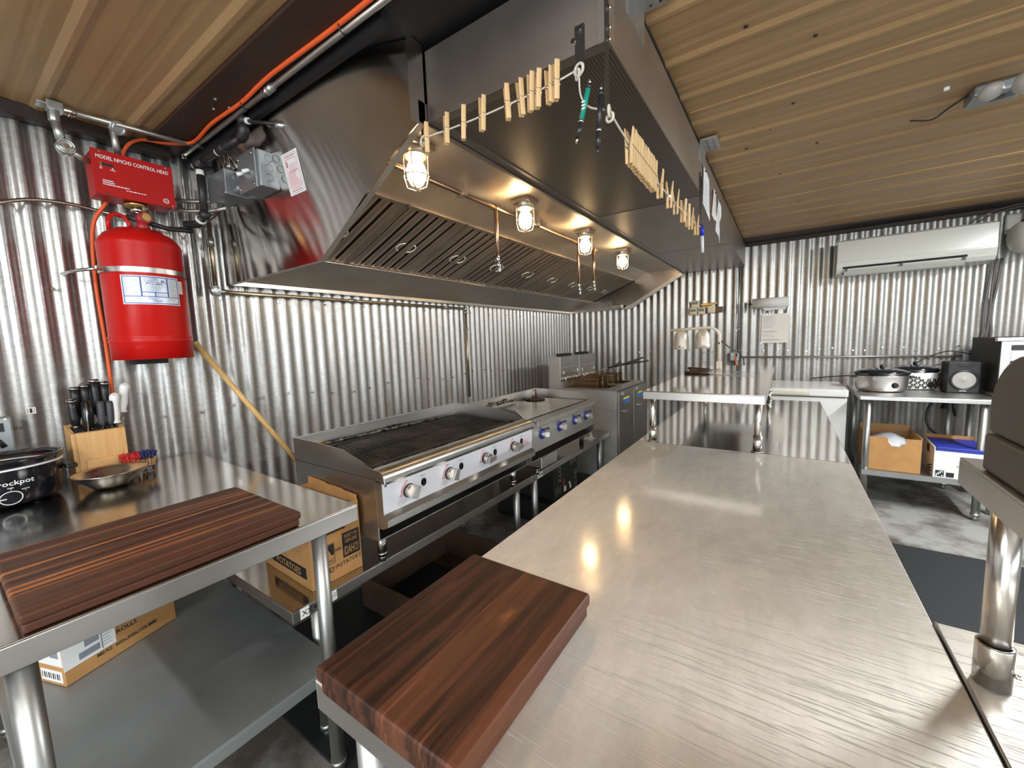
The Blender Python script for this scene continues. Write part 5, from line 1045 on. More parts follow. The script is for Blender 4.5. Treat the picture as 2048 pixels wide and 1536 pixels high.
ps = thing('burger_press', (0.745, 2.585, 0.946), 'round blackened burger press with upright handle on the back of the griddle', 'burger press')
b = MB(); b.lathe([(0.0, 0.0), (0.078, 0.0), (0.080, 0.006), (0.078, 0.011), (0.0, 0.011)], (0.745, 2.585, 0.946), 'cast', 36); b.build('plate', ps)
b = MB(); b.tube([(0.745, 2.565, 0.956), (0.745, 2.565, 1.000), (0.745, 2.570, 1.012), (0.745, 2.60, 1.014), (0.745, 2.606, 1.0), (0.745, 2.606, 0.956)], 0.0065, 'copper', 10); b.build('handle', ps)
ps.location = (0.72, 2.60, SZ_ + 0.370 * 0.935 + 0.001)
b = MB(); b.prism([(1.02, SZ_ + 0.001), (1.11 - 0.055, SZ_ + 0.001), (1.03, SZ_ + 0.075)], 'y', 2.92, 2.926, 'clear'); b.box(0.98, 1.06, 2.88, 2.97, SZ_ + 0.0005, SZ_ + 0.004, 'clear'); tag(b.build('plastic_wedge', org=(1.03, 2.93, SZ_)), 'small clear plastic wedge lying on the stand between griddle and fryers', 'plastic piece')

# fryers
def fryer(y0, label):
    t = thing('deep_fryer', (0.85, y0 + 0.2, FZ), label, 'fryer', 'floor fryers at the end of the cooking line')
    x0, x1, y1 = 0.50, 1.135, y0 + 0.395; zt = 0.925
    b = MB()
    for r in ((x0, x1, y0, y0 + 0.004), (x0, x1, y1 - 0.004, y1)): b.box(r[0], r[1], r[2], r[3], FZ + 0.12, zt, 'fryer')
    b.box(x0, x0 + .004, y0 + .004, y1 - .004, FZ + 0.12, zt, 'fryer'); b.box(x0 + .004, x1, y0 + .004, y1 - .004, FZ + 0.12, FZ + 0.124, 'fryer'); b.box(x1 - 0.004, x1, y0 + .004, y1 - .004, FZ + 0.12, zt - 0.01, 'steel_v'); b.build('cabinet', t)
    b = MB(); b.box(0.62, x1 + 0.004, y0 - 0.001, y0 + 0.055, zt - 0.004, zt + 0.008, 'steel'); b.box(0.62, x1 + 0.004, y1 - 0.055, y1 + 0.001, zt - 0.004, zt + 0.008, 'steel'); b.box(1.03, x1 + 0.004, y0 + .055, y1 - .055, zt - 0.004, zt + 0.008, 'steel')
    for r in ((0.62, 1.03, y0 + 0.055, y0 + 0.058), (0.62, 1.03, y1 - 0.058, y1 - 0.055), (1.027, 1.03, y0 + .058, y1 - .058), (0.62, 0.623, y0 + .058, y1 - .058)): b.box(r[0], r[1], r[2], r[3], 0.62, zt + 0.006, 'griddle')
    b.box(0.62, 1.03, y0 + 0.055, y1 - 0.055, 0.78, 0.782, 'soot'); b.build('oil_tank', t, bevel=0.001)
    b = MB(); b.box(x0, 0.615, y0, y1, zt, 1.210, 'fryer'); b.box(0.615, 0.618, y0 + 0.002, y1 - 0.002, 1.115, 1.212, 'steel'); b.box(0.615, 0.617, y0 + 0.002, y1 - 0.002, 0.985, 1.108, 'steel'); b.build('flue_riser', t, bevel=0.002)
    b = MB(); b.box(0.525, 0.585, y0 + 0.10, y0 + 0.31, 1.212, 1.234, 'black_m'); b.build('flue_cap', t)
    b = MB()
    for yy in (y0 + 0.05, y1 - 0.05): b.tube([(0.618, yy, 1.085), (0.628, yy, 1.08), (0.628, yy, 1.05), (0.622, yy, 1.04)], 0.003, 'chrome', 6)
    b.box(0.618, 0.645, y0 + 0.03, y1 - 0.03, 1.005, 1.012, 'chrome')
    for i in range(6): yy = y0 + 0.05 + i * 0.06; b.tube([(0.645, yy, 0.985), (0.645, yy, 1.012), (0.628, yy, 1.025)], 0.006, 'chrome', 6)
    b.build('basket_hanger', t)
    b = MB(); b.box(x1, x1 + 0.018, y0 + 0.004, y1 - 0.004, FZ + 0.14, zt - 0.012, 'steel_v'); d = b.build('door', t, bevel=0.002)
    b = MB(); b.tube([(x1 + 0.016, y0 + 0.10, 0.735), (x1 + 0.036, y0 + 0.11, 0.735), (x1 + 0.036, y0 + 0.18, 0.735), (x1 + 0.016, y0 + 0.19, 0.735)], 0.006, 'chrome', 8); b.build('handle', d)
    b = MB(); X = x1 + 0.0185; b.box(x1 + 0.018, X, y0 + 0.12, y0 + 0.27, 0.800, 0.838, 'magnet'); b.box(x1 + 0.018, X, y0 + 0.12, y0 + 0.27, 0.838, 0.852, 'sticky')
    b.lines((X + 0.0003, y0 + 0.13, 0.802), (0, 1, 0), (0, 0, 1), 0.13, 0.034, 6, 'ink', 2, 0.4); b.build('warning_sticker', d)
    b = MB(); b.box(x1 + 0.018, X, y0 + 0.06, y0 + 0.125, 0.880, 0.902, 'label'); b.text('Pitco', (X + 0.0003, y0 + 0.093, 0.887), (0, 1, 0), (0, 0, 1), 0.016, 'blue_ink', 'c'); b.build('badge', d)
    for x in (x0 + 0.06, x1 - 0.06):
        for yy in (y0 + 0.05, y1 - 0.05): b = MB(); b.cyl((x, yy, FZ), (x, yy, FZ + 0.122), 0.02, 'chrome'); b.build('leg', t)
    return t
fryer(3.235, 'stainless floor fryer nearest the griddle, yellow and blue warning sticker on its door')
fryer(3.640, 'stainless floor fryer farthest from the griddle, against the back wall side')
def basket(y0, w_, label, hx, hz, handle=True):
    t = thing('fryer_basket', (0.80, y0 + w_ / 2, 0.90), label, 'fryer basket', 'wire baskets hung over the fryers')
    b = MB(); x0, x1, z0, z1 = 0.655, 0.935, 0.905, 1.010
    def wall(p, q, up, nu, nv):
        p = Vector(p); q = Vector(q); up = Vector(up)
        for i in range(nu + 1): a = p.lerp(q, i / nu); b.tube([a, a + up], 0.0010, 'basket', 4, caps=False)
        for j in range(nv + 1): b.tube([p + up * j / nv, q + up * j / nv], 0.0010, 'basket', 4, caps=False)
    U = (0, 0, z1 - z0); y1 = y0 + w_
    wall((x0, y0, z0), (x1, y0, z0), U, 26, 11); wall((x0, y1, z0), (x1, y1, z0), U, 20, 8); wall((x0, y0, z0), (x0, y1, z0), U, 10, 8); wall((x1, y0, z0), (x1, y1, z0), U, 12, 11); wall((x0, y0, z0), (x1, y0, z0), (0, w_, 0), 20, 8)
    b.build('mesh', t)
    b = MB(); b.tube([(x0, y0, z1), (x1, y0, z1), (x1, y1, z1), (x0, y1, z1)], 0.0038, 'basket', 8, True); b.tube([(x0, y0, z0), (x1, y0, z0), (x1, y1, z0), (x0, y1, z0)], 0.0028, 'basket', 6, True)
    for c in ((x0, y0), (x1, y0), (x1, y1), (x0, y1)): b.tube([(c[0], c[1], z0), (c[0], c[1], z1)], 0.003, 'basket', 6)
    b.build('rim_frame', t)
    b = MB(); yc = (y0 + y1) / 2; b.tube([(x1 + 0.004, yc - 0.018, 0.925), (x1 + 0.004, yc - 0.018, z1 + 0.070), (x1 + 0.02, yc - 0.016, z1 + 0.082), (x1 + 0.08, yc - 0.008, z1 + 0.095)], 0.0042, 'wire', 8)
    b.tube([(x1 + 0.004, yc + 0.018, 0.925), (x1 + 0.004, yc + 0.018, z1 + 0.070), (x1 + 0.02, yc + 0.016, z1 + 0.082), (x1 + 0.08, yc + 0.008, z1 + 0.095)], 0.0042, 'wire', 8)
    h = b.build('handle', t); b = MB(); b.tube([(x1 + 0.03, yc, z1 + 0.086), (x1 + 0.10, yc, z1 + 0.10), (hx, yc, hz)], [0.006, 0.0075, 0.0075], 'black', 10); b.build('handle_grip', h)
basket(3.300, 0.125, 'fryer basket hanging nearest the griddle', 1.13, 1.158); basket(3.435, 0.125, 'second hanging fryer basket, with the highest reaching handle', 1.28, 1.188)
basket(3.705, 0.125, 'third hanging fryer basket from the griddle', 1.25, 1.145); basket(3.840, 0.125, 'fryer basket hanging farthest from the griddle', 1.12, 1.135)

# potato carton on the stand
pc = thing('potato_box', (0.88, 0.76, SZ_), 'open cardboard potato carton with black printing on the stand beside the charbroiler', 'box')
Xm = Matrix.Translation((1.030, 0.645, SZ_ + 0.001)) @ Matrix.Rotation(-0.03, 4, 'Z') @ Matrix.Diagonal((1, 0.83, 1, 1)); LY, LX, HZ = 0.222, 0.335, 0.250; tk_ = 0.005
b = MB(); b.X = Xm
hy0, hy1, hz0, hz1 = 0.07, 0.155, 0.165, 0.190     # hand hole in the front face
for r in ((0, hy0, 0, HZ), (hy1, LY, 0, HZ), (hy0, hy1, 0, hz0), (hy0, hy1, hz1, HZ)): b.box(-tk_, 0, r[0], r[1], r[2], r[3], 'card')
b.box(-LX, -LX + tk_, 0, LY, 0, HZ, 'card'); b.box(-LX + tk_, -tk_, 0, tk_, 0, HZ - 0.012, 'card'); b.box(-LX + tk_, -tk_, LY - tk_, LY, 0, HZ, 'card'); b.box(-LX + tk_, -tk_, tk_, LY - tk_, 0, tk_, 'card_in')
b.build('carton', pc)
rn = random.Random(5); b = MB(); b.X = Xm; top = []
for i in range(15): top.append((-LX + tk_ + (LX - 2 * tk_) * i / 14, HZ + 0.028 + rn.uniform(-0.003, 0.003) - 0.012 * i / 14))
b.prism([(x, z) for x, z in top] + [(-tk_, HZ), (-LX + tk_, HZ)], 'y', LY - tk_, LY, 'card'); b.build('torn_rim', pc)
b = MB(); b.X = Xm
def ct(s, y, z, size, mat='ink', al='l', sx=1.0): b.text(s, (0.0008, y, z), (0, 1, 0), (0, 0, 1), size, mat, al, sx=sx)
ct('STORE AT 45\u00b0', LY - 0.012, 0.205, 0.022, al='r', sx=0.78)
py0, py1, pz0, pz1 = 0.138, 0.216, 0.062, 0.150
b.box(0.0002, 0.0006, py0, py1, pz0, pz1, 'ink'); ct('INSIST ON', (py0 + py1) / 2, 0.130, 0.0175, 'card', 'c', 0.74); ct('GENUINE', (py0 + py1) / 2, 0.112, 0.0185, 'card', 'c', 0.72); ct('IDAHO!', (py0 + py1) / 2, 0.070, 0.044, 'card', 'c', 0.44)
ct('AND', 0.117, 0.098, 0.013, al='c'); b.box(0.0002, 0.0006, 0.062, 0.102, 0.060, 0.132, 'ink'); b.box(0.0004, 0.0007, 0.064, 0.100, 0.062, 0.130, 'card')
shape = [(0.066, 0.128), (0.071, 0.128), (0.071, 0.118), (0.078, 0.110), (0.082, 0.101), (0.098, 0.101), (0.098, 0.088), (0.072, 0.088), (0.071, 0.100)]
b.add([(0.0010, y, z) for y, z in [(0.072, 0.129), (0.099, 0.129), (0.099, 0.094), (0.094, 0.090), (0.086, 0.092), (0.084, 0.099), (0.079, 0.106), (0.074, 0.116)]], [(0, 1, 2, 3, 4, 5, 6, 7)], 'ink')
ct('IDAHO!', 0.082, 0.066, 0.020, al='c', sx=0.58); ct('R', 0.056, 0.094, 0.016, al='r'); ct('L', 0.056, 0.070, 0.016, al='r')
s_ = "IDAHO\u00ae POTATOES"; s2 = 'HO\u2019 POTATOES'
ct('H', 0.068, 0.034, 0.026, al='c'); ct('O\u2019', 0.087, 0.032, 0.026, al='c')
for i, c in enumerate('POTATOES'): ct(c, 0.110 + i * 0.0147, 0.036 + 0.0008 * i, 0.021, al='c')
b.build('printing', pc)
b = MB(); b.X = Xm; b.box(-0.27, -0.03, -0.0008, 0.0, 0.03, 0.07, 'ink'); b.text('POTATOES', (-0.15, -0.0012, 0.037), (1, 0, 0), (0, 0, 1), 0.034, 'card', 'c'); b.build('end_printing', pc)

# things on the floor below the stands
def shot_box(x0, y0, z0, rz, label):
    t = thing('dark_carton', (x0, y0, z0), label, 'box'); Xq = Matrix.Translation((x0, y0, z0)) @ Matrix.Rotation(rz, 4, 'Z')
    b = MB(); b.X = Xq; b.box(-0.36, 0, 0, 0.37, 0, 0.29, 'black_m'); b.build('carton', t, bevel=0.003)
    b = MB(); b.X = Xq
    V = lambda s, y, z, size, mat='emt': b.text(s, (0.001, y, z), (0, 0, -1), (0, 1, 0), size, mat)
    V('SHOTZ', 0.315, 0.145, 0.060); V('SHOTZ', 0.07, 0.30, 0.060)
    for k in range(4): b.box(0, 0.001, 0.255 + k * 0.027, 0.262 + k * 0.027, 0.20, 0.275, 'emt'); b.box(0, 0.001, 0.03 + k * 0.022, 0.036 + k * 0.022, 0.03, 0.08 + 0.01 * (k % 2), 'emt')
    b.box(0, 0.001, 0.15, 0.185, 0.02, 0.06, 'white'); b.add([(0.001, 0.13, 0.07), (0.001, 0.145, 0.065), (0.001, 0.165, 0.115), (0.001, 0.145, 0.12)], [(0, 1, 2, 3)], 'red_print')
    b.add([(0.001, 0.225, 0.075), (0.001, 0.245, 0.075), (0.001, 0.27, 0.02), (0.001, 0.245, 0.015)], [(0, 1, 2, 3)], 'white'); b.build('printing', t)
shot_box(0.93, 2.48, FZ + 0.155, -0.04, 'dark carton with silver sideways lettering below the griddle stand')
b = MB(); b.box(0.48, 0.955, 2.40, 2.92, FZ, FZ + 0.154, 'black_m'); tag(b.build('dark_crate', org=(0.7, 2.65, FZ), bevel=0.006), 'plain dark crate under the dark lettered carton', 'crate')
oc = thing('open_carton', (0.85, 1.42, FZ), 'dark open cardboard tray of odds and ends on the floor below the stand', 'box')
b = MB(); x0, x1, y0, y1, z1 = 0.55, 1.30, 1.14, 1.76, FZ + 0.17
for r in ((x0, x0 + .006, y0, y1), (x1 - .006, x1, y0, y1), (x0 + .006, x1 - .006, y0, y0 + .006), (x0 + .006, x1 - .006, y1 - .006, y1)): b.box(r[0], r[1], r[2], r[3], FZ, z1, 'card_dk')  # tray colour darkened to carry the shade below the stand
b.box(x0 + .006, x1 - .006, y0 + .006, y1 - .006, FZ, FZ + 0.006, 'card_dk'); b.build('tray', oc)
b = MB(); b.X = Matrix.Translation((1.22, 1.60, z1 + 0.004)) @ Matrix.Rotation(0.5, 4, 'Z') @ Matrix.Rotation(-0.5, 4, 'X'); b.box(-0.05, 0.05, -0.005, 0, 0, 0.09, 'card_in'); b.build('torn_flap', oc)
b = MB(); b.cyl((1.02, 1.45, FZ + 0.035), (1.20, 1.52, FZ + 0.05), 0.026, 'black', n=16); b.cyl((1.20, 1.52, FZ + 0.05), (1.225, 1.53, FZ + 0.053), 0.020, 'chrome', n=16); tag(b.build('black_bottle', org=(1.1, 1.48, FZ + 0.01)), 'black bottle with bright cap lying in the open floor carton', 'bottle')
b = MB(); b.tube(smooth_path([(0.98, 1.30, FZ + 0.012), (1.08, 1.34, FZ + 0.03), (1.16, 1.36, FZ + 0.012)]), 0.005, 'tape', 8); tag(b.build('white_strip', org=(1.06, 1.33, FZ)), 'thin white plastic strip in the open floor carton', 'plastic piece')

# ================================================================== centre worktables
CX0, CX1 = 1.745, 2.487
def centre(y0, y1, label, mat, marks):
    t = thing('worktable', ((CX0 + CX1) / 2, (y0 + y1) / 2, FZ), label, 'table')
    b = MB(); table_top(b, CX0, CX1, y0, y1, 0.900, 0.045, mat, 'steel'); b.build('table_top', t, bevel=0.0025)
    for x in (CX0 + 0.045, CX1 - 0.045):
        for y in (y0 + 0.05, y1 - 0.05):
            b = MB(); round_leg(b, x, y, FZ, 0.872, 0.0205, 'leg'); b.cyl((x, y, 0.84), (x, y, 0.89), 0.030, 'leg', n=20); b.build('leg', t)
    b = MB(); b.box(CX0 + 0.03, CX1 - 0.03, y0 + 0.03, y1 - 0.03, 0.275, 0.279, 'leg'); b.box(CX0 + 0.03, CX0 + 0.034, y0 + 0.03, y1 - 0.03, 0.245, 0.275, 'leg'); b.box(CX0 + .034, CX1 - 0.03, y0 + 0.03, y0 + 0.034, 0.245, 0.275, 'leg'); b.build('undershelf', t)
    return t
ct1 = centre(0.268, 1.786, 'scratched stainless worktable nearest the camera, with the walnut board on its end', 'counter', 0)
ct2 = centre(1.788, 3.300, 'shiny stainless worktable beyond the seam, carrying the raised shelf', 'counter2', 0)

rs = thing('riser_shelf', (2.0, 2.55, 0.9), 'raised stainless shelf on four tube posts standing on the far worktable', 'shelf')
QX0, QX1, QY0, QY1 = 1.780, 2.230, 1.745, 3.350
b = MB(); table_top(b, QX0, QX1, QY0, QY1, 1.133, 0.036, 'counter2', 'steel'); b.build('shelf_top', rs, bevel=0.002)
for x in (1.803, 2.205):
    for y in (1.812, 3.27):
        b = MB(); b.cyl((x, y, 0.901), (x, y, 1.129), 0.0125, 'legb', n=20); p = b.build('post', rs)
        b = MB(); b.cyl((x, y, 0.9012), (x, y, 0.965), 0.0165, 'legb', n=22); b.cyl((x, y, 0.9011), (x, y, 0.904), 0.023, 'legb', n=22); b.build('socket', p)
kt = [((1.782, 2.62), (2.155, 2.52), 0.007, 'steak knife lying nearest the camera on the raised shelf'), ((1.790, 2.73), (2.120, 2.62), 0.009, 'middle steak knife on the raised shelf, handle a little higher'), ((1.765, 2.82), (2.150, 2.60), 0.016, 'steak knife lying farthest back across the others on the raised shelf')]
for (p, q, zz, lb) in kt:
    t = thing('steak_knife', (p[0], p[1], 1.134), lb, 'knife', 'steak knives on the raised shelf'); P = Vector((*p, 1.134 + zz)); Q = Vector((*q, 1.134 + zz * 0.6)); D = Q - P
    b = MB(); b.tube([P, P + D * 0.05, P + D * 0.20, P + D * 0.36], [0.0075, 0.010, 0.0085, 0.0085], 'knife_h', 10); b.build('handle', t)
    b = MB(); b.cyl(P + D * 0.36, P + D * 0.41, 0.008, 'chrome', r1=0.005, n=10); b.cyl(P - D * 0.004, P, 0.0078, 'chrome', n=10); b.build('bolster', t)
    b = MB(); sd = D.cross(Vector((0, 0, 1))).normalized() * 0.011; u = Vector((0, 0, 0.0008)); A = P + D * 0.40; b.add([A - sd - u, A + sd - u, Q - u, A - sd + u, A + sd + u, Q + u], [(0, 2, 1), (3, 4, 5), (0, 1, 4, 3), (1, 2, 5, 4), (2, 0, 3, 5)], 'steel'); b.build('blade', t)

hl = thing('heat_lamp', (1.922, 3.0, 1.133), 'cream gooseneck heat lamp with two silver bell shades on the raised shelf', 'lamp')
HX, HYY = 1.922, 3.00
b = MB(); b.box(HX - 0.016, HX + 0.016, HYY - 0.014, HYY + 0.014, 1.1335, 1.185, 'lamp_post'); b.build('base', hl, bevel=0.003)
b = MB(); pts = [(HX, HYY, 1.18), (HX, HYY, 1.345)] + arc((HX - 0.065, HYY, 1.345), 0.065, 0, PI / 2, 8)[1:] + [(1.612, HYY, 1.402)]
b.tube(pts, 0.0125, 'lamp_post', 4); b.build('arm', hl)
for k, (sx_, sh) in enumerate(((1.684, 1.268), (1.822, 1.272))):
    b = MB(); b.lathe([(0.0, 1.398), (0.020, 1.398), (0.028, 1.392), (0.040, 1.376), (0.047, 1.350), (0.050, 1.300), (0.052, 1.272), (0.055, sh), (0.052, sh), (0.049, 1.30), (0.040, 1.37), (0.0, 1.39)], (sx_, HYY, 0), 'lampshade', 32)
    for a in (-2.2, -1.75, -1.3, -0.85):
        for z in (1.375 - 0.012 * i for i in range(5)): b.ball((sx_ + 0.0475 * math.cos(a), HYY + 0.0475 * math.sin(a), z - 0.02), 0.0022, 'ink', 6)
    if k == 0: b.add([(sx_ - 0.006, HYY - 0.0535, 1.285), (sx_ + 0.006, HYY - 0.0535, 1.285), (sx_, HYY - 0.0525, 1.297)], [(0, 1, 2)], 'ink')
    b.build('bell_shade', hl)
b = MB(); b.box(HX - 0.005, HX + 0.005, HYY - 0.016, HYY - 0.0125, 1.298, 1.312, 'black'); b.build('switch', hl)
b = MB(); b.tube(smooth_path([(HX + 0.012, HYY + 0.002, 1.318), (1.935, 3.4, 1.27), (1.98, 4.1, 1.15), (1.975, 4.3, 0.96), (1.97, 4.35, 0.90)]), 0.0045, 'black', 8); b.build('power_cord', hl)

# sack under the near worktable
b = MB(); rn = random.Random(8); n = 20; rows = 9; vs = []
for j in range(rows):
    for i in range(n):
        a = 2 * PI * i / n; k = 1.0 + 0.05 * math.sin(3 * a + j) + 0.03 * rn.uniform(-1, 1); zz = j / (rows - 1); kk = k * (1 - 0.06 * zz)
        cx_ = math.copysign(abs(math.cos(a)) ** 0.6, math.cos(a)); sy_ = math.copysign(abs(math.sin(a)) ** 0.6, math.sin(a)); vs.append((1.735 + 0.120 * kk * cx_, 0.50 + 0.100 * kk * sy_, 0.2795 + 0.57 * zz))
fs = [(j * n + i, j * n + (i + 1) % n, (j + 1) * n + (i + 1) % n, (j + 1) * n + i) for j in range(rows - 1) for i in range(n)] + [tuple(range(n - 1, -1, -1)), tuple(range((rows - 1) * n, rows * n))]
bg = thing('white_sack', (1.96, 0.415, 0.2795), 'white paper sack with a red print on the shelf under the near worktable', 'sack'); b.add([(x + 0.202, y - 0.092, z) for x, y, z in vs], fs, 'bag', True); b.build('bag', bg)
b = MB(); b.lathe([(0.0, 0.0), (0.035, 0.0)], (0, 0, 0), 'red_print', 20); R_ = Matrix.Translation((1.850, 0.3065, 0.825)) @ Matrix.Rotation(PI / 2, 4, 'X'); b.v = [tuple(R_ @ Vector(p)) for p in b.v]; b.build('red_mark', bg)

# ================================================================== back wall
ac = thing('air_conditioner', (3.085, 4.58, 1.82), 'white wall-mounted split air conditioner on the corrugated back wall', 'air conditioner')
ax0, ax1 = 2.628, 3.545; yb_ = YB - 0.004
body = [(yb_, 1.825), (yb_, 2.115), (4.50, 2.115), (4.478, 2.10), (4.470, 1.925), (4.482, 1.868), (4.505, 1.838), (4.60, 1.822)]
b = MB(); b.prism(body, 'x', ax0, ax1, 'ac'); b.build('casing', ac, bevel=0.006, seg=3)
b = MB(); b.prism([(4.470, 1.930), (4.466, 1.932), (4.472, 2.100), (4.482, 2.108)], 'x', ax0 + 0.004, ax1 - 0.004, 'ac'); b.build('front_panel', ac, bevel=0.002)
b = MB(); b.add([(2.672, 4.4765, 1.893), (3.395, 4.4765, 1.893), (3.395, 4.5135, 1.834), (2.672, 4.5135, 1.834)], [(0, 1, 2, 3)], 'ink')
b.v = [(x, y - 0.006, z - 0.002) for x, y, z in b.v]; b.build('air_outlet', ac)
b = MB(); b.add([(2.68, 4.462, 1.852), (3.385, 4.462, 1.852), (3.385, 4.498, 1.824), (2.68, 4.498, 1.824), (2.68, 4.457, 1.848), (3.385, 4.457, 1.848), (3.385, 4.493, 1.819), (2.68, 4.493, 1.819)], [(0, 3, 2, 1), (4, 5, 6, 7), (0, 1, 5, 4), (1, 2, 6, 5), (2, 3, 7, 6), (3, 0, 4, 7)], 'ac')
for x in (2.69, 3.03, 3.375): b.box(x, x + 0.012, 4.464, 4.48, 1.848, 1.878, 'grey_pl')
b.build('louvre', ac)
b = MB(); b.box(3.44, 3.49, 4.474, 4.4765, 1.890, 1.902, 'lcd'); b.build('display', ac)
def back_tube(name, pts, r, mat, label, cat, n=8, smooth=True, group=None):
    b = MB(); b.tube(smooth_path(pts) if smooth else pts, r, mat, n); return tag(b.build(name, org=pts[0]), label, cat, group)
back_tube('conduit_pipe', [(1.905, YB - 0.018, 1.125), (3.46, YB - 0.018, 1.125)], 0.0085, 'emt', 'long straight conduit low along the back wall between two outlet boxes', 'conduit', 10, False)
for x in (2.27, 2.28): pass
ox = thing('outlet_box', (1.875, YB - 0.03, 1.08), 'square metal outlet box with an orange plug on the back wall beside the heat lamp', 'outlet')
b = MB(); b.box(1.826, 1.905, YB - 0.05, YB, 1.088, 1.178, 'box'); b.build('box_body', ox, bevel=0.006)
b = MB(); b.box(1.872, 1.890, YB - 0.053, YB - 0.05, 1.135, 1.165, 'black_m'); b.cyl((1.881, YB - 0.05, 1.15), (1.881, YB - 0.075, 1.145), 0.011, 'black', n=10); b.build('socket', ox)
back_tube('electric_cord', [(1.876, YB - 0.078, 1.152), (1.878, YB - 0.085, 1.10), (1.888, YB - 0.085, 1.04), (1.89, YB - 0.07, 0.95), (1.90, YB - 0.06, 0.75)], 0.0075, 'orange', 'short orange cord plugged into the outlet box on the back wall', 'cord')
back_tube('electric_cord', [(1.884, YB - 0.078, 1.142), (1.872, YB - 0.088, 1.08), (1.868, YB - 0.08, 0.98), (1.87, YB - 0.06, 0.75)], 0.0065, 'black', 'black cord hanging beside the orange cord on the back wall', 'cord')  # black cords here and below are plain power cords
b = MB(); b.tube([(1.893, YB - 0.018, 1.18), (1.893, YB - 0.018, 2.20)], 0.0085, 'emt', 10); b.cyl((1.893, YB - 0.018, 1.40), (1.893, YB - 0.018, 1.42), 0.0125, 'chrome'); b.tube([(1.882, YB - 0.014, 1.2), (1.886, YB - 0.014, 1.6), (1.880, YB - 0.014, 2.2)], 0.003, 'iron', 6); b.box(1.86, 1.89, YB - 0.022, YB - 0.01, 1.385, 1.41, 'galv_plain')
tag(b.build('conduit_pipe', org=(1.893, YB - 0.018, 1.7)), 'upright thin conduit running up the back wall from the metal outlet box', 'conduit')
b = MB()
for x in (2.29,): b.cyl((x, YB - 0.012, 1.105), (x, YB - 0.028, 1.105), 0.008, 'chrome', n=8)

pt = thing('paper_towel_roll', (2.16, YB - 0.075, 1.64), 'paper towel roll on a wire holder on the back wall', 'paper towel')
b = MB(); b.cyl((2.012, YB - 0.075, 1.645), (2.305, YB - 0.075, 1.645), 0.047, 'ptowel', n=32); b.build('roll', pt)
b = MB(); b.tube([(2.006, YB - 0.004, 1.645), (1.975, YB - 0.03, 1.645), (1.972, YB - 0.075, 1.645), (2.012, YB - 0.075, 1.645)], 0.0035, 'black', 6); b.torus((1.985, YB - 0.075, 1.645), 0.040, 0.0025, 'black', (1, 0, 0)); b.tube([(1.985, YB - 0.075, 1.605), (1.985, YB - 0.075, 1.685)], 0.0025, 'black', 6); b.build('wire_holder', pt)
b = MB(); b.add([(2.09 + 0.10 * i, YB - 0.078 + 0.008 * math.sin(i * 2), 1.600) for i in range(3)] + [(2.28 - 0.08 * i, YB - 0.080 + 0.008 * math.sin(i), 1.572 + 0.006 * (i % 2)) for i in range(3)], [(0, 1, 2, 3, 4, 5)], 'ptowel'); b.build('loose_sheet', pt)
nt = thing('paper_notice', (2.20, YB - 0.012, 1.4), 'letter-size typed notice taped to the back wall below the paper towels', 'notice')
b = MB(); b.box(2.088, 2.312, YB - 0.0085, YB - 0.0075, 1.262, 1.540, 'paper'); b.build('sheet', nt)
b = MB(); Yt = YB - 0.0090
for k, (z, h_, n_, w_) in enumerate(((1.465, 0.062, 6, 0.10), (1.452, 0.009, 1, 0.14), (1.405, 0.035, 3, 0.12), (1.362, 0.022, 2, 0.16), (1.322, 0.026, 3, 0.11), (1.283, 0.022, 2, 0.18))): b.lines((2.100, Yt, z), (1, 0, 0), (0, 0, 1), w_, h_, n_, 'grey_ink' if k % 2 == 0 else 'ink', 40 + k, 0.5)
b.build('printing', nt)
b = MB()
for x, z in ((2.092, 1.262), (2.300, 1.538), (2.13, 1.54)): b.box(x - 0.010, x + 0.010, YB - 0.0095, YB - 0.0088, z - 0.010, z + 0.010, 'label')
b.build('tape', nt)

st = thing('mounting_strip', (1.58, YB - 0.02, 1.62), 'short brown wooden strip on the back wall holding the kitchen timers', 'mounting strip')
b = MB(); b.box(1.415, 1.745, YB - 0.022, YB - 0.0, 1.585, 1.645, 'strip'); b.build('board', st, bevel=0.001)
b = MB(); b.box(1.4152, 1.440, YB - 0.0226, YB - 0.022, 1.588, 1.642, 'pink'); b.lines((1.418, YB - 0.023, 1.592), (1, 0, 0), (0, 0, 1), 0.02, 0.045, 5, 'red_print', 4, 0.7); b.build('price_tag', st)
def timer(x, z, face, label):
    t = thing('kitchen_timer', (x, YB - 0.03, z), label, 'timer', 'kitchen timers on the strip')
    b = MB(); b.box(x - 0.036, x + 0.036, YB - 0.045, YB - 0.0225, z, z + 0.072, 'timer'); b.build('case', t, bevel=0.007, seg=3)
    b = MB(); Y = YB - 0.0455
    if face == 'lcd':
        b.box(x - 0.028, x + 0.028, Y, Y + 0.0005, z + 0.028, z + 0.062, 'lcd'); b.text('00:00', (x, Y - 0.0004, z + 0.034), (1, 0, 0), (0, 0, 1), 0.030, 'ink', 'c', sx=0.7); b.build('display', t)
        b = MB()
        for k in range(3): b.cyl((x - 0.016 + k * 0.016, Y + 0.0008, z + 0.015), (x - 0.016 + k * 0.016, Y - 0.001, z + 0.015), 0.005, 'brass', n=10)
        b.build('buttons', t)
    else:
        for i in range(4):
            for j in range(4): b.cyl((x - 0.022 + i * 0.0147, Y + 0.0008, z + 0.014 + j * 0.0147), (x - 0.022 + i * 0.0147, Y - 0.0006, z + 0.014 + j * 0.0147), 0.0045, 'brass' if (i + j) % 2 else 'timer', n=8)
        b.build('speaker_grille', t)
timer(1.472, 1.577, 'lcd', 'cream digital timer at the left end of the lower row on the back wall'); timer(1.552, 1.577, 'lcd', 'cream digital timer in the middle of the lower row on the back wall')
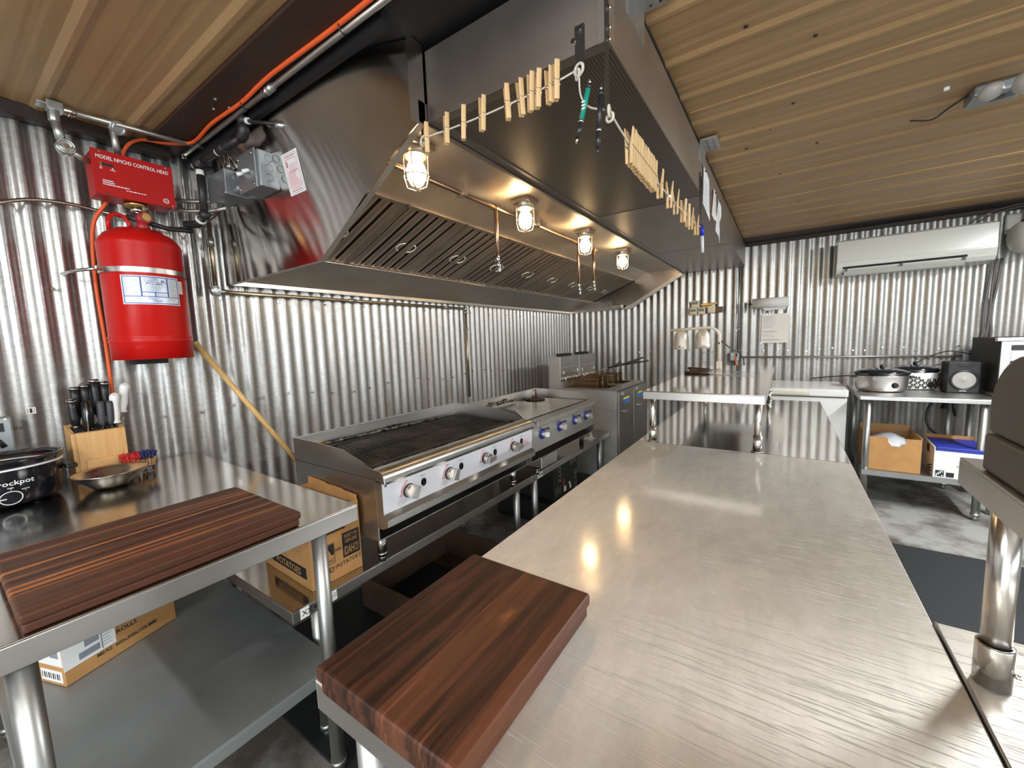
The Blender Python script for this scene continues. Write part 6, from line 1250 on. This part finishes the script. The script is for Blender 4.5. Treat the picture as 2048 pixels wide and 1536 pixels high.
timer(1.645, 1.585, 'grille', 'cream timer showing its speckled back at the right of the lower row'); timer(1.490, 1.652, 'lcd', 'cream digital timer sitting alone above the lower row')
tf = thing('thermometer_case', (1.60, YB - 0.03, 1.65), 'yellow plastic instrument resting on top of the timer strip', 'instrument')
b = MB(); b.box(1.545, 1.645, YB - 0.046, YB - 0.02, 1.662, 1.688, 'yellow'); b.build('case', tf, bevel=0.005); b = MB(); b.box(1.632, 1.70, YB - 0.040, YB - 0.022, 1.672, 1.692, 'pine'); b.box(1.56, 1.62, YB - 0.0468, YB - 0.046, 1.672, 1.678, 'brass'); b.build('wooden_end', tf)

# grey cables down the wall right of the air conditioner and the box they feed
for k, (dx, lb) in enumerate(((0.0, 'leftmost of three grey cables running down right of the air conditioner'), (0.022, 'middle of three grey cables running down right of the air conditioner'), (0.046, 'rightmost of three grey cables running down right of the air conditioner'))):
    back_tube('wall_cable', [(3.575 + dx, YB - 0.03, 1.86), (3.563 + dx, YB - 0.025, 1.66), (3.552 + dx + 0.01 * math.sin(k * 2), YB - 0.025, 1.45), (3.555 + dx, YB - 0.025, 1.30), (3.535 + dx, YB - 0.03, 1.18)], 0.008, 'cable', lb, 'cable', 8, True, 'cables down the back wall')
for k, lb in enumerate(('upper thin cable curving from the air conditioner up to the ceiling beam', 'lower thin cable curving from the air conditioner up to the ceiling beam')):
    back_tube('roof_cable', [(3.40 + 0.03 * k, YB - 0.05, 2.10), (3.46 + 0.03 * k, YB - 0.06, 2.165 - 0.015 * k), (3.56, YB - 0.07, 2.21 - 0.02 * k), (3.72, YB - 0.07, 2.235 - 0.02 * k), (3.95, YB - 0.06, 2.24 - 0.02 * k)], 0.005, 'cable', lb, 'cable')
o2 = thing('outlet_box', (3.50, YB - 0.03, 1.1), 'grey outlet box with black plugs on the back wall behind the speaker', 'outlet')
b = MB(); b.box(3.455, 3.60, YB - 0.055, YB, 1.08, 1.178, 'box'); b.build('box_body', o2, bevel=0.01)
b = MB(); b.box(3.50, 3.545, YB - 0.085, YB - 0.055, 1.125, 1.165, 'black'); b.cyl((3.53, YB - 0.055, 1.098), (3.53, YB - 0.09, 1.095), 0.02, 'black', n=12); b.build('plug', o2)
back_tube('electric_cord', [(3.50, YB - 0.07, 1.14), (3.38, YB - 0.05, 1.165), (3.28, YB - 0.045, 1.13), (3.20, YB - 0.06, 1.08), (3.14, YB - 0.12, 1.02)], 0.004, 'black', 'thin black cord arching from the outlet box toward the patterned slow cooker', 'cord')
back_tube('electric_cord', [(3.52, YB - 0.085, 1.095), (3.40, YB - 0.10, 1.07), (3.30, YB - 0.12, 1.06), (3.24, YB - 0.14, 1.01), (3.21, YB - 0.16, 0.93)], 0.005, 'black', 'black cord hanging between patterned slow cooker and speaker', 'cord')
back_tube('electric_cord', [(2.50, YB - 0.035, 0.925), (2.65, YB - 0.03, 0.945), (2.80, YB - 0.06, 0.96)], 0.0045, 'black', 'black cord lying along the top of the freezer toward the steel slow cooker', 'cord')
dv = thing('exhaust_fan', (3.80, YB - 0.12, 1.95), 'beige drum fan housing with clear plastic sheet at the right end of the back wall', 'fan')
b = MB(); b.X = Matrix.Translation((3.82, YB - 0.17, 1.99)) @ Matrix.Rotation(0.35, 4, 'Z') @ Matrix.Rotation(PI / 2 - 0.12, 4, 'Y')
b.lathe([(0.0, -0.20), (0.10, -0.20), (0.108, -0.19), (0.112, 0.0), (0.112, 0.25), (0.0, 0.25)], (0, 0, 0), 'ac', 32); b.build('housing', dv)
b = MB(); b.box(3.62, 3.70, YB - 0.04, YB - 0.012, 2.03, 2.175, 'plasticw'); b.build('plastic_sheet', dv, bevel=0.012)
b = MB(); b.cyl((3.70, YB - 0.05, 2.11), (3.76, YB - 0.09, 2.125), 0.012, 'black'); b.cyl((3.76, YB - 0.09, 2.125), (3.78, YB - 0.1, 2.13), 0.022, 'black'); b.build('clamp', dv)
b = MB(); b.torus((3.80, YB - 0.16, 1.88), 0.095, 0.003, 'chrome', (0.1, 0.25, 1)); b.build('guard_ring', dv)

# ================================================================== chest freezer
fz = thing('chest_freezer', (2.35, 4.30, FZ), 'white chest freezer against the back wall beside the side table', 'freezer')
b = MB(); b.box(1.98, 2.695, 3.975, 4.60, FZ + 0.02, 0.838, 'white_enamel'); b.box(2.0, 2.68, 4.0, 4.58, FZ, FZ + 0.02, 'black_m'); b.build('cabinet', fz, bevel=0.006)
b = MB(); b.box(1.975, 2.700, 3.960, 4.605, 0.846, 0.905, 'white_enamel'); b.build('lid', fz, bevel=0.010, seg=3)
b = MB(); b.box(1.99, 2.685, 3.985, 4.59, 0.838, 0.846, 'grey_pl'); b.build('gasket', fz)
b = MB(); b.cyl((2.295, 3.960, 0.872), (2.295, 3.953, 0.872), 0.009, 'black', n=14); b.build('lid_lock', fz)
b = MB(); b.prism([(3.958, 0.884), (3.950, 0.881), (3.952, 0.858), (3.958, 0.855)], 'x', 2.20, 2.46, 'timer'); b.build('handle_strip', fz)

# ================================================================== side table by the back wall
TZ = 0.880; TX0, TX1, TY0, TY1 = 2.752, 3.440, 3.850, 4.620
sd = thing('side_table', ((TX0 + TX1) / 2, 4.2, FZ), 'stainless side table with round galvanised legs and a loaded lower shelf near the back wall', 'table')
b = MB(); table_top(b, TX0, TX1, TY0, TY1, TZ, 0.030, 'steel_x', 'steel_x'); b.build('table_top', sd, bevel=0.002)
for x in (TX0 + 0.055, TX1 - 0.055):
    for y in (TY0 + 0.045, TY1 - 0.05):
        b = MB(); round_leg(b, x, y, FZ, TZ - 0.006, 0.021, 'leg'); b.build('leg', sd)
b = MB(); b.box(TX0 + 0.035, TX1 - 0.03, TY0 + 0.02, TY1 - 0.03, 0.322, 0.326, 'leg'); b.box(TX0 + 0.035, TX1 - 0.03, TY0 + 0.016, TY0 + 0.020, 0.288, 0.326, 'leg'); b.build('undershelf', sd)
def plain_panel(cx, cy, cz, rx, ry, a0, z, col='black'):
    def f(b):
        x = cx + rx * 0.98 * math.cos(a0); y = cy + ry * 0.98 * math.sin(a0); d = Vector((math.cos(a0) / rx, math.sin(a0) / ry, 0)).normalized()
        c = Vector((x, y, cz + z)); b.cyl(c - d * 0.004, c + d * 0.014, 0.018, col, r1=0.015, n=20); b.cyl(c - d * 0.006, c - d * 0.001, 0.022, 'ink', n=20)
    return f
S1 = (2.912, 4.18, TZ + 0.001)
def panel1(b):
    plain_panel(*S1, 0.160, 0.125, -1.15, 0.055)(b); x, y = S1[0] - 0.055, S1[1] - 0.119
    b.torus((x, y - 0.0005, S1[2] + 0.105), 0.009, 0.0012, 'lamp_post', (0, 1, 0.02), 18, 5)
oval_cooker('slow_cooker', S1, 0.160, 0.125, 0.150, ('steel_x', 'steel_x', 'black_gl', 'black_gl'), 'wide stainless oval slow cooker on the side table', panel1)
S2_ = (3.140, 4.40, TZ + 0.001)
def panel2(b):
    plain_panel(*S2_, 0.135, 0.110, -0.95, 0.045)(b)
    rn = random.Random(3)
    def F(a, z): return (S2_[0] + (0.135 * (0.93 + 0.06 * z / 0.1) + 0.003) * math.cos(a), S2_[1] + (0.110 * (0.93 + 0.06 * z / 0.1) + 0.003) * math.sin(a), S2_[2] + z)
    for i in range(16):                                # damask scrolls
        a0 = -PI + 0.25 + i * 0.165
        for j in range(3):
            z0 = 0.022 + j * 0.036 + (0.018 if i % 2 else 0)
            if z0 > 0.11 or (i > 8 and j > 1): continue
            for s in (-1, 1):
                p = [F(a0 + s * (0.012 + 0.055 * math.sin(t * 2.6)), z0 - 0.012 + 0.026 * t) for t in [k / 7 for k in range(8)]]
                b.tube(p, [0.0012 + 0.0026 * math.sin(PI * k / 7) for k in range(8)], 'ink', 5)
            b.ball(F(a0, z0 + 0.004), 0.004, 'ink', 6)
    b.text('crockpot', None, None, None, 0.013, 'grey_ink', 'c', fn=lambda u, v: F(-0.95 + u / 0.125, 0.088 + v))
oval_cooker('slow_cooker', S2_, 0.135, 0.110, 0.160, ('white_enamel', 'white_enamel', 'black_gl', 'black_gl'), 'white slow cooker with black damask pattern behind the steel one', panel2)
sk = thing('loudspeaker', (3.36, 4.27, TZ), 'small black bookshelf speaker with a grey cone on the side table', 'speaker')
b = MB(); b.box(3.275, 3.442, 4.20, 4.36, TZ + 0.001, TZ + 0.225, 'black_m'); b.build('cabinet', sk, bevel=0.008)
b = MB(); cx, cz = 3.36, TZ + 0.095; b.X = Matrix.Translation((cx, 4.2005, cz)) @ Matrix.Rotation(PI / 2, 4, 'X'); b.lathe([(0.074, 0.0), (0.074, 0.006), (0.064, 0.008), (0.060, 0.002)], (0, 0, 0), 'black', 32); b.build('surround', sk)
b = MB(); b.X = Matrix.Translation((cx, 4.2005, cz)) @ Matrix.Rotation(PI / 2, 4, 'X'); b.lathe([(0.060, 0.002), (0.048, 0.005), (0.018, 0.001), (0.012, 0.006), (0.0, 0.008)], (0, 0, 0), 'cone', 32); b.build('cone', sk)
b = MB(); b.box(3.325, 3.395, 4.196, 4.2003, TZ + 0.192, TZ + 0.198, 'ink'); b.box(3.335, 3.385, 4.197, 4.2003, TZ + 0.205, TZ + 0.207, 'grey_pl'); b.box(3.34, 3.375, 4.1995, 4.2002, TZ + 0.014, TZ + 0.018, 'label'); b.build('front_port', sk)
b = MB(); b.tube(smooth_path([(3.40, 4.55, 0.82), (3.30, 4.5, 0.80), (3.245, 4.48, 0.70), (3.25, 4.46, 0.58), (3.33, 4.45, 0.50), (3.42, 4.45, 0.50)]), 0.0085, 'black', 8); tag(b.build('electric_cord', org=(3.3, 4.5, 0.8)), 'black cord looping below the side table top', 'cord')
b = MB(); b.cyl((3.335, 4.42, 0.845), (3.32, 4.42, 0.73), 0.008, 'black', r1=0.020, n=12); b.tube([(3.36, 4.42, 0.845), (3.375, 4.42, 0.74), (3.385, 4.42, 0.68)], 0.010, 'black', 8); tag(b.build('power_plug', org=(3.34, 4.42, 0.8)), 'black plug hanging below the side table top', 'plug')

b1 = thing('produce_box', (2.97, 4.05, 0.327), 'open tan cardboard box with clear bag inside on the lower shelf', 'box')
b = MB(); X0, X1_, Y0, Y1 = 2.806, 3.108, 3.905, 4.24; z0, z1 = 0.327, 0.585
hx0, hx1 = 2.930, 3.025
b.box(X0, hx0, Y0, Y0 + .005, z0, z1 - 0.015, 'card'); b.box(hx1, X1_, Y0, Y0 + .005, z0, z1 - 0.015, 'card'); b.box(hx0, hx1, Y0, Y0 + .005, z0, z1 - 0.075, 'card')
b.add([(hx0, Y0, z1 - 0.075), (hx0 + 0.022, Y0, z1 - 0.075), (hx0, Y0, z1 - 0.045)], [(0, 1, 2)], 'card'); b.add([(hx1, Y0, z1 - 0.075), (hx1, Y0, z1 - 0.045), (hx1 - 0.022, Y0, z1 - 0.075)], [(0, 1, 2)], 'card')
b.box(X0, X0 + .005, Y0 + .005, Y1, z0, z1, 'card'); b.box(X1_ - .005, X1_, Y0 + .005, Y1, z0, z1, 'card'); b.box(X0 + .005, X1_ - .005, Y1 - .005, Y1, z0, z1 + 0.03, 'card_in'); b.box(X0 + .005, X1_ - .005, Y0 + .005, Y1 - .005, z0, z0 + .005, 'card_in'); b.build('carton', b1)
b = MB(); n = 18; rn = random.Random(11); vs = []
for j in range(n + 1):
    for i in range(n + 1):
        u, v = i / n, j / n; vs.append((X0 + .012 + (X1_ - X0 - .024) * u, Y0 + .012 + (Y1 - Y0 - .024) * v, z0 + 0.155 + 0.085 * math.sin(PI * u) ** 0.6 * math.sin(PI * v) ** 0.5 + 0.006 * rn.uniform(-1, 1) + 0.008 * math.sin(9 * u + 5 * v)))
fs = [(j * (n + 1) + i, j * (n + 1) + i + 1, (j + 1) * (n + 1) + i + 1, (j + 1) * (n + 1) + i) for j in range(n) for i in range(n)]
b.add(vs, fs, 'bag_film', True); b.add([(X0 + .012, Y0 + .012, z0 + .006), (X1_ - .012, Y0 + .012, z0 + .006), (X1_ - .012, Y1 - .012, z0 + .006), (X0 + .012, Y1 - .012, z0 + .006), vs[0], vs[n], vs[-1], vs[-1 - n]], [(0, 1, 5, 4), (1, 2, 6, 5), (2, 3, 7, 6), (3, 0, 4, 7)], 'bag_film'); tag(b.build('plastic_bag', org=(2.96, 4.05, 0.34)), 'filmy clear plastic bag inside the open tan box', 'bag')
b2 = thing('white_carton', (3.28, 4.05, 0.327), 'white carton with black side stripes, right of the tan box on the lower shelf', 'box')
Xq = Matrix.Translation((3.165, 3.875, 0.327)) @ Matrix.Rotation(-0.06, 4, 'Z')
b = MB(); b.X = Xq; b.box(0, 0.26, 0, 0.005, 0, 0.185, 'white'); b.box(0, 0.005, 0.005, 0.36, 0, 0.21, 'paper'); b.box(0.255, 0.26, 0.005, 0.36, 0, 0.185, 'white'); b.box(.005, 0.255, 0.355, 0.36, 0, 0.235, 'card'); b.box(0.005, 0.255, 0.005, 0.355, 0, 0.004, 'card'); b.build('carton', b2)
b = MB(); b.X = Xq
for k in range(3): b.add([(-0.0008, 0.02, 0.085 - k * 0.026), (-0.0008, 0.20, 0.035 - k * 0.012), (-0.0008, 0.21, 0.028 - k * 0.012), (-0.0008, 0.10, 0.052 - k * 0.020)], [(0, 1, 2, 3)], 'ink')
b.box(-0.001, 0, 0.16, 0.24, 0.135, 0.19, 'ink'); b.build('side_stripes', b2)
b = MB(); b.X = Xq; b.box(0.010, 0.052, -0.0012, 0, 0.008, 0.050, 'ink')
for i in range(4):
    for j in range(4):
        if (i * 3 + j * 5) % 4 < 2: b.box(0.013 + i * 0.009, 0.020 + i * 0.009, -0.0016, -0.0012, 0.011 + j * 0.009, 0.018 + j * 0.009, 'white')
b.box(0.062, 0.10, -0.0012, 0, 0.008, 0.040, 'iron'); b.box(0.11, 0.118, -0.0012, 0, 0.085, 0.09, 'ink'); b.build('front_marks', b2)
b = MB(); b.X = Xq; b.box(0.008, 0.252, 0.01, 0.35, 0.160, 0.212, 'lid_blue'); b.box(0.012, 0.248, 0.015, 0.34, 0.01, 0.160, 'bag_film'); tag(b.build('storage_tub', org=(3.28, 4.05, 0.33), bevel=0.006), 'plastic storage tub with dark blue lid inside the white carton', 'tub')

# stainless appliance behind the speaker
oa = thing('countertop_oven', (3.70, 4.3, TZ), 'tall stainless appliance with dark side panel at the right edge behind the speaker', 'oven')
ox0, ox1, oy0, oy1, oz0, oz1 = 3.480, 3.98, 4.08, 4.56, 0.90, 1.272
b = MB(); b.box(ox0, ox1, oy0, oy1, oz0, oz1, 'black_m'); b.build('cabinet', oa)
b = MB(); b.box(ox0 + 0.004, ox1, oy0 - 0.012, oy0, oz0, oz1 - 0.02, 'steel_v'); b.box(ox0 - 0.02, ox1, oy0 - 0.03, oy0 + 0.01, oz1 - 0.02, oz1 + 0.002, 'steel'); b.build('front_frame', oa, bevel=0.002)
b = MB(); b.box(ox0 + 0.05, ox1 - 0.02, oy0 - 0.016, oy0 - 0.012, 1.19, 1.225, 'ink'); b.box(ox0 + 0.05, ox1 - 0.02, oy0 - 0.016, oy0 - 0.012, 1.13, 1.18, 'label'); b.box(ox0 + 0.05, ox1 - 0.02, oy0 - 0.016, oy0 - 0.012, 0.92, 1.12, 'ink'); b.build('control_strip', oa)
b = MB(); b.box(3.46, 4.10, 4.02, 4.60, 0.856, 0.899, 'steel_x'); 
for x in (3.50, 4.06):
    for y in (4.06, 4.56): b.cyl((x, y, FZ), (x, y, 0.856), 0.021, 'leg')
tag(b.build('oven_stand', org=(3.78, 4.3, FZ)), 'stainless stand at the right edge carrying the tall stainless appliance', 'stand')

# floor mat
b = MB(); b.box(2.60, 4.2, 1.0, 3.215, FZ + 0.0005, FZ + 0.012, 'mat_'); tag(b.build('floor_mat', org=(3.2, 2.4, FZ), bevel=0.004), 'black rubber mat on the concrete floor right of the centre tables', 'mat')

b = MB(); b.box(0.40, 1.60, 0.60, 1.62, FZ + 0.0005, FZ + 0.011, 'mat_'); tag(b.build('floor_mat', org=(1.0, 1.1, FZ), bevel=0.004), 'black rubber mat in the aisle below the charbroiler stand', 'mat')
# ================================================================== right: side counter with overshelf
rc = thing('side_counter', (2.83, 0.3, FZ), 'stainless side table butted against the right side of the near worktable', 'table')
b = MB(); table_top(b, 2.490, 3.10, -0.45, 0.855, 0.9015, 0.045, 'counter', 'steel'); b.tube([(2.4905, -0.4, 0.9025), (2.4905, 0.853, 0.9025)], 0.002, 'steel', 6); b.build('table_top', rc, bevel=0.002)
for x in (2.545, 3.05):
    for y in (-0.40, 0.80): b = MB(); round_leg(b, x, y, FZ, 0.87, 0.0205, 'leg'); b.build('leg', rc)
os_ = thing('overshelf', (2.78, 0.3, 0.9015), 'stainless overshelf held on a round tube post on the side counter', 'shelf')
b = MB(); table_top(b, 2.500, 2.90, -0.30, 0.848, 1.172, 0.040, 'steel', 'steel'); b.build('shelf_top', os_, bevel=0.002)
for x, y in ((2.516, 0.735), (2.88, 0.735), (2.516, -0.25), (2.88, -0.25)):
    b = MB(); b.cyl((x, y, 0.902), (x, y, 1.168), 0.0140, 'legb', n=28); p = b.build('post', os_)
    b = MB(); b.lathe([(0.0145, 0.958), (0.0175, 0.958), (0.0178, 0.956), (0.0178, 0.903), (0.0145, 0.903)], (x, y, 0), 'legb', 32); b.cyl((x + 0.017, y - 0.006, 0.925), (x + 0.022, y - 0.007, 0.925), 0.003, 'chrome', n=8); b.build('socket', p)
pr = thing('receipt_machine', (2.66, 0.55, 1.172), 'bulky dark brown plastic machine with rounded lid on the overshelf at the right edge', 'machine')
b = MB(); b.box(2.506, 2.86, 0.20, 0.790, 1.1725, 1.222, 'dark_obj'); b.build('base', pr, bevel=0.004)
b = MB(); b.prism([(0.20, 1.2235), (0.792, 1.2235), (0.796, 1.256)] + [(0.7 + 0.096 * math.cos(a), 1.256 + 0.074 * math.sin(a)) for a in [PI / 2 * i / 10 for i in range(1, 11)]] + [(0.42, 1.345), (0.20, 1.345)], 'x', 2.510, 2.85, 'dark_obj'); b.build('shell', pr, bevel=0.004)
b = MB(); b.prism([(0.24, 1.279), (0.742, 1.279)] + [(0.67 + 0.072 * math.cos(a), 1.280 + 0.040 * math.sin(a)) for a in [PI / 2 * i / 8 for i in range(1, 9)]] + [(0.24, 1.330)], 'x', 2.5075, 2.512, 'dark_obj'); b.build('lid_end', pr, bevel=0.0012)

# ceiling floodlight (unlit)
fl = thing('flood_light', (2.90, 2.38, 2.22), 'grey ceiling box with unlit white floodlight heads at the upper right', 'light')
b = MB(); b.box(2.835, 2.975, 2.30, 2.42, 2.205, 2.249, 'box'); b.build('box_body', fl, bevel=0.012)
b = MB(); b.tube([(2.90, 2.36, 2.205), (2.915, 2.28, 2.175), (2.925, 2.20, 2.165)], 0.011, 'box', 10); b.build('arm', fl)
for c, r in (((2.935, 2.16, 2.165), 0.045), ((2.865, 2.245, 2.19), 0.032)):
    b = MB(); b.ball(c, (r, r * 1.35, r * 0.8), 'plasticw', 20); b.build('lamp_head', fl)
back_tube('ceiling_wire', [(2.84, 2.36, 2.243), (2.80, 2.45, 2.24), (2.77, 2.52, 2.238), (2.70, 2.50, 2.247)], 0.003, 'black', 'short dark wire leaving the ceiling floodlight box', 'wire')
b = MB(); b.box(2.745, 2.760, 2.25, 2.262, 2.238, 2.249, 'white'); tag(b.build('wire_clip', org=(2.75, 2.255, 2.245)), 'tiny white clip on the ceiling left of the floodlight box', 'clip')

# ================================================================== unseen ceiling tubes behind and right of the camera, rear pair added as fill
def unseen_tube_fixture(x, y, along, label, k=1.0):
    t = thing('unseen_tube_fixture', (x, y, 2.20), label, 'light', 'unseen ceiling tube lights')
    h = 0.6
    b = MB(); b.box(*((x - h, x + h, y - 0.05, y + 0.05) if along == 'x' else (x - 0.05, x + 0.05, y - h, y + h)), 2.205, 2.233, 'white_enamel'); b.build('housing', t)
    b = MB(); d = Vector((h - 0.02, 0, 0)) if along == 'x' else Vector((0, h - 0.02, 0)); c = Vector((x, y, 2.19)); b.cyl(c - d, c + d, 0.013, 'tube', n=12); b.build('tube', t)
    ld = bpy.data.lights.new('tube_light', 'AREA'); ld.shape = 'RECTANGLE'; ld.size = 2 * h if along == 'x' else 0.06; ld.size_y = 0.06 if along == 'x' else 2 * h; ld.energy = TUBE_W * k; ld.color = (0.93, 0.97, 1.0)
    lo = bpy.data.objects.new('light', ld); COL.objects.link(lo); lo.parent = t; lo.location = (0, 0, -0.03)
unseen_tube_fixture(3.9, 2.9, 'y', 'unseen tube light on the ceiling above the right aisle', 2.6); unseen_tube_fixture(1.6, -1.3, 'x', 'unseen tube light added as fill on the ceiling behind the near worktable'); unseen_tube_fixture(3.6, -0.7, 'y', 'unseen tube light added as fill on the ceiling near the right wall window')  # right tube follows the air conditioner streak, boosted to brighten the back
